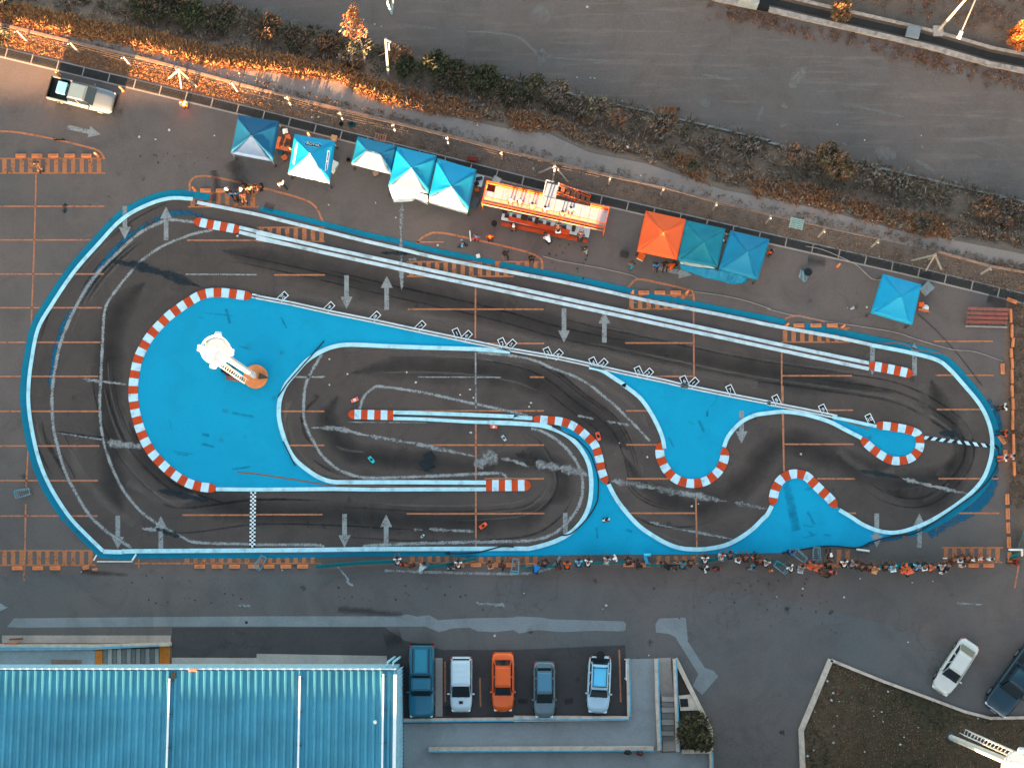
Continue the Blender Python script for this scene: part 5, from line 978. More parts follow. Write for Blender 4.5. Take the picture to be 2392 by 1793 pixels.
def car(name, label, cat, p, rz, st, cab, pm, wheels, group=None, nwin=2, Wd=.86, tails=None, roofrack=False, bed=None, bar=False, rimr=.33, roofm=None, zb=.88):
    """st: stations (x, half width, z top); cab: (x rear belt, x rear roof, x front roof, x front belt, half width belt, half width roof, z roof)"""
    t = thing(name, label, cat, p, rz, group); m = MB(); rings = []
    for x, hw, zt in st:
        rings.append([(x, -hw * .9, .24), (x, -hw, .42), (x, -hw, zt - .2), (x, -hw * .95, zt - .07), (x, -hw * .8, zt - .005), (x, -hw * .4, zt + .02), (x, 0, zt + .025), (x, hw * .4, zt + .02), (x, hw * .8, zt - .005), (x, hw * .95, zt - .07), (x, hw, zt - .2), (x, hw, .42), (x, hw * .9, .24)])
    n = len(rings[0]); vs = [q for r_ in rings for q in r_]; m.add(vs, [(i * n + j, i * n + j + 1, (i + 1) * n + j + 1, (i + 1) * n + j) for i in range(len(rings) - 1) for j in range(n - 1)] + [(i * n + n - 1, i * n, (i + 1) * n, (i + 1) * n + n - 1) for i in range(len(rings) - 1)], 0, True)
    m.add(rings[0], [tuple(range(n))]); m.add(rings[-1], [tuple(reversed(range(n)))])
    bd = m.build('body', pm, t)
    bm = bmesh.new(); bm.from_mesh(bd.data); bmesh.ops.remove_doubles(bm, verts=bm.verts, dist=.001); bmesh.ops.recalc_face_normals(bm, faces=bm.faces); bm.to_mesh(bd.data); bm.free()
    x0, x1, x2, x3, wb, wr, zr = cab
    B = [Vector(q) for q in ((x0, -wb, zb), (x3, -wb, zb), (x3, wb, zb), (x0, wb, zb))]; Tp = [Vector(q) for q in ((x1, -wr, zr), (x2, -wr, zr), (x2, wr, zr), (x1, wr, zr))]
    m = MB(); m.add([q - Vector((0, 0, .12)) for q in B] + Tp, [(0, 3, 2, 1), (4, 5, 6, 7), (0, 1, 5, 4), (1, 2, 6, 5), (2, 3, 7, 6), (3, 0, 4, 7)]); m.build('cabin', pm, t, bevel=.085)
    cx = (x1 + x2) / 2; m = MB(); rl = x2 - x1; m.box((cx, 0, zr + .008), (rl * .86, wr * 1.78, .03), taper=.94); m.build('roof_panel', roofm or pm, t, bevel=.01)
    quadpanel((B[1], B[2], Tp[2], Tp[1]), .06, .06, .06, .07, .006).build('windscreen', m_glass, t)
    quadpanel((B[3], B[0], Tp[0], Tp[3]), .08, .08, .14, .1, .006).build('rear_window', m_glass, t)
    for a_, b_, c_, d_, rev in ((B[0], B[1], Tp[1], Tp[0], 0), (B[2], B[3], Tp[3], Tp[2], 1)):
        for k in range(nwin):
            u0, u1 = k / nwin + .03, (k + 1) / nwin - .03; quadpanel((a_, b_, c_, d_), u0, 1 - u1, .18, .12, .006).build('side_window', m_glass, t)
    hw = max(s[1] for s in st); xf, xr = st[-1][0], st[0][0]
    for x in wheels:
        for s in (-1, 1):
            w_ = MB(); w_.lathe([(rimr * .55, -.11), (rimr, -.1), (rimr, .1), (rimr * .55, .11)], n=18); X = Matrix.Translation((x, s * (hw - .09), rimr)) @ Matrix.Rotation(math.pi / 2, 4, 'X'); w_.v = [tuple(X @ Vector(q)) for q in w_.v]; wo = w_.build('wheel', m_tyre, t)
            w_ = MB(); w_.lathe([(rimr * .6, -.118), (rimr * .6, .118)], n=12); w_.v = [tuple(X @ Vector(q)) for q in w_.v]; w_.build('rim', m_rim, wo)
    zf = st[-2][2]; zr_ = st[1][2]
    for s in (-1, 1):
        m = MB(); m.box((st[-2][0] + .02, s * st[-2][1] * .8, zf - .13), (.2, .3, .13), rz=-s * .35); m.build('headlight', m_lamp, t, bevel=.03)
        m = MB(); m.box((st[1][0] - .05, s * st[1][1] * .9, zr_ - .12), (.14, .2, .16)); m.build('tail_light', tails or m_tail, t, bevel=.02)
        m = MB(); m.box((x3 - .3, s * (wb + .16), zb + .04), (.12, .2, .13)); m.bar((x3 - .3, s * wb * .95, zb + .02), (x3 - .3, s * (wb + .1), zb + .03), .05); m.build('mirror', pm, t, bevel=.02)
        m = MB(); m.box((x3 - 1.15, s * (hw + .005), .7), (.16, .03, .04)); m.build('door_handle', m_trim, t)
    m = MB(); m.box((xf - .02, 0, .45), (.12, st[-2][1] * 1.7, .16)); m.build('front_bumper', pm if not bar else m_trim, t, bevel=.03)
    m = MB(); m.box((xr + .02, 0, .45), (.12, st[1][1] * 1.75, .16)); m.build('rear_bumper', pm, t, bevel=.03)
    m = MB(); m.box((xf + .045, 0, .5), (.02, .5, .12)); m.build('number_plate', m_plate, t)
    m = MB(); m.box((xf - .01, 0, zf - .22), (.08, st[-2][1] * .9, .1)); m.build('grille', m_trim, t)
    for s in (-.3, .3): m = MB(); m.bar((x3 + .02, s, zb + .03), (x3 - .16, s + .42, zb + .14), .02, .015); m.build('wiper', m_trim, t)
    if roofrack:
        m = MB()
        for s in (-1, 1): m.bar((x1 + .1, s * wr * .8, zr + .09), (x2 - .25, s * wr * .8, zr + .09), .05)
        for u in (.12, .9): m.bar((x1 + (x2 - x1) * u, -wr * .9, zr + .11), (x1 + (x2 - x1) * u, wr * .9, zr + .11), .06)
        m.build('roof_rack', m_trim, t)
    return t
G5 = 'cars parked below the road'
SED = lambda L, W: [(-L / 2, W * .78, .72), (-L / 2 + .12, W * .92, .84), (-L / 2 + .5, W * .98, .90), (-.7, W, .92), (.6, W, .92), (L / 2 - 1.0, W * .98, .9), (L / 2 - .45, W * .92, .83), (L / 2 - .12, W * .78, .74), (L / 2, W * .55, .62)]
dn = -math.pi / 2
def cp(t, X, Y, z=.9): q = T(t, X, Y, z); q.z = 0; return q
car('sedan', 'bright orange sedan in the row of parked cars', 'car', cp('D2', 2118, 918), dn, SED(4.45, .88), (-1.75, -1.25, .32, 1.05, .74, .6, 1.42), paint('orange', (232, 92, 10)), (-1.3, 1.38), G5)
t = car('wagon', 'grey blue wagon with red tail lights between the orange and the white blue car', 'car', cp('D3', 264, 985), dn, SED(4.25, .85), (-1.9, -1.45, .22, 1.05, .72, .58, 1.46), paint('greyblue', (92, 112, 120)), (-1.25, 1.3), G5, nwin=3, roofm=paint('greyblue_roof', (70, 124, 150)))
m = MB(); m.box((-1.86, 0, 1.4), (.3, 1.1, .04)); m.build('spoiler', MATS['paint_greyblue'], t)
t = car('suv', 'pale blue SUV with a black roof rack and a black rear carrier', 'car', cp('D3', 735, 940), dn + R(-3), SED(4.3, .9), (-1.85, -1.55, .3, 1.0, .78, .64, 1.66), paint('paleblue', (176, 206, 222)), (-1.25, 1.3), G5, nwin=3, roofrack=True, roofm=paint('skyroof', (96, 200, 240)))
m = MB(); m.box((-2.3, 0, .9), (.1, .5, .3)); m.bar((-2.15, -.9, .95), (-2.28, .3, .95), .06); m.lathe([(.34, 0), (.34, .12)], c=(-2.25, 0, .9), n=14); m.build('rear_carrier', m_trim, t)
m = MB(); m.box((-1.78, 0, .93), (.5, 1.5, .03)); m.build('rear_deck', m_trim, t)
VAN = lambda L, W: [(-L / 2, W * .93, .92), (-L / 2 + .1, W * .98, .98), (-L / 2 + .5, W, 1.0), (0, W, 1.0), (L / 2 - 1.1, W, 1.0), (L / 2 - .5, W * .96, .95), (L / 2 - .15, W * .85, .85), (L / 2, W * .7, .7)]
t = car('van', 'small boxy white van with a dark windscreen, second in the row of parked cars', 'car', cp('D2', 1758, 940), dn, VAN(4.15, .85), (-2.0, -1.9, .0, 1.0, .8, .72, 1.75), paint('white', (196, 214, 222)), (-1.3, 1.35), G5, nwin=2, zb=.98)
m = MB(); m.box((1.35, .0, 1.03), (.22, .3, .03)); m.build('bonnet_vent', m_trim, t)
for x in (-1.5, -1.1, -.7): m = MB(); m.box((x, 0, 1.785), (.03, 1.2, .02)); m.build('roof_rib', MATS['paint_white'], t)
t = car('pickup_truck', 'teal pickup truck with a canopy over its bed, first in the row of parked cars', 'pickup truck', cp('D2', 1417, 912), dn, [(-2.75, .9, .98), (-2.65, .96, 1.04), (-2.2, .98, 1.06), (0, .98, 1.06), (1.3, .98, 1.06), (2.2, .97, 1.03), (2.6, .92, .98), (2.75, .8, .85)], (-.42, -.3, .62, 1.12, .86, .74, 1.75), paint('teal', (6, 104, 130)), (-1.6, 1.75), G5, nwin=2, rimr=.38, zb=1.04)
m = MB(); m.box((-1.62, 0, 1.4), (2.15, 1.74, .72), taper=.93); m.build('bed_canopy', MATS['paint_teal'], t, bevel=.05)
for s in (-1, 1): m = MB(); m.box((-1.6, s * .62, 1.8), (1.9, .06, .06)); m.build('roof_rail', m_trim, t)
m = MB(); m.box((-1.6, 0, 1.77), (1.7, .9, .03)); m.build('canopy_lid', paint('teal_lid', (30, 128, 152)), t); m = MB(); m.box((-2.8, 0, .55), (.14, 1.9, .2)); m.build('step_bumper', m_trim, t)
hd_ = img_ang(-285, 415)
t = car('sedan', 'white sedan parked at an angle beside the grass plot', 'car', cp('D4', 1628, 790), hd_, SED(4.55, .86), (-1.85, -1.2, .35, 1.1, .74, .6, 1.4), paint('offwhite', (206, 204, 198)), (-1.35, 1.4), None, nwin=3)
t = car('pickup_truck', 'dark blue pickup truck cut by the right edge beside the grass plot', 'pickup truck', cp('D4', 2150, 905), img_ang(-305, 400), [(-2.7, .9, .98), (-2.6, .95, 1.02), (-2.0, .97, 1.04), (0, .97, 1.04), (1.2, .97, 1.02), (2.1, .95, .98), (2.5, .88, .92), (2.68, .7, .8)], (-1.0, -.75, .45, 1.15, .84, .68, 1.72), paint('darkblue', (2, 44, 60)), (-1.6, 1.7), None, nwin=2, rimr=.4, zb=1.0)
m = MB(); m.bar((2.62, -.75, .85), (2.62, .75, .85), .08); m.build('chrome_bar', m_rim, t); m = MB(); m.box((-1.85, 0, 1.04), (1.5, 1.6, .04)); m.build('bed_cover', m_trim, t); t.scale = (1.1, 1.12, 1.05)
# the pickup with an open bed at the upper left
ps = paint('silver', (112, 122, 128)); hd_ = img_ang(590, 150)
t = car('pickup_truck', 'silver and white double cab pickup with an open bed at the upper left', 'pickup truck', cp('A1', 700, 815), hd_, [(-2.7, .9, .98), (-2.62, .92, .64), (-2.5, .92, .62), (-1.0, .92, .62), (-.95, .93, 1.02), (0, .94, 1.04), (1.2, .94, 1.02), (2.1, .92, .98), (2.5, .86, .92), (2.7, .7, .8)], (-.95, -.82, .55, 1.2, .83, .68, 1.74), ps, (-1.65, 1.7), None, nwin=2, rimr=.39, zb=1.0, bar=True, roofm=paint('roof_sky_tint', (110, 132, 140)))  # cab roof bluer than the body, its sky reflection put into the paint
m = MB(); m.box((-1.8, .89, .8), (1.75, .08, .5)); m.box((-1.8, -.89, .8), (1.75, .08, .5)); m.build('bed_side', ps, t); m = MB(); m.box((-2.66, 0, .8), (.08, 1.8, .5)); m.build('tailgate', m_trim, t); m = MB(); m.box((-1.8, 0, .66), (1.62, 1.66, .04)); m.build('bed_liner', m_trim, t)
m = MB(); m.bar((2.75, -.8, .55), (2.75, .8, .55), .09); m.bar((2.72, -.35, .5), (2.78, -.35, .95), .07); m.bar((2.72, .35, .5), (2.78, .35, .95), .07); m.bar((2.78, -.6, .95), (2.78, .6, .95), .07); m.build('bull_bar', m_trim, t)
q = Matrix.Translation(t.location) @ Matrix.Rotation(hd_, 4, 'Z') @ Vector((-1.6, .1, .69)); crate('storage_box', q, (.75, .95, .5), hd_, M('box_blue', rgb(110, 176, 204), .5), 'pale blue storage box standing in the bed of the silver pickup', 'box')
# radio controlled cars on the track
def rc(p, a, c, label, k=1.0, wc=None):
    t = thing('toy_race_car', label, 'toy car', p, a, 'radio controlled cars on the track'); t.scale = (k, k, k); m = MB()
    st = [(-.26, .13, .10), (-.2, .15, .13), (0, .15, .14), (.12, .15, .12), (.22, .14, .09), (.27, .11, .06)]
    rings = [[(x, -w_, .03), (x, -w_, z * .7), (x, -w_ * .7, z), (x, w_ * .7, z), (x, w_, z * .7), (x, w_, .03)] for x, w_, z in st]; m.add([v for r_ in rings for v in r_], [(i * 6 + j, i * 6 + j + 1, i * 6 + j + 7, i * 6 + j + 6) for i in range(5) for j in range(5)], 0, True); m.add(rings[0], [tuple(range(6))]); m.add(rings[-1], [tuple(reversed(range(6)))])
    m.build('shell', c, t); m = MB(); m.box((-.02, 0, .165), (.2, .2, .07), taper=.7); m.build('cockpit', wc or m_trim, t); m = MB(); m.box((-.27, 0, .2), (.07, .3, .012)); m.bar((-.26, -.08, .1), (-.26, -.08, .2), .012); m.bar((-.26, .08, .1), (-.26, .08, .2), .012); m.build('wing', c, t)
    for x in (-.16, .17):
        for s in (-1, 1):
            w_ = MB(); w_.lathe([(.045, -.025), (.045, .025)], n=10); X = Matrix.Translation((x, s * .145, .045)) @ Matrix.Rotation(math.pi / 2, 4, 'X'); w_.v = [tuple(X @ Vector(v)) for v in w_.v]; w_.build('wheel', m_tyre, t)
ZT = .012
rc(T('C2', 842, 126, ZT), img_ang(-60, 25), paint('pinkred', (232, 110, 96)), 'pinkish red toy race car above the rounded kerb block', 1.05, m_plate); rc(T('C2', 988, 640, ZT), img_ang(50, 55), paint('turquoise', (10, 190, 196)), 'turquoise toy race car in the middle of the hairpin', 1.0)
rc(T('C2', 1950, 1205, ZT), img_ang(70, -50), paint('rcorange', (240, 84, 16)), 'bright orange toy race car on the lower straight', 1.1); rc(T('C2', 2042, 356, ZT), img_ang(70, 8), paint('rcorange2', (240, 90, 50)), 'orange and white toy race car tucked against the middle barrier', .95, m_plate)
rc(T('C3', 728, 440, ZT), img_ang(20, 60), paint('rcred', (235, 80, 48)), 'red orange toy race car beside the curved kerb', 1.15); rc(T('C2', 2128, 455, ZT), img_ang(35, 50), paint('rcwhite', (170, 186, 192)), 'pale grey toy race car in the middle of the hairpin', .85)
rc(T('C2', 1428, 1295, ZT), img_ang(30, -30), MATS['paint_rcwhite'], 'small white toy race car near the bottom straight', .6)
# ---------------------------------------------------------------- warehouse with the ribbed roof, bottom left
m_roof = M('roof_sheet', rgb(66, 136, 160), .45, .2, var=.16, scale=.4); m_wall = M('building_wall', rgb(150, 200, 222), .7, dirt=.3); m_trimw = M('roof_trim_white', rgb(214, 224, 230), .5, var=.05); m_cream = M('cream_wall', rgb(196, 178, 162), .8, dirt=.35); m_cyan = M('cyan_edge_paint', rgb(70, 160, 190), .7)  # grey-white roof metal given the blue of skylit shade as its colour
Z0 = 6.62; e1 = S(927, 1566, Z0); yN = e1.y; xE = e1.x; xW = xE - 62; yS = yN - 8.0; SL = math.tan(R(3.0)); c0 = Vector((xE - 16, yN - 5, 0))
wh = thing('warehouse', 'large warehouse with a ribbed metal roof coloured shade blue and pale blue walls', 'building', c0)
def lc(x, y, z): return Vector((x, y, z)) - c0
m = MB(); prof = [(0, 0), (.2, 0), (.33, .15), (.45, .15), (.52, 0)]; pitch = .545; xs = []; x = xW
while x < xE - .05:
    for dx, dz in prof[:-1]: xs.append((min(x + dx, xE), dz))
    x += pitch
xs.append((xE, 0)); vs = []
for yy in (yN, yS):
    for x, dz in xs: vs.append(lc(x, yy, Z0 + (yN - yy) * SL + dz))
n = len(xs); m.add(vs, [(n + i, n + i + 1, i + 1, i) for i in range(n - 1)])
rf = m.build('roof', m_roof, wh)
m = MB(); m.add([lc(xW, yN, Z0 - .05), lc(xE, yN, Z0 - .05), lc(xE, yS, Z0 - .05 + 8.0 * SL), lc(xW, yS, Z0 - .05 + 8.0 * SL)], [(3, 2, 1, 0)]); m.build('roof_underside', m_wall, wh)
m = MB(); m.box(lc((xW + xE) / 2, yN - .02, Z0 / 2 - .15), (xE - xW - .5, .2, Z0 - .3)); m.build('wall', m_wall, wh)
m = MB(); m.box(lc(xE - .12, yN - 4.0, Z0 / 2), (.24, 7.7, Z0)); m.build('wall', m_wall, wh)
m = MB()
for i in range(28): m.bar(lc(xE + .02, yN - .1 - i * .28, .02), lc(xE + .02, yN - .1 - i * .28, Z0 + .1 + i * .28 * SL), .06)
m.build('wall_cladding', m_wall, wh)
m = MB(); m.bar(lc(xW, yN + .12, Z0 - .02), lc(xE - .05, yN + .12, Z0 - .02), .1, .16); m.build('gutter', m_trimw, wh)
m = MB(); m.bar(lc(xW, yN + .02, Z0 - .06), lc(xE - .05, yN + .02, Z0 - .06), .1, .04); m.build('gutter_shadow_strip', m_trim, wh)  # black strip stands in for the shadow in the gap behind the gutter
m = MB(); m.bar(lc(xE - .1, yN - .25, Z0 + .22), lc(xE - .1, yS, Z0 + .22 + 7.9 * SL), .24, .14); m.build('verge_trim', m_trimw, wh)
for X, y0 in ((xE - 16.8, .55), (xE - 7.15, .35), (xE - .98, .2)):
    m = MB(); m.bar(lc(X, yN - y0, Z0 + .24), lc(X, yS, Z0 + .24 + 7.9 * SL), .14, .12); pp = m.build('roof_pipe', m_trimw, wh); m = MB()
    for k in (.2, 2.6, 5.0, 7.4): m = MB(); m.box(lc(X + .06, yN - y0 - k, Z0 + .16 + (y0 + k) * SL), (.42, .05, .18)); m.build('bracket', m_leg, pp)
m = MB(); m.box(lc(xE - 16.45, yN - .3, Z0 + .25), (.3, .45, .4)); m.build('roof_outlet', m_trim, wh)
for k in (0, .42):
    m = MB(); m.tube([lc(xE - .35 - k, yN + .3, Z0 - .1), lc(xE - .3 - k, yN + .62, Z0 - .4), lc(xE - .25 - k, yN + .62, .1)], .09, 8); m.build('downpipe', m_wall, wh)
m = MB(); m.box(lc(xE - 15.1, yN + .05, Z0 + .06), (.75, .22, .2), taper=.7); m.build('roof_rag', M('rag_orange', rgb(220, 120, 90)), wh)
m = MB(); m.lathe([(.14, 0), (.16, .06), (.06, .12)], c=tuple(lc(xE - 1.55, yN - 3.7, Z0 + 3.7 * SL + .08)), n=7); o = m.build('paper_scrap', m_trimw, None); o.location = c0; tag(o, 'pale scrap lying on the ribbed roof near its right pipe', 'litter')
mb = MB(); mb.ribbon(wp('D1 1480,755 2211,757 D2 0,745 1120,740'), .85, None, .12); struct(mb.build('pavement', m_conc2))
mb = MB(); mb.ribbon(wp('D1 20,550 1470,550'), .6, None, .1); struct(mb.build('pavement', m_conc2))
sheet('pavement_strip', m_conc, 'D1 120,370 900,362 2211,352 D2 0,352 1200,352 1300,335 1380,355 1480,340 1560,385 1800,370 2211,362 D3 20,352 230,362 330,378 600,385 940,395 968,415 962,470 930,482 700,475 430,488 200,470 45,500 0,470 D2 2050,488 1900,480 1830,450 1690,455 1570,488 1450,440 900,442 0,440 D1 1500,440 200,450 60,445', .012)
sheet('pavement_strip', m_conc, 'D3 1220,420 1250,372 1480,362 1500,570 1645,795 1720,820 1760,870 1620,1030 1540,950 1590,850 1390,530 1340,505 1225,490', .012)
sheet('parking_apron', ground_mat('apron_asphalt', rgb(84, 78, 77), rgb(76, 73, 73), rgb(58, 56, 57), spots=.8, cracks=.5), 'D1 1480,450 2211,445 D2 1100,445 1270,560 1600,640 2211,640 D3 960,600 985,1210 0,1215 D2 1265,1240 1265,790 1140,745 D1 1480,730', .009)
mb = MB(); mb.ribbon(wp('D2 1568,710 1568,1215'), .55, .014); struct(mb.build('pavement_strip', m_conc2))
for s in ('D1 2100,390 2130,420',): mb = MB(); mb.ribbon(wp('D1 2110,405 2132,405'), .2, .02); struct(mb.build('drain_cover', m_blk))
# ramp and steps above the warehouse
rp = thing('entrance_ramp', 'raised entrance landing with grey steps between orange painted ends, left edge', 'ramp', T('D1', 700, 710)); L = lambda t_, X, Y, z: T(t_, X, Y, z) - rp.location
m = MB(); m.prism([tuple(L('D1', x, y, 0))[:2] for x, y in ((-60, 640), (840, 640), (840, 812), (-60, 812))], .01, .75); m.build('landing', m_walk, rp)
for i in range(12):
    x0 = 905 + i * 39; m = MB(); m.prism([tuple(L('D1', x, y, 0))[:2] for x, y in ((x0, 632), (x0 + 36, 630), (x0 + 36, 802), (x0, 804))], .005, .72 - i * .055); m.build('step', m_conc2 if i % 2 else M('step_grey', rgb(112, 110, 106), .9), rp)
m = MB(); m.prism([tuple(L('D1', x, y, 0))[:2] for x, y in ((842, 640), (902, 640), (902, 812), (838, 812))], .01, .78); m.build('painted_edge', M('edge_orange', rgb(198, 112, 40), .8, dirt=.4), rp)
m = MB(); m.prism([tuple(L('D1', x, y, 0))[:2] for x, y in ((1376, 612), (1465, 606), (1465, 790), (1376, 795))], .01, .14); m.build('painted_edge', MATS['edge_orange'], rp)
m = MB(); m.prism([tuple(L('D1', x, y, 0))[:2] for x, y in ((-60, 590), (830, 592), (1480, 576), (1480, 602), (900, 630), (830, 636), (-60, 640))], .005, .9); m.build('parapet', m_cream, rp)
m = MB(); m.prism([tuple(L('D1', x, y, 0))[:2] for x, y in ((-60, 612), (830, 614), (1390, 595), (1390, 603), (900, 624), (830, 630), (-60, 632))], .9, .92); m.build('parapet_edge', m_cyan, rp)
m = MB(); m.prism([tuple(T('D1', x, y, .76))[:2] for x, y in ((440, 725), (705, 725), (705, 808), (440, 808))], .755, .775); tag(m.build('door_mat', M('mat_brown', rgb(128, 102, 92), .95)), 'brown door mat on the raised entrance landing', 'mat')
t = thing('barrier_gate', 'orange barrier box with a thin leaning post at the left edge', 'barrier', T('D1', 130, 590)); m = MB(); m.box((0, 0, .35), (.75, .22, .7)); m.build('barrier_box', m_stop2, t, bevel=.03); m = MB(); m.bar((-.3, 0, .72), (-2, -.1, .72), .06); m.build('barrier_arm', m_so, t)
t = thing('sign_post', 'rusty brown post rising beside the left end of the pavement', 'post', T('D1', 195, 545)); m = MB(); m.bar((0, 0, 0), (0, .1, 3.2), .13); m.build('pole', M('rust_post', rgb(110, 78, 64), .9), t); m = MB(); m.box((0, 0, .04), (.4, .4, .08)); m.build('base_plate', m_trim, t)
# ---------------------------------------------------------------- walkways, low walls, stairs and planter at the bottom
sheet('walkway', m_walk, 'D2 1265,1275 2211,1270 D3 980,1240 1000,720 1210,715 1225,1440 1230,1490 0,1492 D2 1480,1497 1265,1497', .0125)
sheet('walkway', m_walk, 'D2 1265,1494 1480,1494 2211,1492 D3 1240,1492 1275,1530 1430,1520 1690,1525 1700,1700 D2 1265,1700', .0135)
sheet('walkway', m_conc2, 'D3 1240,710 1350,708 1375,1040 1395,1510 1285,1515 1265,1040', .0135)
def lowwall(s, wd, h, label, edge=1):
    p = wp(s); t = thing('low_wall', label, 'low wall', (p[0] + p[-1]) / 2); q = [v - t.location for v in p]; m = MB(); m.ribbon(q, wd, None, h); m.build('wall', m_cream, t); m = MB(); m.ribbon([v + Vector((0, 0, h)) for v in q], .09, None, .012, off=edge * (wd / 2 - .05)); m.build('painted_edge', m_cyan, t); return t
lowwall('D2 1265,1245 2211,1235 D3 0,1230 990,1225', .3, .45, 'low cream wall with a cyan edge right below the parked cars', -1)
lowwall('D3 982,715 992,1210', .3, .45, 'short low cream wall with a cyan edge right of the parked cars', -1) if False else lowwall('D3 992,1210 982,715', .3, .45, 'upright low cream wall with a cyan edge right of the parked cars', -1)
lowwall('D2 1482,1495 2211,1490 D3 0,1490 1200,1486', .36, .6, 'long low cream wall with a cyan edge along the bottom walkway', -1)
lowwall('D3 1225,715 1235,1100 1252,1500', .36, .6, 'upright low cream wall left of the outdoor stairs', 1) if False else lowwall('D3 1252,1500 1235,1100 1225,715', .34, .6, 'upright low cream wall left of the outdoor stairs', -1)
lowwall('D3 1410,1510 1395,1100 1382,715', .3, .7, 'upright low cream wall between the stairs and the planter', -1)
sta = thing('stairs', 'outdoor concrete stairs between two low cream walls', 'stairs', T('D3', 1330, 1280))
for i, (y0, y1) in enumerate(((1040, 1085), (1085, 1130), (1130, 1180), (1180, 1235), (1235, 1290), (1290, 1335), (1335, 1380), (1380, 1425))):
    m = MB(); m.prism([tuple(T('D3', x, y) - sta.location)[:2] for x, y in ((1268, y0), (1376, y0), (1380, y1 - 4), (1272, y1 - 4))], .015, .5 - i * .055); m.build('step', MATS['step_grey'] if i % 2 else m_conc2, sta)
pl = thing('planter', 'wedge shaped cream planter with dark soil right of the outdoor stairs', 'planter', T('D3', 1540, 1200)); L = lambda X, Y: tuple(T('D3', X, Y) - pl.location)[:2]
m = MB(); m.prism([L(*q) for q in ((1372, 715), (1395, 712), (1700, 1320), (1700, 1380), (1678, 1385), (1655, 1330))] , .01, .5) if False else m.ribbon([Vector((*L(*q), .01)) for q in ((1388, 715), (1500, 940), (1600, 1140), (1690, 1325), (1692, 1500))], .34, None, .5); m.build('rim', m_cream, pl)
m = MB(); m.ribbon([Vector((*L(*q), .01)) for q in ((1440, 1510), (1700, 1508))], .3, None, .5); m.build('rim', m_cream, pl)
m = MB(); m.prism([L(*q) for q in ((1415, 1030), (1515, 1020), (1590, 1155), (1430, 1160))], .01, .47); m.build('ledge', m_cream, pl)
m = MB(); m.prism([L(*q) for q in ((1425, 1058), (1492, 1055), (1500, 1125), (1432, 1128))], .47, .485); m.build('vent_grille', m_trim, pl)
m = MB(); m.prism([L(*q) for q in ((1408, 780), (1505, 960), (1520, 1015), (1415, 1022))], .01, .4); m.build('soil', M('planter_soil', rgb(56, 46, 42), .95, var=.4, scale=8), pl)
m = MB(); m.prism([L(*q) for q in ((1432, 1165), (1600, 1160), (1675, 1310), (1680, 1495), (1440, 1498))], .01, .4); m.build('soil', MATS['planter_soil'], pl)
lowwall('D3 1695,1520 1700,1700', .3, .5, 'low cream wall corner at the bottom edge below the planter', 1)
t = thing('handrail', 'short white handrail on the wall right of the pale blue SUV', 'handrail', T('D3', 960, 820)); m = MB()
for y in (740, 905): m.tube([T('D3', 978, y) - t.location, T('D3', 978, y, .8) - t.location, T('D3', 955, y - 20, .9) - t.location], .035, 6)
m.build('support', m_trimw, t); m = MB(); m.tube([T('D3', 968, 740, .8) - t.location, T('D3', 968, 905, .8) - t.location], .035, 6); m.build('rail', m_trimw, t)
# grass plot with its kerb
sheet('grass_plot', m_grass, 'D4 540,725 1000,905 1450,1090 1920,1226 2211,1222 2600,1222 2600,2000 325,2000 320,1658 295,1330 420,1040', .012)
for s, w_, lb in (('D4 305,1700 290,1330 545,722', .42, 'wide pale kerb along the left side of the grass plot'), ('D4 545,728 1000,912 1450,1078 1700,1172 1920,1228 2211,1222 2500,1218', .22, 'thin kerb along the top of the grass plot')):
    m = MB(); m.ribbon(wp(s), w_, None, .2); tag(m.build('garden_kerb', m_cream), lb, 'kerb')
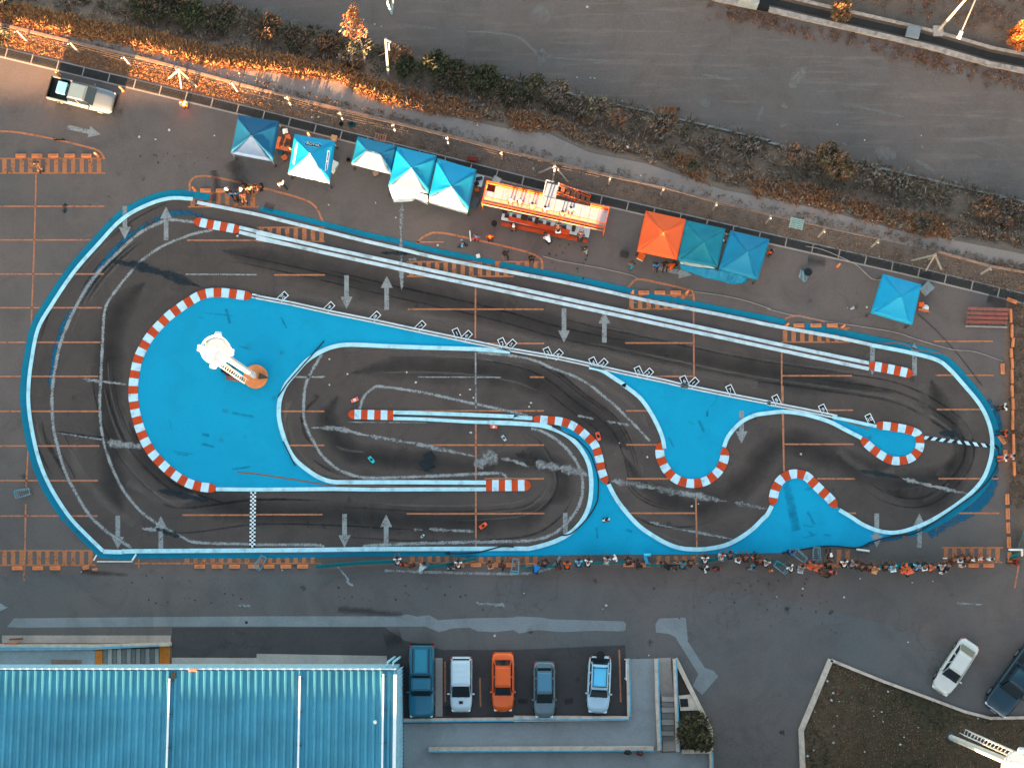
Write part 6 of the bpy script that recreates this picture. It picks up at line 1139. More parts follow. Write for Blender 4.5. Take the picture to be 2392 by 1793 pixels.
# ---------------------------------------------------------------- floodlight towers
m_tw_ = M('tower_white', rgb(214, 216, 214), .55, var=.05)
def tower(base, label, la, ht=16.0):
    t = thing('light_tower', label, 'tower', base, la)
    def prof(z0, z1, r0, r1): m = MB(); m.lathe([(r0, z0), (r1, z1)], n=20); return m
    prof(.05, ht, .22, .25).build('pole', m_tw_, t); m = MB(); m.lathe([(.42, 0), (.42, .06), (.3, .1)], n=16); m.build('base_flange', m_leg, t)
    m = MB(); z1 = ht - .8
    for s in (-.2, .2): m.bar((.55, s, 2.2), (.4, s, z1), .05)
    for i in range(int((z1 - 2.2) / .32)): z = 2.2 + i * .32; x = .55 - .15 * (z - 2.2) / (z1 - 2.2); m.bar((x, -.2, z), (x, .2, z), .035)
    m.build('ladder', m_tw_, t)
    m = MB()
    def cgp(z, s_): x = .95 - .15 * (z - 2.2) / (z1 - 2.2); return (x, s_, z)
    n_c = int((z1 - 3.6) / .9)
    for i in range(n_c):
        za, zb_ = 3.6 + i * .9, 4.5 + i * .9; m.bar(cgp(za, -.32 if i % 2 else .32), cgp(zb_, .32 if i % 2 else -.32), .05); m.bar(cgp(za, -.32), cgp(za, .32), .045)
        for s_ in (-.32, .32): m.bar((.5, s_ * .7, za), cgp(za, s_), .035)
    for s_ in (-.32, .32): m.bar(cgp(3.6, s_), cgp(z1, s_), .055)
    m.build('ladder_cage', m_tw_, t)
    for i in range(6): a = R(60 * i); m = MB(); m.bar((.24 * math.cos(a), .24 * math.sin(a), ht - 2.2), (.86 * math.cos(a), .86 * math.sin(a), ht - .05), .08); m.build('platform_strut', m_tw_, t)
    m = MB(); m.lathe([(.3, ht - .06), (.98, ht - .06), (.98, ht), (.3, ht)], n=28); m.lathe([(.2, ht), (.74, ht + .1), (.8, ht + .45), (.6, ht + .62), (.15, ht + .68)], n=24); m.build('platform', m_tw_, t)
    m = MB()
    for zz in (.55, 1.05): m.tube([(.98 * math.cos(R(a)), .98 * math.sin(R(a)), ht + zz) for a in range(0, 361, 15)], .035, 6)
    for a in range(0, 360, 45): m.bar((.98 * math.cos(R(a)), .98 * math.sin(R(a)), ht), (.98 * math.cos(R(a)), .98 * math.sin(R(a)), ht + 1.05), .04)
    m.build('guard_rail', m_tw_, t)
    for i, a in enumerate((25, 115, 205, 295)):
        a = R(a); m = MB(); X = Matrix.Translation((1.08 * math.cos(a), 1.08 * math.sin(a), ht + .6)) @ Matrix.Rotation(a, 4, 'Z') @ Matrix.Rotation(R(28), 4, 'Y'); m.box((0, 0, 0), (.26, .46, .42), X=X); l_ = m.build('floodlight', m_tw_, t, bevel=.03); m = MB(); m.box((0, 0, 0), (.02, .4, .36), X=X @ Matrix.Translation((.14, 0, 0))); m.build('lens', m_lamp, l_)
    return t
bp = S(596, 878); tower(bp, 'tall white light tower rising from an orange disc on the large blue infield', img_ang(-60, 95))
tower(S(2221, 1721), 'tall white light tower with a caged ladder at the bottom right corner', img_ang(60, -100), 17.3)
t = thing('tower_footing', 'round orange painted footing on the large blue infield', 'footing', S(598, 880)); m = MB(); m.lathe([(.95, 0), (.95, .3), (.9, .34)], n=36); m.build('slab', M('footing_orange', rgb(226, 136, 80), .8, var=.12, dirt=.2), t)
wd = [S(450 + x * .09653, 770 + y * .09653, .35) - t.location for x, y in ((1640, 1050), (1860, 1165), (1600, 1195), (1610, 1110))]
m = MB(); m.add(wd + [wd[0] + Vector((0, 0, .5)), wd[2] + Vector((0, 0, .5))], [(0, 1, 2, 3), (0, 4, 1), (2, 1, 5), (4, 5, 1), (0, 3, 2, 5, 4)]); m.build('dark_wedge', M('wedge_grey', rgb(62, 62, 62), .8), t)  # dark grey wedge set on the footing
def zq(x, y, z=0.0): return S(450 + x * .09653, 770 + y * .09653, z)
t = thing('pallet', 'wooden pallet leaning beside the orange tower footing', 'pallet', zq(1030, 1170)); ps_ = [zq(815, 1090), zq(1240, 1130), zq(1240, 1280), zq(815, 1215)]; ps_ = [q - t.location for q in ps_]
for i in range(9): u = i / 8; m = MB(); m.bar(ps_[0].lerp(ps_[1], u) + Vector((0, 0, .12)), ps_[3].lerp(ps_[2], u) + Vector((0, 0, .12)), .09, .03); m.build('slat', M('pallet_wood', rgb(150, 112, 96), .9, var=.25), t)
for u in (.08, .9): m = MB(); m.bar(ps_[0].lerp(ps_[3], u) + Vector((0, 0, .05)), ps_[1].lerp(ps_[2], u) + Vector((0, 0, .05)), .08, .09); m.build('bearer', MATS['pallet_wood'], t)
t = thing('rubbish_bag', 'black rubbish bag beside the pallet under the light tower', 'bag', zq(900, 1000)); m = MB(); m.lathe([(.3, 0), (.42, .15), (.38, .4), (.16, .58), (.05, .66), (.1, .74)], n=14, sx=1.15); m.build('bag', m_trim, t); m = MB(); m.lathe([(.07, .62), (.07, .66)], n=8); m.build('knot', m_leg, t)
t = thing('rubbish_bag', 'smaller dark bag left of the black rubbish bag under the light tower', 'bag', zq(745, 980)); m = MB(); m.lathe([(.15, 0), (.22, .1), (.16, .3), (.05, .4)], n=12); m.build('bag', m_trim, t); m = MB(); m.lathe([(.04, .38), (.07, .45)], n=8); m.build('knot', m_leg, t)
# ---------------------------------------------------------------- poles by the field
t = thing('street_lamp', 'tall street lamp with a white head beyond the upper right wall', 'street lamp', T('A4', 1465, 275, FZ)); k = t.location; m = MB(); top = S(2296, -48, 8.5); m.tube([(0, 0, 0), top - k], .12, 10, r2=.07); m.build('pole', M('lamp_pole', rgb(190, 170, 158), .6), t)
m = MB(); m.box((0, 0, .15), (.8, .8, .5)); m.build('footing', m_conc2, t); hd1 = S(2246, 74, 8.6); m = MB(); m.tube([top - k, top.lerp(hd1, .5) + Vector((0, 0, .4)) - k, hd1 - k], .055, 8); m.build('arm', MATS['lamp_pole'], t)
d_ = (hd1 - top).normalized(); m = MB(); X = Matrix.Translation(hd1 + d_ * .25 - k) @ Matrix.Rotation(math.atan2(d_.y, d_.x), 4, 'Z'); m.box((0, 0, 0), (.75, .34, .16), X=X, taper=.7); m.build('lamp_head', m_tw_, t, bevel=.04)
t = thing('utility_pole', 'weathered utility pole with a short crossarm standing in the bushes', 'pole', T('A2', 1132, 645, -1.2)); k = t.location; top = T('A2', 1108, 335, 7.0); m = MB(); m.tube([(0, 0, 0), top - k], .12, 8, r2=.09); m.build('pole', M('weathered_wood', rgb(128, 136, 136), .9), t)
m = MB(); m.bar(top - k - Vector((0, 0, .2)), T('A2', 1155, 365, 6.8) - k, .12); m.bar(T('A2', 1135, 370, 6.8) - k, T('A2', 1140, 430, 5.5) - k, .1); m.build('crossarm', MATS['weathered_wood'], t); m = MB(); m.tube([T('A2', 1118, 450, 4.0) - k, T('A2', 1050, 480, 0.5) - k], .025, 5); m.build('guy_wire', m_leg, t)
t = thing('goal_frame', 'white goal frame at the top edge of the dirt field', 'goal', T('A2', 1163, 125, FZ)); k = t.location; a_ = T('A2', 1163, 122, FZ) - k; b_ = T('A2', 1124, 20, 1.2) - k
m = MB(); m.bar(a_, b_, .16); m.bar(a_, T('A2', 1170, -30, 0) - k, .16); m.bar(b_, T('A2', 1124, -40, 1.2) - k, .16); m.build('post', M('goal_white', rgb(170, 190, 196), .6), t)
# wall and drain at the upper right
UP = [(1560, -60), (1672, 0), (1792, 24), (1955, 62), (2112, 98), (2192, 118), (2310, 152), (2392, 168), (2600, 216)]
m = MB(); m.ribbon([S(x, y, FZ + .01) for x, y in UP], .38, None, .4); tag(m.build('low_wall', M('weathered_wall', rgb(160, 148, 140), .9, var=.3, dirt=.6)), 'weathered pale wall along the upper right edge of the dirt field', 'wall')
m = MB(); m.ribbon([S(x + 5, y - 21, FZ + .012) for x, y in UP], .6, None); struct(m.build('drain_channel', MATS['drain_floor']))
m = MB(); m.ribbon([S(x + 9, y - 38, FZ + .01) for x, y in UP], .2, None, .3); tag(m.build('low_wall', MATS['weathered_wall']), 'thinner wall on the far side of the upper right drain', 'wall')
m = MB(); m.prism([tuple(T('A4', x, y, FZ))[:2] for x, y in ((1180, 330), (1205, 232), (1312, 262), (1290, 352))], FZ + .02, FZ + .6); tag(m.build('culvert_slab', m_conc), 'square concrete slab bridging the upper right drain', 'slab')
t = thing('shed_roof', 'grey flat roof with a dark edge cut by the top edge of the picture', 'roof', T('A3', 2060, 0, FZ)); k = t.location; m = MB(); m.prism([tuple(T('A3', x, y, FZ + 2) - k)[:2] for x, y in ((1940, -60), (2115, -60), (2115, 22), (2020, 5), (1940, -12))], .1, 2.0); m.build('body', M('shed_grey', rgb(150, 156, 158), .7), t); m = MB(); m.prism([tuple(T('A3', x, y, FZ + 2) - k)[:2] for x, y in ((2118, -60), (2215, -60), (2215, 40), (2118, 22))], .1, 1.0); m.build('dark_edge', m_trim, t)
# ---------------------------------------------------------------- loose things of the paddock
m_wood = M('table_wood', rgb(128, 78, 56), .8, var=.2); m_stl = M('stool_orange', rgb(206, 104, 60), .7)
def tablet(p, d, rz, mat, label, h=.74, name='table', cat='table'):
    t = thing(name, label, cat, p, rz); m = MB(); m.box((0, 0, h - .02), (d[0], d[1], .04)); m.build('table_top', mat, t)
    for sx in (-1, 1):
        for sy in (-1, 1): m = MB(); m.bar((sx * d[0] * .43, sy * d[1] * .42, 0), (sx * d[0] * .43, sy * d[1] * .42, h - .04), .05); m.build('leg', m_leg, t)
    return t
ra = img_ang(100, 24)
tablet(T('A2', 237, 1255), (1.05, .95), ra, m_wood, 'brown wooden table between the first two tents'); tablet(T('A2', 230, 1298), (1.15, .14), ra, m_stl, 'narrow orange bench board below the brown wooden table', .45, 'bench', 'bench')
def stool(p, rz, label, mat=m_stl): return tablet(p, (.42, .4), rz, mat, label, .46, 'stool', 'stool')
stool(T('A2', 272, 1192), .3, 'orange stool above the brown wooden table'); stool(T('A2', 244, 1366), .7, 'orange stool below the brown wooden table'); stool(T('A2', 1027, 1500), .5, 'pale stool below the hipped tent', M('stool_tan', rgb(176, 140, 116))); stool(T('A2', 250, 1140), .2, 'white folded chair above the orange stool', m_plate)
crate('toolbox', T('A2', 255, 1250, .74), (.32, .3, .2), .4, m_lap, 'black toolbox on the brown wooden table', 'toolbox'); crate('toolbox', T('A2', 205, 1250, .74), (.2, .3, .14), .2, M('box_rust', rgb(90, 40, 26)), 'rusty dark box on the brown wooden table', 'box'); crate('bag', T('A2', 212, 1318), (.4, .3, .25), .1, M('bag_teal', rgb(10, 90, 110)), 'teal bag on the ground below the brown wooden table', 'bag')
crate('cooler', T('A2', 657, 1440), (.62, .9, .5), ra - .25, m_plate, 'white cooler box at the right side of the branded tent', 'cooler'); crate('cardboard_box', T('A2', 668, 1195), (.45, .4, .4), ra, M('cardboard', rgb(206, 150, 104)), 'open cardboard box behind the branded tent', 'box'); crate('crate', T('A2', 1857, 1375), (.75, .3, .3), ra, M('crate_red', rgb(120, 40, 26)), 'dark red crate on the verge above the twin tents', 'crate')
tablet(T('A2', 1907, 1570), (.8, .95), ra, m_tbl, 'small white table right of the twin tents, loaded with black gear'); crate('equipment_case', T('A2', 1890, 1585, .74), (.35, .3, .2), .5, m_lap, 'black case on the small white table right of the twin tents', 'case'); crate('equipment_case', T('A2', 1915, 1540, .74), (.5, .25, .18), .2, m_lap, 'flat black case on the small white table right of the twin tents', 'case')
crate('generator', T('B2', 1872, 95), (.6, .85, .6), ra - .2, M('generator_grey', rgb(60, 76, 84), .5), 'dark grey generator below the small white table', 'generator'); crate('orange_box', T('A2', 1895, 1640), (.3, .25, .25), .2, m_stl, 'small orange box beside the small white table', 'box'); crate('folding_board', T('A2', 2065, 1550), (.65, .5, .06), -.5, M('board_pale', rgb(160, 160, 152)), 'pale folded board behind the left end of the orange stand', 'board')
crate('orange_box', T('B3', 1095, 555), (.55, .55, .35), .3 - .8, m_plate, 'white tray of orange things under the front of the orange tent', 'box', m_so); crate('equipment_case', T('B3', 953, 535), (.6, .45, .25), ra, M('case_grey', rgb(52, 50, 48)), 'dark flat case on the asphalt left of the orange tent', 'case')
crate('signboard', T('B2', 1838, 380), (.1, .75, .6), .1, m_plate, 'narrow white sign board between the two blue shirts', 'sign'); crate('cooler', T('B2', 1905, 548), (.3, .26, .25), .3, m_plate, 'small white box at the edge of the top border', 'box')
crate('cart_trolley', T('B4', 1365, 830), (.75, .9, .5), ra - .6, M('trolley_grey', rgb(120, 130, 134)), 'grey folded trolley at the upper right of the lone blue tent', 'trolley'); crate('orange_box', T('B4', 1322, 965), (.4, .35, .3), .1, m_so, 'orange box at the right side of the lone blue tent', 'box')
m = MB(); m.lathe([(.05, 0), (.22, .06), (.28, .2), (.22, .34), (.06, .4)], n=16); tag(m.build('helmet', m_plate, None, T('B4', 1358, 995)), 'round white helmet beside the orange box at the lone tent', 'helmet')
tablet(T('B4', 1340, 1020), (.9, .16), ra, m_stl, 'narrow orange bench beside the lone blue tent', .4, 'bench', 'bench')
drape('folded_sheet', [px('B4', 285, 660), px('B4', 330, 680), px('B4', 375, 690)], [px('B4', 265, 720), px('B4', 325, 770), px('B4', 360, 720)], .3, .1, M('sheet_grey', rgb(108, 132, 142), .7), 'crumpled grey blue sheet on the asphalt left of the lone tent', 'sheet', .3)
t = thing('camping_chair', 'dark round folding chair beside the crumpled grey sheet', 'chair', T('B4', 345, 690)); m = MB(); m.lathe([(.05, .3), (.3, .32), (.33, .42), (.28, .36)], n=14); m.build('seat', m_lap, t); m = MB()
for a in range(4): m.bar((.05 * math.cos(a * 1.57), .05 * math.sin(a * 1.57), .32), (.3 * math.cos(a * 1.57 + .7), .3 * math.sin(a * 1.57 + .7), 0), .03)
m.build('leg', m_leg, t)
for t_, X, Y, r_, lb in (('A2', 727, 1070, .17, 'small black tyre on the verge below a fence post'), ('A2', 817, 1072, .3, 'dark teal tyre on the verge right of the small one'), ('A2', 790, 1380, .17, 'small black tyre left of the hipped tent')):
    m = MB(); m.lathe([(r_ * .55, .0), (r_, .03), (r_ * 1.05, .12), (r_, .2), (r_ * .55, .22), (r_ * .5, .12)], n=16); tag(m.build('tyre', M('tyre_teal', rgb(14, 50, 60), .8) if r_ > .2 else m_tyre, None, T(t_, X, Y)), lb, 'tyre')
t = thing('litter_bin', 'dark round bin standing in the paddock below the orange stand', 'bin', Q(310, 790)); m = MB(); m.lathe([(.17, 0), (.22, .55), (.2, .58)], n=14); m.build('bucket', M('bin_dark', rgb(50, 40, 38), .7), t); m = MB(); m.lathe([(.23, .58), (.2, .64)], n=14); m.build('lid', m_trim, t)
t = thing('pallet', 'pale green wooden pallet on the verge right of the long drain', 'pallet', T('B4', 252, 268)); rz = img_ang(120, 28); t.rotation_euler.z = rz
for i in range(6): m = MB(); m.box((0, -.36 + i * .145, .12), (1.1, .1, .03)); m.build('slat', M('pallet_green', rgb(150, 172, 160), .9, var=.15), t)
for x in (-.5, 0, .5): m = MB(); m.box((x, 0, .055), (.1, .85, .09)); m.build('bearer', MATS['pallet_green'], t)
t = thing('pallet', 'narrow slatted pallet at the drain behind the hipped tent', 'pallet', T('A2', 1065, 1187)); t.rotation_euler.z = ra
for i in range(5): m = MB(); m.box((-.4 + i * .2, 0, .12), (.1, .62, .03)); m.build('slat', MATS['pallet_wood'], t)
for y in (-.25, .25): m = MB(); m.box((0, y, .055), (.95, .08, .09)); m.build('bearer', MATS['pallet_wood'], t)
m_pk = M('bleacher_red', rgb(140, 82, 72), .8, var=.18); t = thing('bleacher', 'small bleacher of weathered red planks at the far right', 'bleacher', T('B4', 1880, 1065)); t.rotation_euler.z = img_ang(350, 10)
for i in range(4): m = MB(); m.box((0, -.5 + i * .33, .35 + .12 * i), (3.25, .24, .05)); m.build('seat_plank', m_pk, t)
m = MB(); m.box((0, -.85, .2), (3.3, .12, .05)); m.build('foot_plank', M('plank_grey', rgb(150, 142, 138), .8), t)
for x in (-1.4, 0, 1.4): m = MB(); m.bar((x, -.85, .1), (x, .6, .62), .06); m.bar((x, .55, 0), (x, .55, .65), .06); m.bar((x, -.5, 0), (x, -.5, .3), .06); m.build('frame', m_leg, t)
t = thing('rusty_container', 'rust coloured open box dumped at the edge of the dirt field', 'container', T('A3', 1318, 962, FZ)); t.rotation_euler.z = img_ang(150, 4); m_rust = M('rust_sheet', rgb(150, 84, 44), .9, var=.25, scale=4)
m = MB(); m.box((0, 0, .25), (1.4, .5, .5), taper=1.05); m.build('body', m_rust, t); m = MB(); m.box((-.05, 0, .51), (1.3, .42, .03)); m.build('lining', M('rust_dark', rgb(112, 62, 36), .9), t); m = MB(); m.bar((.7, .1, .3), (1.05, .2, .35), .2); m.build('torn_end', m_leg, t)
# ---------------------------------------------------------------- shopping carts
m_cart = M('cart_wire', rgb(122, 156, 164), .4, .4)
def cart(p, rz, label, tip=0.0):
    t = thing('shopping_cart', label, 'shopping cart', p, rz, 'shopping carts around the track'); m = MB()
    b0, b1 = [(-.4, -.26, .45), (.42, -.17, .55), (.42, .17, .55), (-.4, .26, .45)], [(-.46, -.32, .95), (.55, -.24, .9), (.55, .24, .9), (-.46, .32, .95)]
    V = Vector
    for ring in (b0, b1, [tuple(V(a).lerp(V(b), .5)) for a, b in zip(b0, b1)]):
        for i in range(4): m.bar(ring[i], ring[(i + 1) % 4], .03)
    for i in range(4):
        for k in range(5): u = k / 5; m.bar(V(b0[i]).lerp(V(b0[(i + 1) % 4]), u), V(b1[i]).lerp(V(b1[(i + 1) % 4]), u), .022)
    for k in range(1, 5): m.bar(V(b0[0]).lerp(V(b0[1]), k / 5), V(b0[3]).lerp(V(b0[2]), k / 5), .022)
    m.build('basket', m_cart, t); m = MB(); m.bar((-.58, -.3, 1.0), (-.58, .3, 1.0), .045); m.bar((-.46, -.3, .95), (-.58, -.3, 1.0), .03); m.bar((-.46, .3, .95), (-.58, .3, 1.0), .03); m.build('handle', M('cart_handle', rgb(60, 150, 176)), t)
    m = MB()
    for s in (-1, 1): m.bar((-.4, s * .26, .45), (-.35, s * .24, .12), .035); m.bar((-.35, s * .24, .12), (.5, s * .2, .12), .035); m.bar((.42, s * .17, .55), (.3, s * .2, .12), .03)
    m.build('frame', m_cart, t)
    for x in (-.35, .48):
        for s in (-1, 1): m = MB(); m.lathe([(.06, -.02), (.06, .02)], n=10); X = Matrix.Translation((x, s * .22, .06)) @ Matrix.Rotation(math.pi / 2, 4, 'X'); m.v = [tuple(X @ Vector(q)) for q in m.v]; m.build('wheel', m_tyre, t)
    return t
cart(T('C1', 222, 925), R(15), 'lone shopping cart on the orange parking line at the left'); cart(T('C4', 272, 1468), R(-40), 'shopping cart left of the hatched stripes, turned diagonally'); cart(T('C4', 412, 1450), R(90), 'upright shopping cart right beside the hatched stripes'); cart(T('C4', 105, 1560), R(145), 'shopping cart in the middle of the crowd with its basket open'); cart(S(1204, 1320), R(85), 'shopping cart beside the person bending in bright blue'); cart(T('C2', 45, 1520), R(60), 'shopping cart under the border right of the start line')
crate('folding_board', S(1240 + 1650 * .16275, 1270 + 230 * .16275), (.25, .6, .5), .3, M('board_blue', rgb(60, 160, 200)), 'light blue folding board by the seated person in black', 'board')
tablet(S(900 + 1860 * .16275, 1270 + 205 * .16275), (1.3, .28), 0, m_wood, 'brown bench standing on the hatching above the first cart in the crowd', .45, 'bench', 'bench')
crate('crate', S(900 + 605 * .16275, 1270 + 305 * .16275), (.5, .35, .3), 0, M('crate_teal', rgb(60, 110, 120)), 'grey teal crate under the tilted banner', 'crate'); crate('crate', S(900 + 815 * .16275, 1270 + 308 * .16275), (.75, .35, .25), 0, MATS['crate_teal'], 'wider grey teal crate under the tilted banner', 'crate')
# teal banners hung along the spectators
m_ban = M('banner_teal', rgb(0, 112, 122), .7, var=.14, scale=3)
def banner(s, lean, label, h=.95):
    p = pts(s); drape('banner', p, [(x, y + lean) for x, y in p], h, .08, m_ban, label, 'banner', .05, 30)
banner('C2 510,1545 700,1528 900,1512 1195,1500', 8, 'long teal banner left of the crowd'); banner('C2 1430,1556 1600,1535 1750,1505 1890,1476', 7, 'tilted teal banner below the hatching in the middle'); banner('C3 80,1562 200,1550 400,1548', 6, 'short teal banner by the person bending in bright blue'); banner('C3 520,1530 800,1512 1000,1508', 6, 'thin teal banner behind the pale grey shirt'); banner('C3 1140,1535 1300,1538 1420,1535', 6, 'teal banner stretch behind the seated black figures')
banner('C3 1590,1500 1700,1488 1860,1458', 8, 'teal banner stretch by the pale pink shirt'); banner('C3 1900,1460 2211,1490 C4 60,1515 200,1540', 7, 'teal banner running down to the middle cart'); banner('C4 950,1552 1100,1540 1250,1525 1350,1520 1490,1545', 9, 'long teal banner in front of the right part of the crowd'); banner('C4 2160,1390 2185,1320 2215,1240', 5, 'teal banner at the right edge by the white pole'); banner('C4 2090,1470 2170,1440', 8, 'crumpled teal banner by the person in red at the right edge')
def pole(a, b, r, mat, label): m = MB(); m.tube([a, b], r, 8); return tag(m.build('pole', mat, None), label, 'pole')
pole(T('C4', 768, 1410, .1), T('C4', 880, 1425, .1), .09, m_plate, 'white pole lying below the blue paint right of the carts'); pole(T('C4', 2078, 1412, .9), T('C4', 2195, 1412, .9), .08, m_plate, 'white horizontal pole at the lower right edge'); pole(T('C4', 2195, 1412, .9), T('C4', 2193, 1462, .1), .09, m_plate, 'white leaning pole at the lower right edge')
pole(T('C1', 805, 1505, .06), T('C1', 832, 1458, .06), .06, m_plate, 'short white stick left of the bottom corner of the border'); pole(T('C1', 1137, 1507, .06), T('C1', 1172, 1450, .06), .07, m_plate, 'short white stick right of the bottom corner of the border'); pole(T('C1', 835, 1515, .05), T('C1', 1140, 1515, .05), .045, m_plate, 'long thin white rail lying under the bottom corner of the border')
pole(T('C3', 1120, 1458, .6), T('C3', 1180, 1455, .6), .11, M('pole_cyan', rgb(60, 190, 230)), 'short cyan roll at the edge of the blue paint'); pole(T('C4', 1512, 1487, .1), T('C4', 1550, 1488, .1), .06, m_plate, 'short white stick beside the sunlit group')
t = thing('bicycle_rack', 'small black hoop rack on the curved line below the arrow at upper left', 'rack', T('A1', 512, 1205)); m = MB()
for x in (-.25, .25): m.tube([(x - .12, 0, 0), (x - .12, 0, .6), (x, 0, .7), (x + .12, 0, .6), (x + .12, 0, 0)], .03, 6)
m.build('hoop', m_trim, t); m = MB(); m.box((0, 0, .02), (.9, .08, .04)); m.build('base', m_trim, t)
# ---------------------------------------------------------------- litter
lit = None; rnd = random.Random(3)
m_scrap = M('scrap_paper', rgb(186, 186, 182), .8)
def scrap(p, label, group, k=1.0, mat=m_scrap):
    m = MB(); n_ = rnd.randint(4, 6); r_ = .07 * k; m.lathe([(r_, 0), (r_ * 1.05, .03), (r_ * .5, .07)], n=n_, sx=rnd.uniform(.6, 1.4)); o = m.build('paper_scrap', mat, None, p, rnd.uniform(0, 3)); return tag(o, label, 'litter', group)
for lb, g, z, L_ in (('scrap of white litter on the asphalt between the tents and the top border', 'litter in the paddock', .005, ('B2 617,105', 'B2 1022,88', 'B2 1557,452', 'A1 1198,1180', 'A1 1845,1168', 'A1 1457,1120', 'B4 690,990', 'B4 725,998', 'B4 740,990', 'B4 857,985', 'A1 1340,1200', 'B2 1195,215')),
                   ('scrap of white litter on the dark track surface', 'litter on the track', .03, ('C2 625,-5', 'B2 625,1432', 'C3 148,150', 'C3 133,183', 'C3 1150,615', 'C3 1590,1018', 'C3 1532,1038', 'C2 1842,405', 'C2 1835,35', 'C2 1750,80', 'C2 1865,105', 'C3 910,495', 'C4 290,590', 'B2 1290,1545', 'B2 1368,1632', 'B2 780,1560', 'B1 2045,372')),
                   ('scrap of white litter on the road below the crowd', 'litter on the road', .012, ('D4 305,115', 'D4 82,185', 'D4 1248,62', 'D4 800,28', 'D4 662,188', 'D4 1212,575', 'D2 2047,520', 'D3 1162,688', 'D3 88,155', 'D4 1425,50', 'C1 700,1603', 'C2 218,1588', 'D3 765,290', 'D3 795,258')),
                   ('scrap of white litter on the grass plot', 'litter on the grass plot', .02, ('D4 620,1085', 'D4 985,1175', 'D4 552,1075', 'D4 915,1165', 'D4 918,1210', 'D4 998,1260', 'D4 575,1297', 'D4 410,1175', 'D4 838,1518', 'D4 1178,1392', 'D4 570,1440', 'D4 400,1505', 'D4 346,1555', 'D4 517,910', 'D4 568,1012', 'D4 1040,1000', 'D4 1422,1083', 'D4 1815,1230', 'D4 1300,1308', 'D4 603,1210', 'D4 1145,1455')),
                   ('scrap of white litter on the dirt field', 'litter on the dirt field', FZ + .01, ('A3 545,668', 'A3 660,672', 'A3 695,676', 'A3 918,876', 'A3 936,874', 'A2 1072,230', 'A2 1015,212', 'A4 603,1075', 'A4 1325,1168', 'A4 838,1208', 'A3 632,62')),
                   ('scrap of white litter on the verge or the gravel road', 'litter by the fence', .01, ('A2 1898,1080', 'A2 920,790', 'A2 475,1010', 'A2 423,938', 'A2 530,1008', 'A3 980,1265', 'A3 1095,1512', 'A3 170,1452', 'B4 965,550', 'B4 840,115', 'B4 905,240', 'A1 2060,630', 'A2 407,757', 'B4 1517,270'))):
    for q in L_:
        tc_, xy = q.split(); X, Y = map(float, xy.split(',')); scrap(T(tc_, X, Y, z), lb, g, rnd.uniform(.7, 1.5))
# ---------------------------------------------------------------- vegetation
rv = random.Random(11)
def mk(name, c): return M(name, rgb(*c), .9, var=.3, scale=3.5)
VEG = [mk('dry_stalk', (138, 92, 60)), mk('pale_stalk', (158, 134, 112)), mk('rust_stalk', (158, 106, 72)), mk('brown_twig', (104, 82, 68)), mk('dark_leaf', (56, 60, 44)), mk('olive_leaf', (84, 82, 50)), mk('grey_twig', (126, 118, 110)), mk('sun_orange_leaf', (196, 104, 40)), mk('sun_tan_leaf', (160, 112, 78)), mk('sun_golden_stalk', (188, 134, 84))]  # golden, orange and tan tones here hold the low sun's warmth as colour
def blade(m, p, d, l, w_, mi, droop=.4):
    d = d.normalized(); sd_ = d.cross(Vector((0, 0, 1))); sd_ = sd_.normalized() if sd_.length > .01 else Vector((1, 0, 0)); a_ = rv.uniform(0, 6.28); sd_ = (sd_ * math.cos(a_) + d.cross(sd_) * math.sin(a_)) * w_ / 2
    q = p + d * l * .55; r_ = p + d * l - Vector((0, 0, droop * l * .5)); m.add([p - sd_ * .6, p + sd_ * .6, q + sd_, q - sd_, r_], [(0, 1, 2, 3), (3, 2, 4)], mi)
def tuft(m, c, r_, h, n_, mis, w_=.06):
    for _ in range(n_):
        a_ = rv.uniform(0, 6.28); e = rv.random() ** .6; p = c + Vector((math.cos(a_) * r_ * e * .6, math.sin(a_) * r_ * e * .6, rv.uniform(0, h * .25))); d = Vector((math.cos(a_) * (.35 + e), math.sin(a_) * (.35 + e), rv.uniform(.35, 1.5))); blade(m, p, d, rv.uniform(.5, 1.0) * (r_ + h) * .55, w_ * rv.uniform(.6, 1.4), rv.choice(mis), rv.uniform(.1, .8))
def band(u, v):
    """u along the band in photograph pixels, v from its road edge (0) to its field edge (1)"""
    for i in range(len(LO) - 1):
        if lo[i][0] <= u <= lo[i + 1][0]:
            f = (u - lo[i][0]) / (lo[i + 1][0] - lo[i][0]); a_ = LO[i].lerp(LO[i + 1], f); b_ = HI[i].lerp(HI[i + 1], f); p = a_.lerp(b_, v); 
            p.z = FZ * v - .25 * (1 - abs(2 * v - 1)) ; return p
m = MB()
for _ in range(4200):
    u = rv.uniform(-120, 2520); v = rv.random() ** .9 * 1.05 - .02
    if rv.random() < .35: v = rv.random() * .32
    g = math.sin(u * .021) + math.sin(u * .0063 + 1.7) + .8 * math.sin(u * .047 + v * 5)
    if (v < .12 and g < -.1) or (v > .36 and rv.random() < .38): continue
    p = band(u, min(max(v, 0), 1)); 
    if v < .36: mis = ([9, 9, 0, 2] if u < 900 and g > -.4 else [0, 0, 2, 1, 0]) if g > .1 else [1, 0, 3, 6]; r_, h, n_ = rv.uniform(.25, .55), rv.uniform(.3, .6), 15
    elif v < .62: mis = [3, 1, 6, 0, 3] if g < .5 else [3, 6, 5, 4]; r_, h, n_ = rv.uniform(.3, .6), rv.uniform(.3, .7), 13
    else: mis = [4, 4, 3, 5] if (u < 1420 and g > -.8) else [3, 6, 1, 5, 3]; r_, h, n_ = rv.uniform(.35, .7), rv.uniform(.4, .9), 16
    tuft(m, p, r_, h, n_, mis, .07)
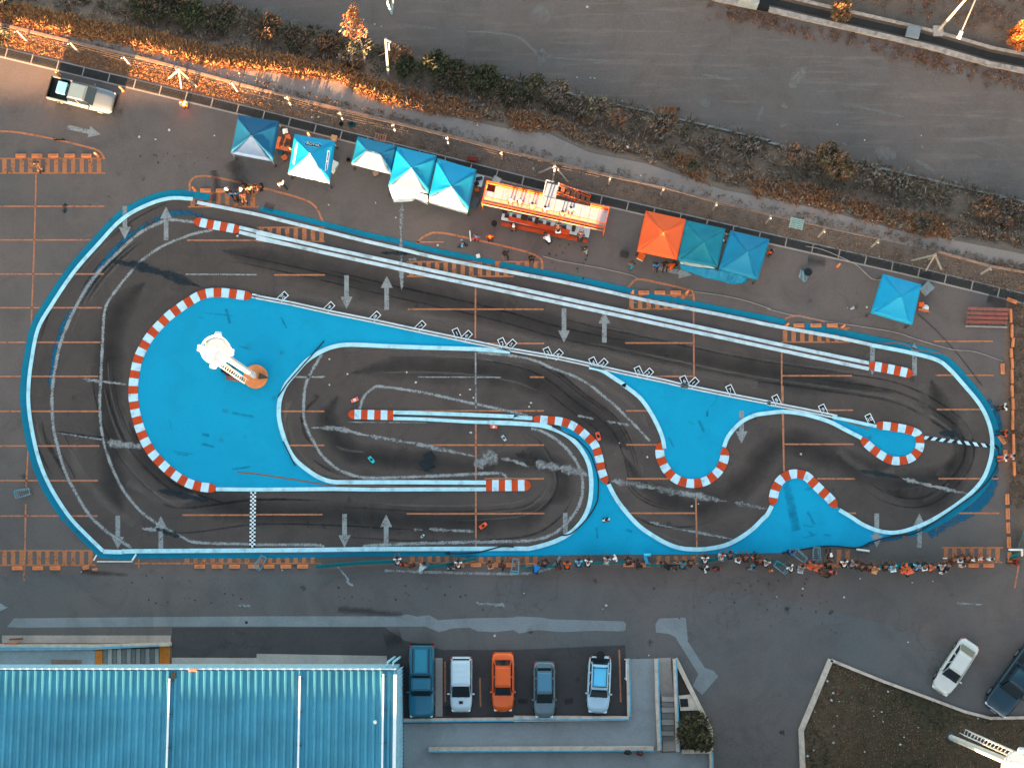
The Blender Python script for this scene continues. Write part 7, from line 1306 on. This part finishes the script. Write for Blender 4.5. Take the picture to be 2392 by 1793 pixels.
for _ in range(1500):
    u = rv.uniform(60, 930); v = rv.uniform(0, .3); p = band(u, v) + Vector((0, 0, .05)); tuft(m, p, rv.uniform(.2, .4), rv.uniform(.4, .75), 12, [9, 9, 0, 2], .06)  # extra golden tufts where the low sun falls, its glow put into their colour
stuff(m.build('dry_brush', VEG), 'tangled dry brush filling the bank between the gravel road and the dirt field', 'brush')
# thin grass along the verge, road edge, walls and grass plot
m = MB()
VL = [S(a, b, .01) for a, b in pts('S -60,45 163,98 600,209 845,269 1048,318 1425,412 1803,503 2058,561 2313,624 2440,648')]
def along(P_, f): 
    x = f * (len(P_) - 1); i = min(int(x), len(P_) - 2); return P_[i].lerp(P_[i + 1], x - i)
VD = [S(a, b, .01) for a, b in pts('S -60,95 190,153 562,245 812,307 1048,368 1425,460 1792,550 2058,615 2313,676 2440,706')]
for _ in range(3400):
    f = rv.random(); s = rv.uniform(.08, .95); c = along(VL, f).lerp(along(VD, f), s)
    if rv.random() < .2 and f > .12: continue
    tuft(m, c, rv.uniform(.06, .16), rv.uniform(.08, .2), 5, [9, 0, 9, 1] if f < .3 else ([0, 1, 3, 1] if rv.random() < .5 else [3, 6, 1]), .05)
for _ in range(900):
    f = rv.random(); c = along(VL, f) + Vector((rv.uniform(-.2, .2), rv.uniform(.2, .75), 0)); tuft(m, c, rv.uniform(.1, .25), rv.uniform(.1, .25), 7, [5, 3, 0, 6], .05)
for _ in range(2200):
    x_ = rv.uniform(-60, 560); yb = 58 + x_ * .245; c = S(x_, yb + rv.uniform(4, 46), .01); tuft(m, c, rv.uniform(.08, .18), rv.uniform(.06, .16), 5, [9, 9, 0, 2], .05)  # golden grass thickened at the left, sunlight painted into its colour
stuff(m.build('verge_grass', VEG), 'short dry grass on the verge between the drain and the gravel road', 'grass')
m = MB(); GP = [T('D4', x, y) for x, y in ((540, 740), (320, 1330), (335, 1700), (2300, 1700), (2300, 1235), (1920, 1240))]
def inside(p, P_):
    r_ = False; j = len(P_) - 1
    for i in range(len(P_)):
        if (P_[i].y > p.y) != (P_[j].y > p.y) and p.x < (P_[j].x - P_[i].x) * (p.y - P_[i].y) / (P_[j].y - P_[i].y) + P_[i].x: r_ = not r_
        j = i
    return r_
k = 0
while k < 3600:
    c = T('D4', rv.uniform(290, 2300), rv.uniform(740, 1700), .012)
    if not inside(c, GP): continue
    k += 1; g = math.sin(c.x * .55) + math.sin(c.y * .6 + c.x * .3 + 1) + rv.uniform(-.4, .4)
    tuft(m, c, rv.uniform(.06, .16), rv.uniform(.05, .14), 5, [4, 4, 5] if g < -.25 else [3, 0, 3, 1], .045)
stuff(m.build('grass', VEG), 'patchy brown and dark green grass on the fenced plot at the lower right', 'grass')
m = MB()
for _ in range(1100):
    f = rv.random(); i = int(f * 7); a_ = S(*UP[min(i + 1, 7)], FZ).lerp(S(*UP[min(i + 2, 8)], FZ), rv.random()); c = a_ + Vector((rv.uniform(-1, 1), -rv.uniform(.3, 1.6) if rv.random() < .35 else rv.uniform(2.6, 9), 0)); tuft(m, c, rv.uniform(.12, .4), rv.uniform(.1, .4), 9, [2, 3, 0, 3], .06)
for _ in range(900):
    c = T('B4', rv.uniform(2080, 2260), rv.uniform(930, 2700), .01); tuft(m, c, rv.uniform(.08, .22), rv.uniform(.08, .22), 6, [3, 0, 6, 5], .05)
stuff(m.build('weeds', VEG), 'scattered rust coloured weeds on the bare soil at the right side', 'weeds')
# bushes and trees, each its own
def crown(m, c, rx, ry, rz_, n_, mis, ls=.16, clumps=9):
    cl = []
    for _ in range(clumps):
        a_ = rv.uniform(0, 6.28); e = rv.random() ** .5 * .75; cl.append((Vector((math.cos(a_) * rx * e, math.sin(a_) * ry * e, rv.uniform(-.35, .7) * rz_)), rv.uniform(.28, .5)))
    for _ in range(n_):
        k, s = rv.choice(cl); d = Vector((rv.gauss(0, 1), rv.gauss(0, 1), rv.gauss(0, 1))).normalized(); p = c + k + Vector((d.x * rx, d.y * ry, d.z * rz_)) * s * rv.random() ** .3
        n1 = Vector((rv.gauss(0, 1), rv.gauss(0, 1), rv.gauss(.6, 1))).normalized(); t1 = n1.orthogonal().normalized(); t2 = n1.cross(t1); l_ = ls * rv.uniform(.6, 1.3); m.add([p - t1 * l_, p + t2 * l_ * .45, p + t1 * l_, p - t2 * l_ * .45], [(0, 1, 2, 3)], rv.choice(mis))
def bush(p, rx, ry, h, mis, label, n_=700, name='bush', cat='bush', ls=.15, twigs=16):
    t = thing(name, label, cat, p, 0, None); m = MB(); crown(m, Vector((0, 0, h * .55)), rx, ry, h * .5, n_, mis, ls, 12)
    for _ in range(n_ // 12): a_ = rv.uniform(0, 6.28); blade(m, Vector((math.cos(a_) * rx * .3, math.sin(a_) * ry * .3, h * .3)), Vector((math.cos(a_), math.sin(a_), rv.uniform(.3, 1))), rx * rv.uniform(.6, 1.1), .05, rv.choice(mis))
    m.build('crown', VEG, t); m = MB()
    for _ in range(twigs): a_ = rv.uniform(0, 6.28); m.bar((0, 0, 0), (math.cos(a_) * rx * .7, math.sin(a_) * ry * .7, h * rv.uniform(.4, .9)), .035)
    m.build('stems', VEG[3], t); return t
def bz(t_, X, Y): 
    x, y = px(t_, X, Y); return S(x, y, -1.2)
for t_, X, Y, rx, h, mis, lb, n_ in (('A4', 520, 1350, 1.15, 2.2, [5, 2, 3, 5], 'large round olive brown bush at the field kerb, upper right', 1500), ('A4', 610, 1450, 1.35, 2.0, [5, 2, 5, 0], 'broad olive bush merging with the round one at the field kerb', 1600), ('A4', 640, 95, .95, 2.6, [2, 5, 3], 'dense round brown bush overhanging the upper right drain', 1500),
    ('A1', 1260, 70, 1.5, 1.9, [4, 4, 5, 3], 'dark green bush at the top, left of the field corner', 1500), ('A1', 1450, 40, 1.7, 2.0, [4, 4, 3], 'large dark bush at the top edge by the field corner', 1600), ('A1', 1650, 130, 1.6, 1.8, [4, 4, 5], 'dark green bush below the field corner', 1500), ('A1', 1900, 160, 1.5, 1.6, [4, 4, 3], 'dark bush left of the brown reeds at the top', 1300), ('A2', 90, 250, 1.4, 1.8, [3, 2, 3, 4], 'brown bush at the left start of the dirt field kerb', 1300), ('A2', 330, 330, 1.3, 1.3, [3, 3, 4], 'dark brown reed bush left of the leafy sapling', 1100), ('A2', 600, 400, 1.3, 1.3, [3, 3, 4, 0], 'dark brown bush just left of the leafy sapling', 1100),
    ('A2', 820, 520, 1.1, 1.4, [3, 0, 1], 'brown reed bush under the leafy sapling', 1000), ('A2', 1230, 470, 1.0, 1.5, [0, 3, 1], 'brown feathery bush right of the utility pole', 1100), ('A2', 1300, 590, 1.1, 1.4, [4, 5, 4], 'dark green bush below the feathery one by the utility pole', 1200), ('A2', 1560, 560, 1.3, 1.7, [4, 4, 5], 'dark green bush at the field kerb, second right of the utility pole', 1400), ('A2', 1700, 640, 1.5, 1.5, [4, 4, 3], 'wide dark green bush in the middle of the bank', 1500), ('A2', 1950, 700, 1.6, 1.5, [4, 5, 4], 'dark green bush right of the wide one in the bank', 1500), ('A2', 2150, 800, 1.3, 1.3, [4, 3, 4], 'dark bush right above the large brown grass mat', 1200),
    ('A3', 190, 720, .9, 1.3, [4, 5, 5], 'green bush sticking out of the bank into the dirt field', 1000), ('A3', 380, 800, 1.2, 1.4, [6, 3, 1, 4], 'grey brown bush below the field marks', 1100), ('A3', 560, 900, 1.0, 1.0, [6, 4, 3], 'grey twiggy bush in the bank left of the tan one', 900), ('A3', 720, 930, 1.2, 1.2, [5, 3, 1], 'tan and olive bush in the middle of the bank', 1100), ('A3', 900, 1020, .9, 1.1, [2, 3, 0], 'rust brown bush left of the rusty box', 900), ('A3', 1270, 1080, 1.5, 1.3, [0, 3, 6, 5], 'brown twiggy bush below the rusty box', 1400), ('A3', 1540, 1440, .55, .9, [4, 4, 5], 'small dark green bush at the gravel road edge', 800), ('A3', 1330, 1350, .6, .8, [4, 5, 3], 'small olive bush left of the dark green one at the gravel road edge', 600),
    ('A3', 1720, 1250, 1.0, 1.0, [6, 3, 3], 'grey brown bush in the bank below the field kerb', 900), ('A3', 2000, 1290, 1.1, 1.1, [3, 6, 4], 'dark twiggy bush in the bank left of the round olive bush', 1000), ('A4', 250, 1330, 1.0, 1.2, [3, 6, 2], 'brown grey bush left of the round olive bush', 1000), ('A4', 860, 1480, 1.2, 1.2, [6, 4, 6, 3], 'dark grey twiggy bush right of the broad olive bush', 1100), ('A4', 1100, 1560, 1.2, 1.0, [6, 3, 4], 'grey twiggy bush in the bank near the right side', 1000), ('B4', 1880, 130, 1.1, 1.6, [2, 3, 3], 'dark rust brown bush at the far right of the bank', 1300), ('B4', 2040, 260, .7, 1.0, [2, 3], 'smaller rust brown bush below the dark one at the far right', 700), ('B4', 2120, 150, 1.0, 1.0, [6, 4, 3], 'grey thorny bush at the right edge of the bank', 900), ('B4', 1320, 280, .8, .9, [4, 5, 3], 'dark olive bush at the gravel road edge, right side', 800)):
    p = bz(t_, X, Y); p.z = FZ if Y < 200 and t_ == 'A4' else -1.5
    if t_ in ('A3', 'B4') and Y in (1440, 1350, 280): p = T(t_, X, Y)
    if t_ == 'A1': h *= .6
    elif t_ != 'A4' or Y > 200: h *= .75
    if t_ in ('A3', 'B4') or (t_ == 'A4' and Y > 1300): mis = mis + [6, 3]
    bush(p, rx, rx * .85, h, mis, lb, n_)
bush(T('A4', 2110, 380, FZ), 1.0, .9, 4.2, [7, 7, 2], 'shrub with sunlight orange put into its leaves, at the upper right edge', 1300, ls=.14)  # orange leaf colour stands in for the sun on this shrub
bush(T('A1', 30, 330, 0), .95, .8, 1.2, [4, 5, 6], 'dark round shrub by the drain at the left edge', 1100)
bush(T('A1', 60, 20, 0), .6, .6, 1.0, [4, 6], 'small dark shrub in the upper left corner', 700)
p = T('D3', 1550, 1335); p.z = .4; bush(p, 1.6, 1.6, 1.6, [5, 4, 5, 3], 'round olive green bush growing in the cream planter', 3200, ls=.2)
for t_, X, Y, lb in (('A1', 2211, 430, 'tall grass clump'), ):
    pass
# leafy sapling; the sunlight on its top is put into the leaf colours
t = thing('tree', 'slender sapling with a leafy top coloured as if sunlit, rising from the dark bushes', 'tree', T('A2', 930, 560, -1.3)); k = t.location; top = T('A2', 850, 180, 6.0) - k; m = MB(); m.tube([(0, 0, 0), top * .35 + Vector((.15, 0, 0)), top * .7, top], .1, 8, r2=.03); tk = m.build('trunk', VEG[6], t); m = MB()
for u, dx, dy in ((.4, .9, .3), (.5, -.8, .4), (.62, .8, .2), (.7, -.9, .5), (.8, .6, .6)): m.tube([top * u, top * u + Vector((dx, dy, .9))], .035, 5, r2=.012)
m.build('limb', VEG[6], tk); m = MB(); crown(m, top * .95, 1.15, 1.7, 1.1, 900, [8, 8, 7, 1], .12, 16); m.build('crown', VEG, t); m = MB(); crown(m, top * .45, 1.2, 1.0, 1.0, 420, [5, 4, 6], .12, 10); m.build('lower_crown', VEG, t)
# ---------------------------------------------------------------- unseen blocks added south of the view, their heights shaped to shade it
m_far = M('far_block_wall', rgb(120, 118, 114), .9)
yB = S(0, 1862, 0).y - .5
tanE = math.tan(SUN_EL) / LDY
def zline(py_): return (S(0, 1862).y - S(0, py_).y) * -1 * tanE      # height needed at yB for a shadow that ends on the ground at this row
def block(x0, x1, h, yy=yB, dep=14):
    return (x0, x1, h, yy, dep)
H0 = zline(232)
def sx(px_, at_y=100): return S(px_, at_y).x - (S(px_, at_y).y - yB) * LDX / LDY
xe = S(2352, 1000).x - (S(2352, 1000).y - yB) * LDX / LDY
xm = S(1400, 510).x - (S(1400, 510).y - yB) * LDX / LDY
blocks = [(sx(-2600), xm, H0, yB, 16), (xm, xe, H0 + 1.3, yB, 16), (xe, xe + 70, 3.3, yB, 14)]
for (x0, x1, h, yy, dep), lb in zip(blocks, ('long unseen block shaped to cast shade, south of the ribbed warehouse', 'taller unseen block shaped to cast shade, south of the parked cars', 'low unseen block shaped to let sun past, south of the grass plot')):
    t = thing('unseen_shade_block', lb, 'building', ((x0 + x1) / 2, yy - dep / 2, 0))
    m = MB(); m.box((0, 0, h / 2 - .15), (x1 - x0 - .02, dep, h)); m.build('wall', m_far, t)
    m = MB(); m.box((0, 0, h - .07), (x1 - x0, dep + .1, .14)); m.build('roof', M('far_roof', rgb(110, 106, 102), .9), t)
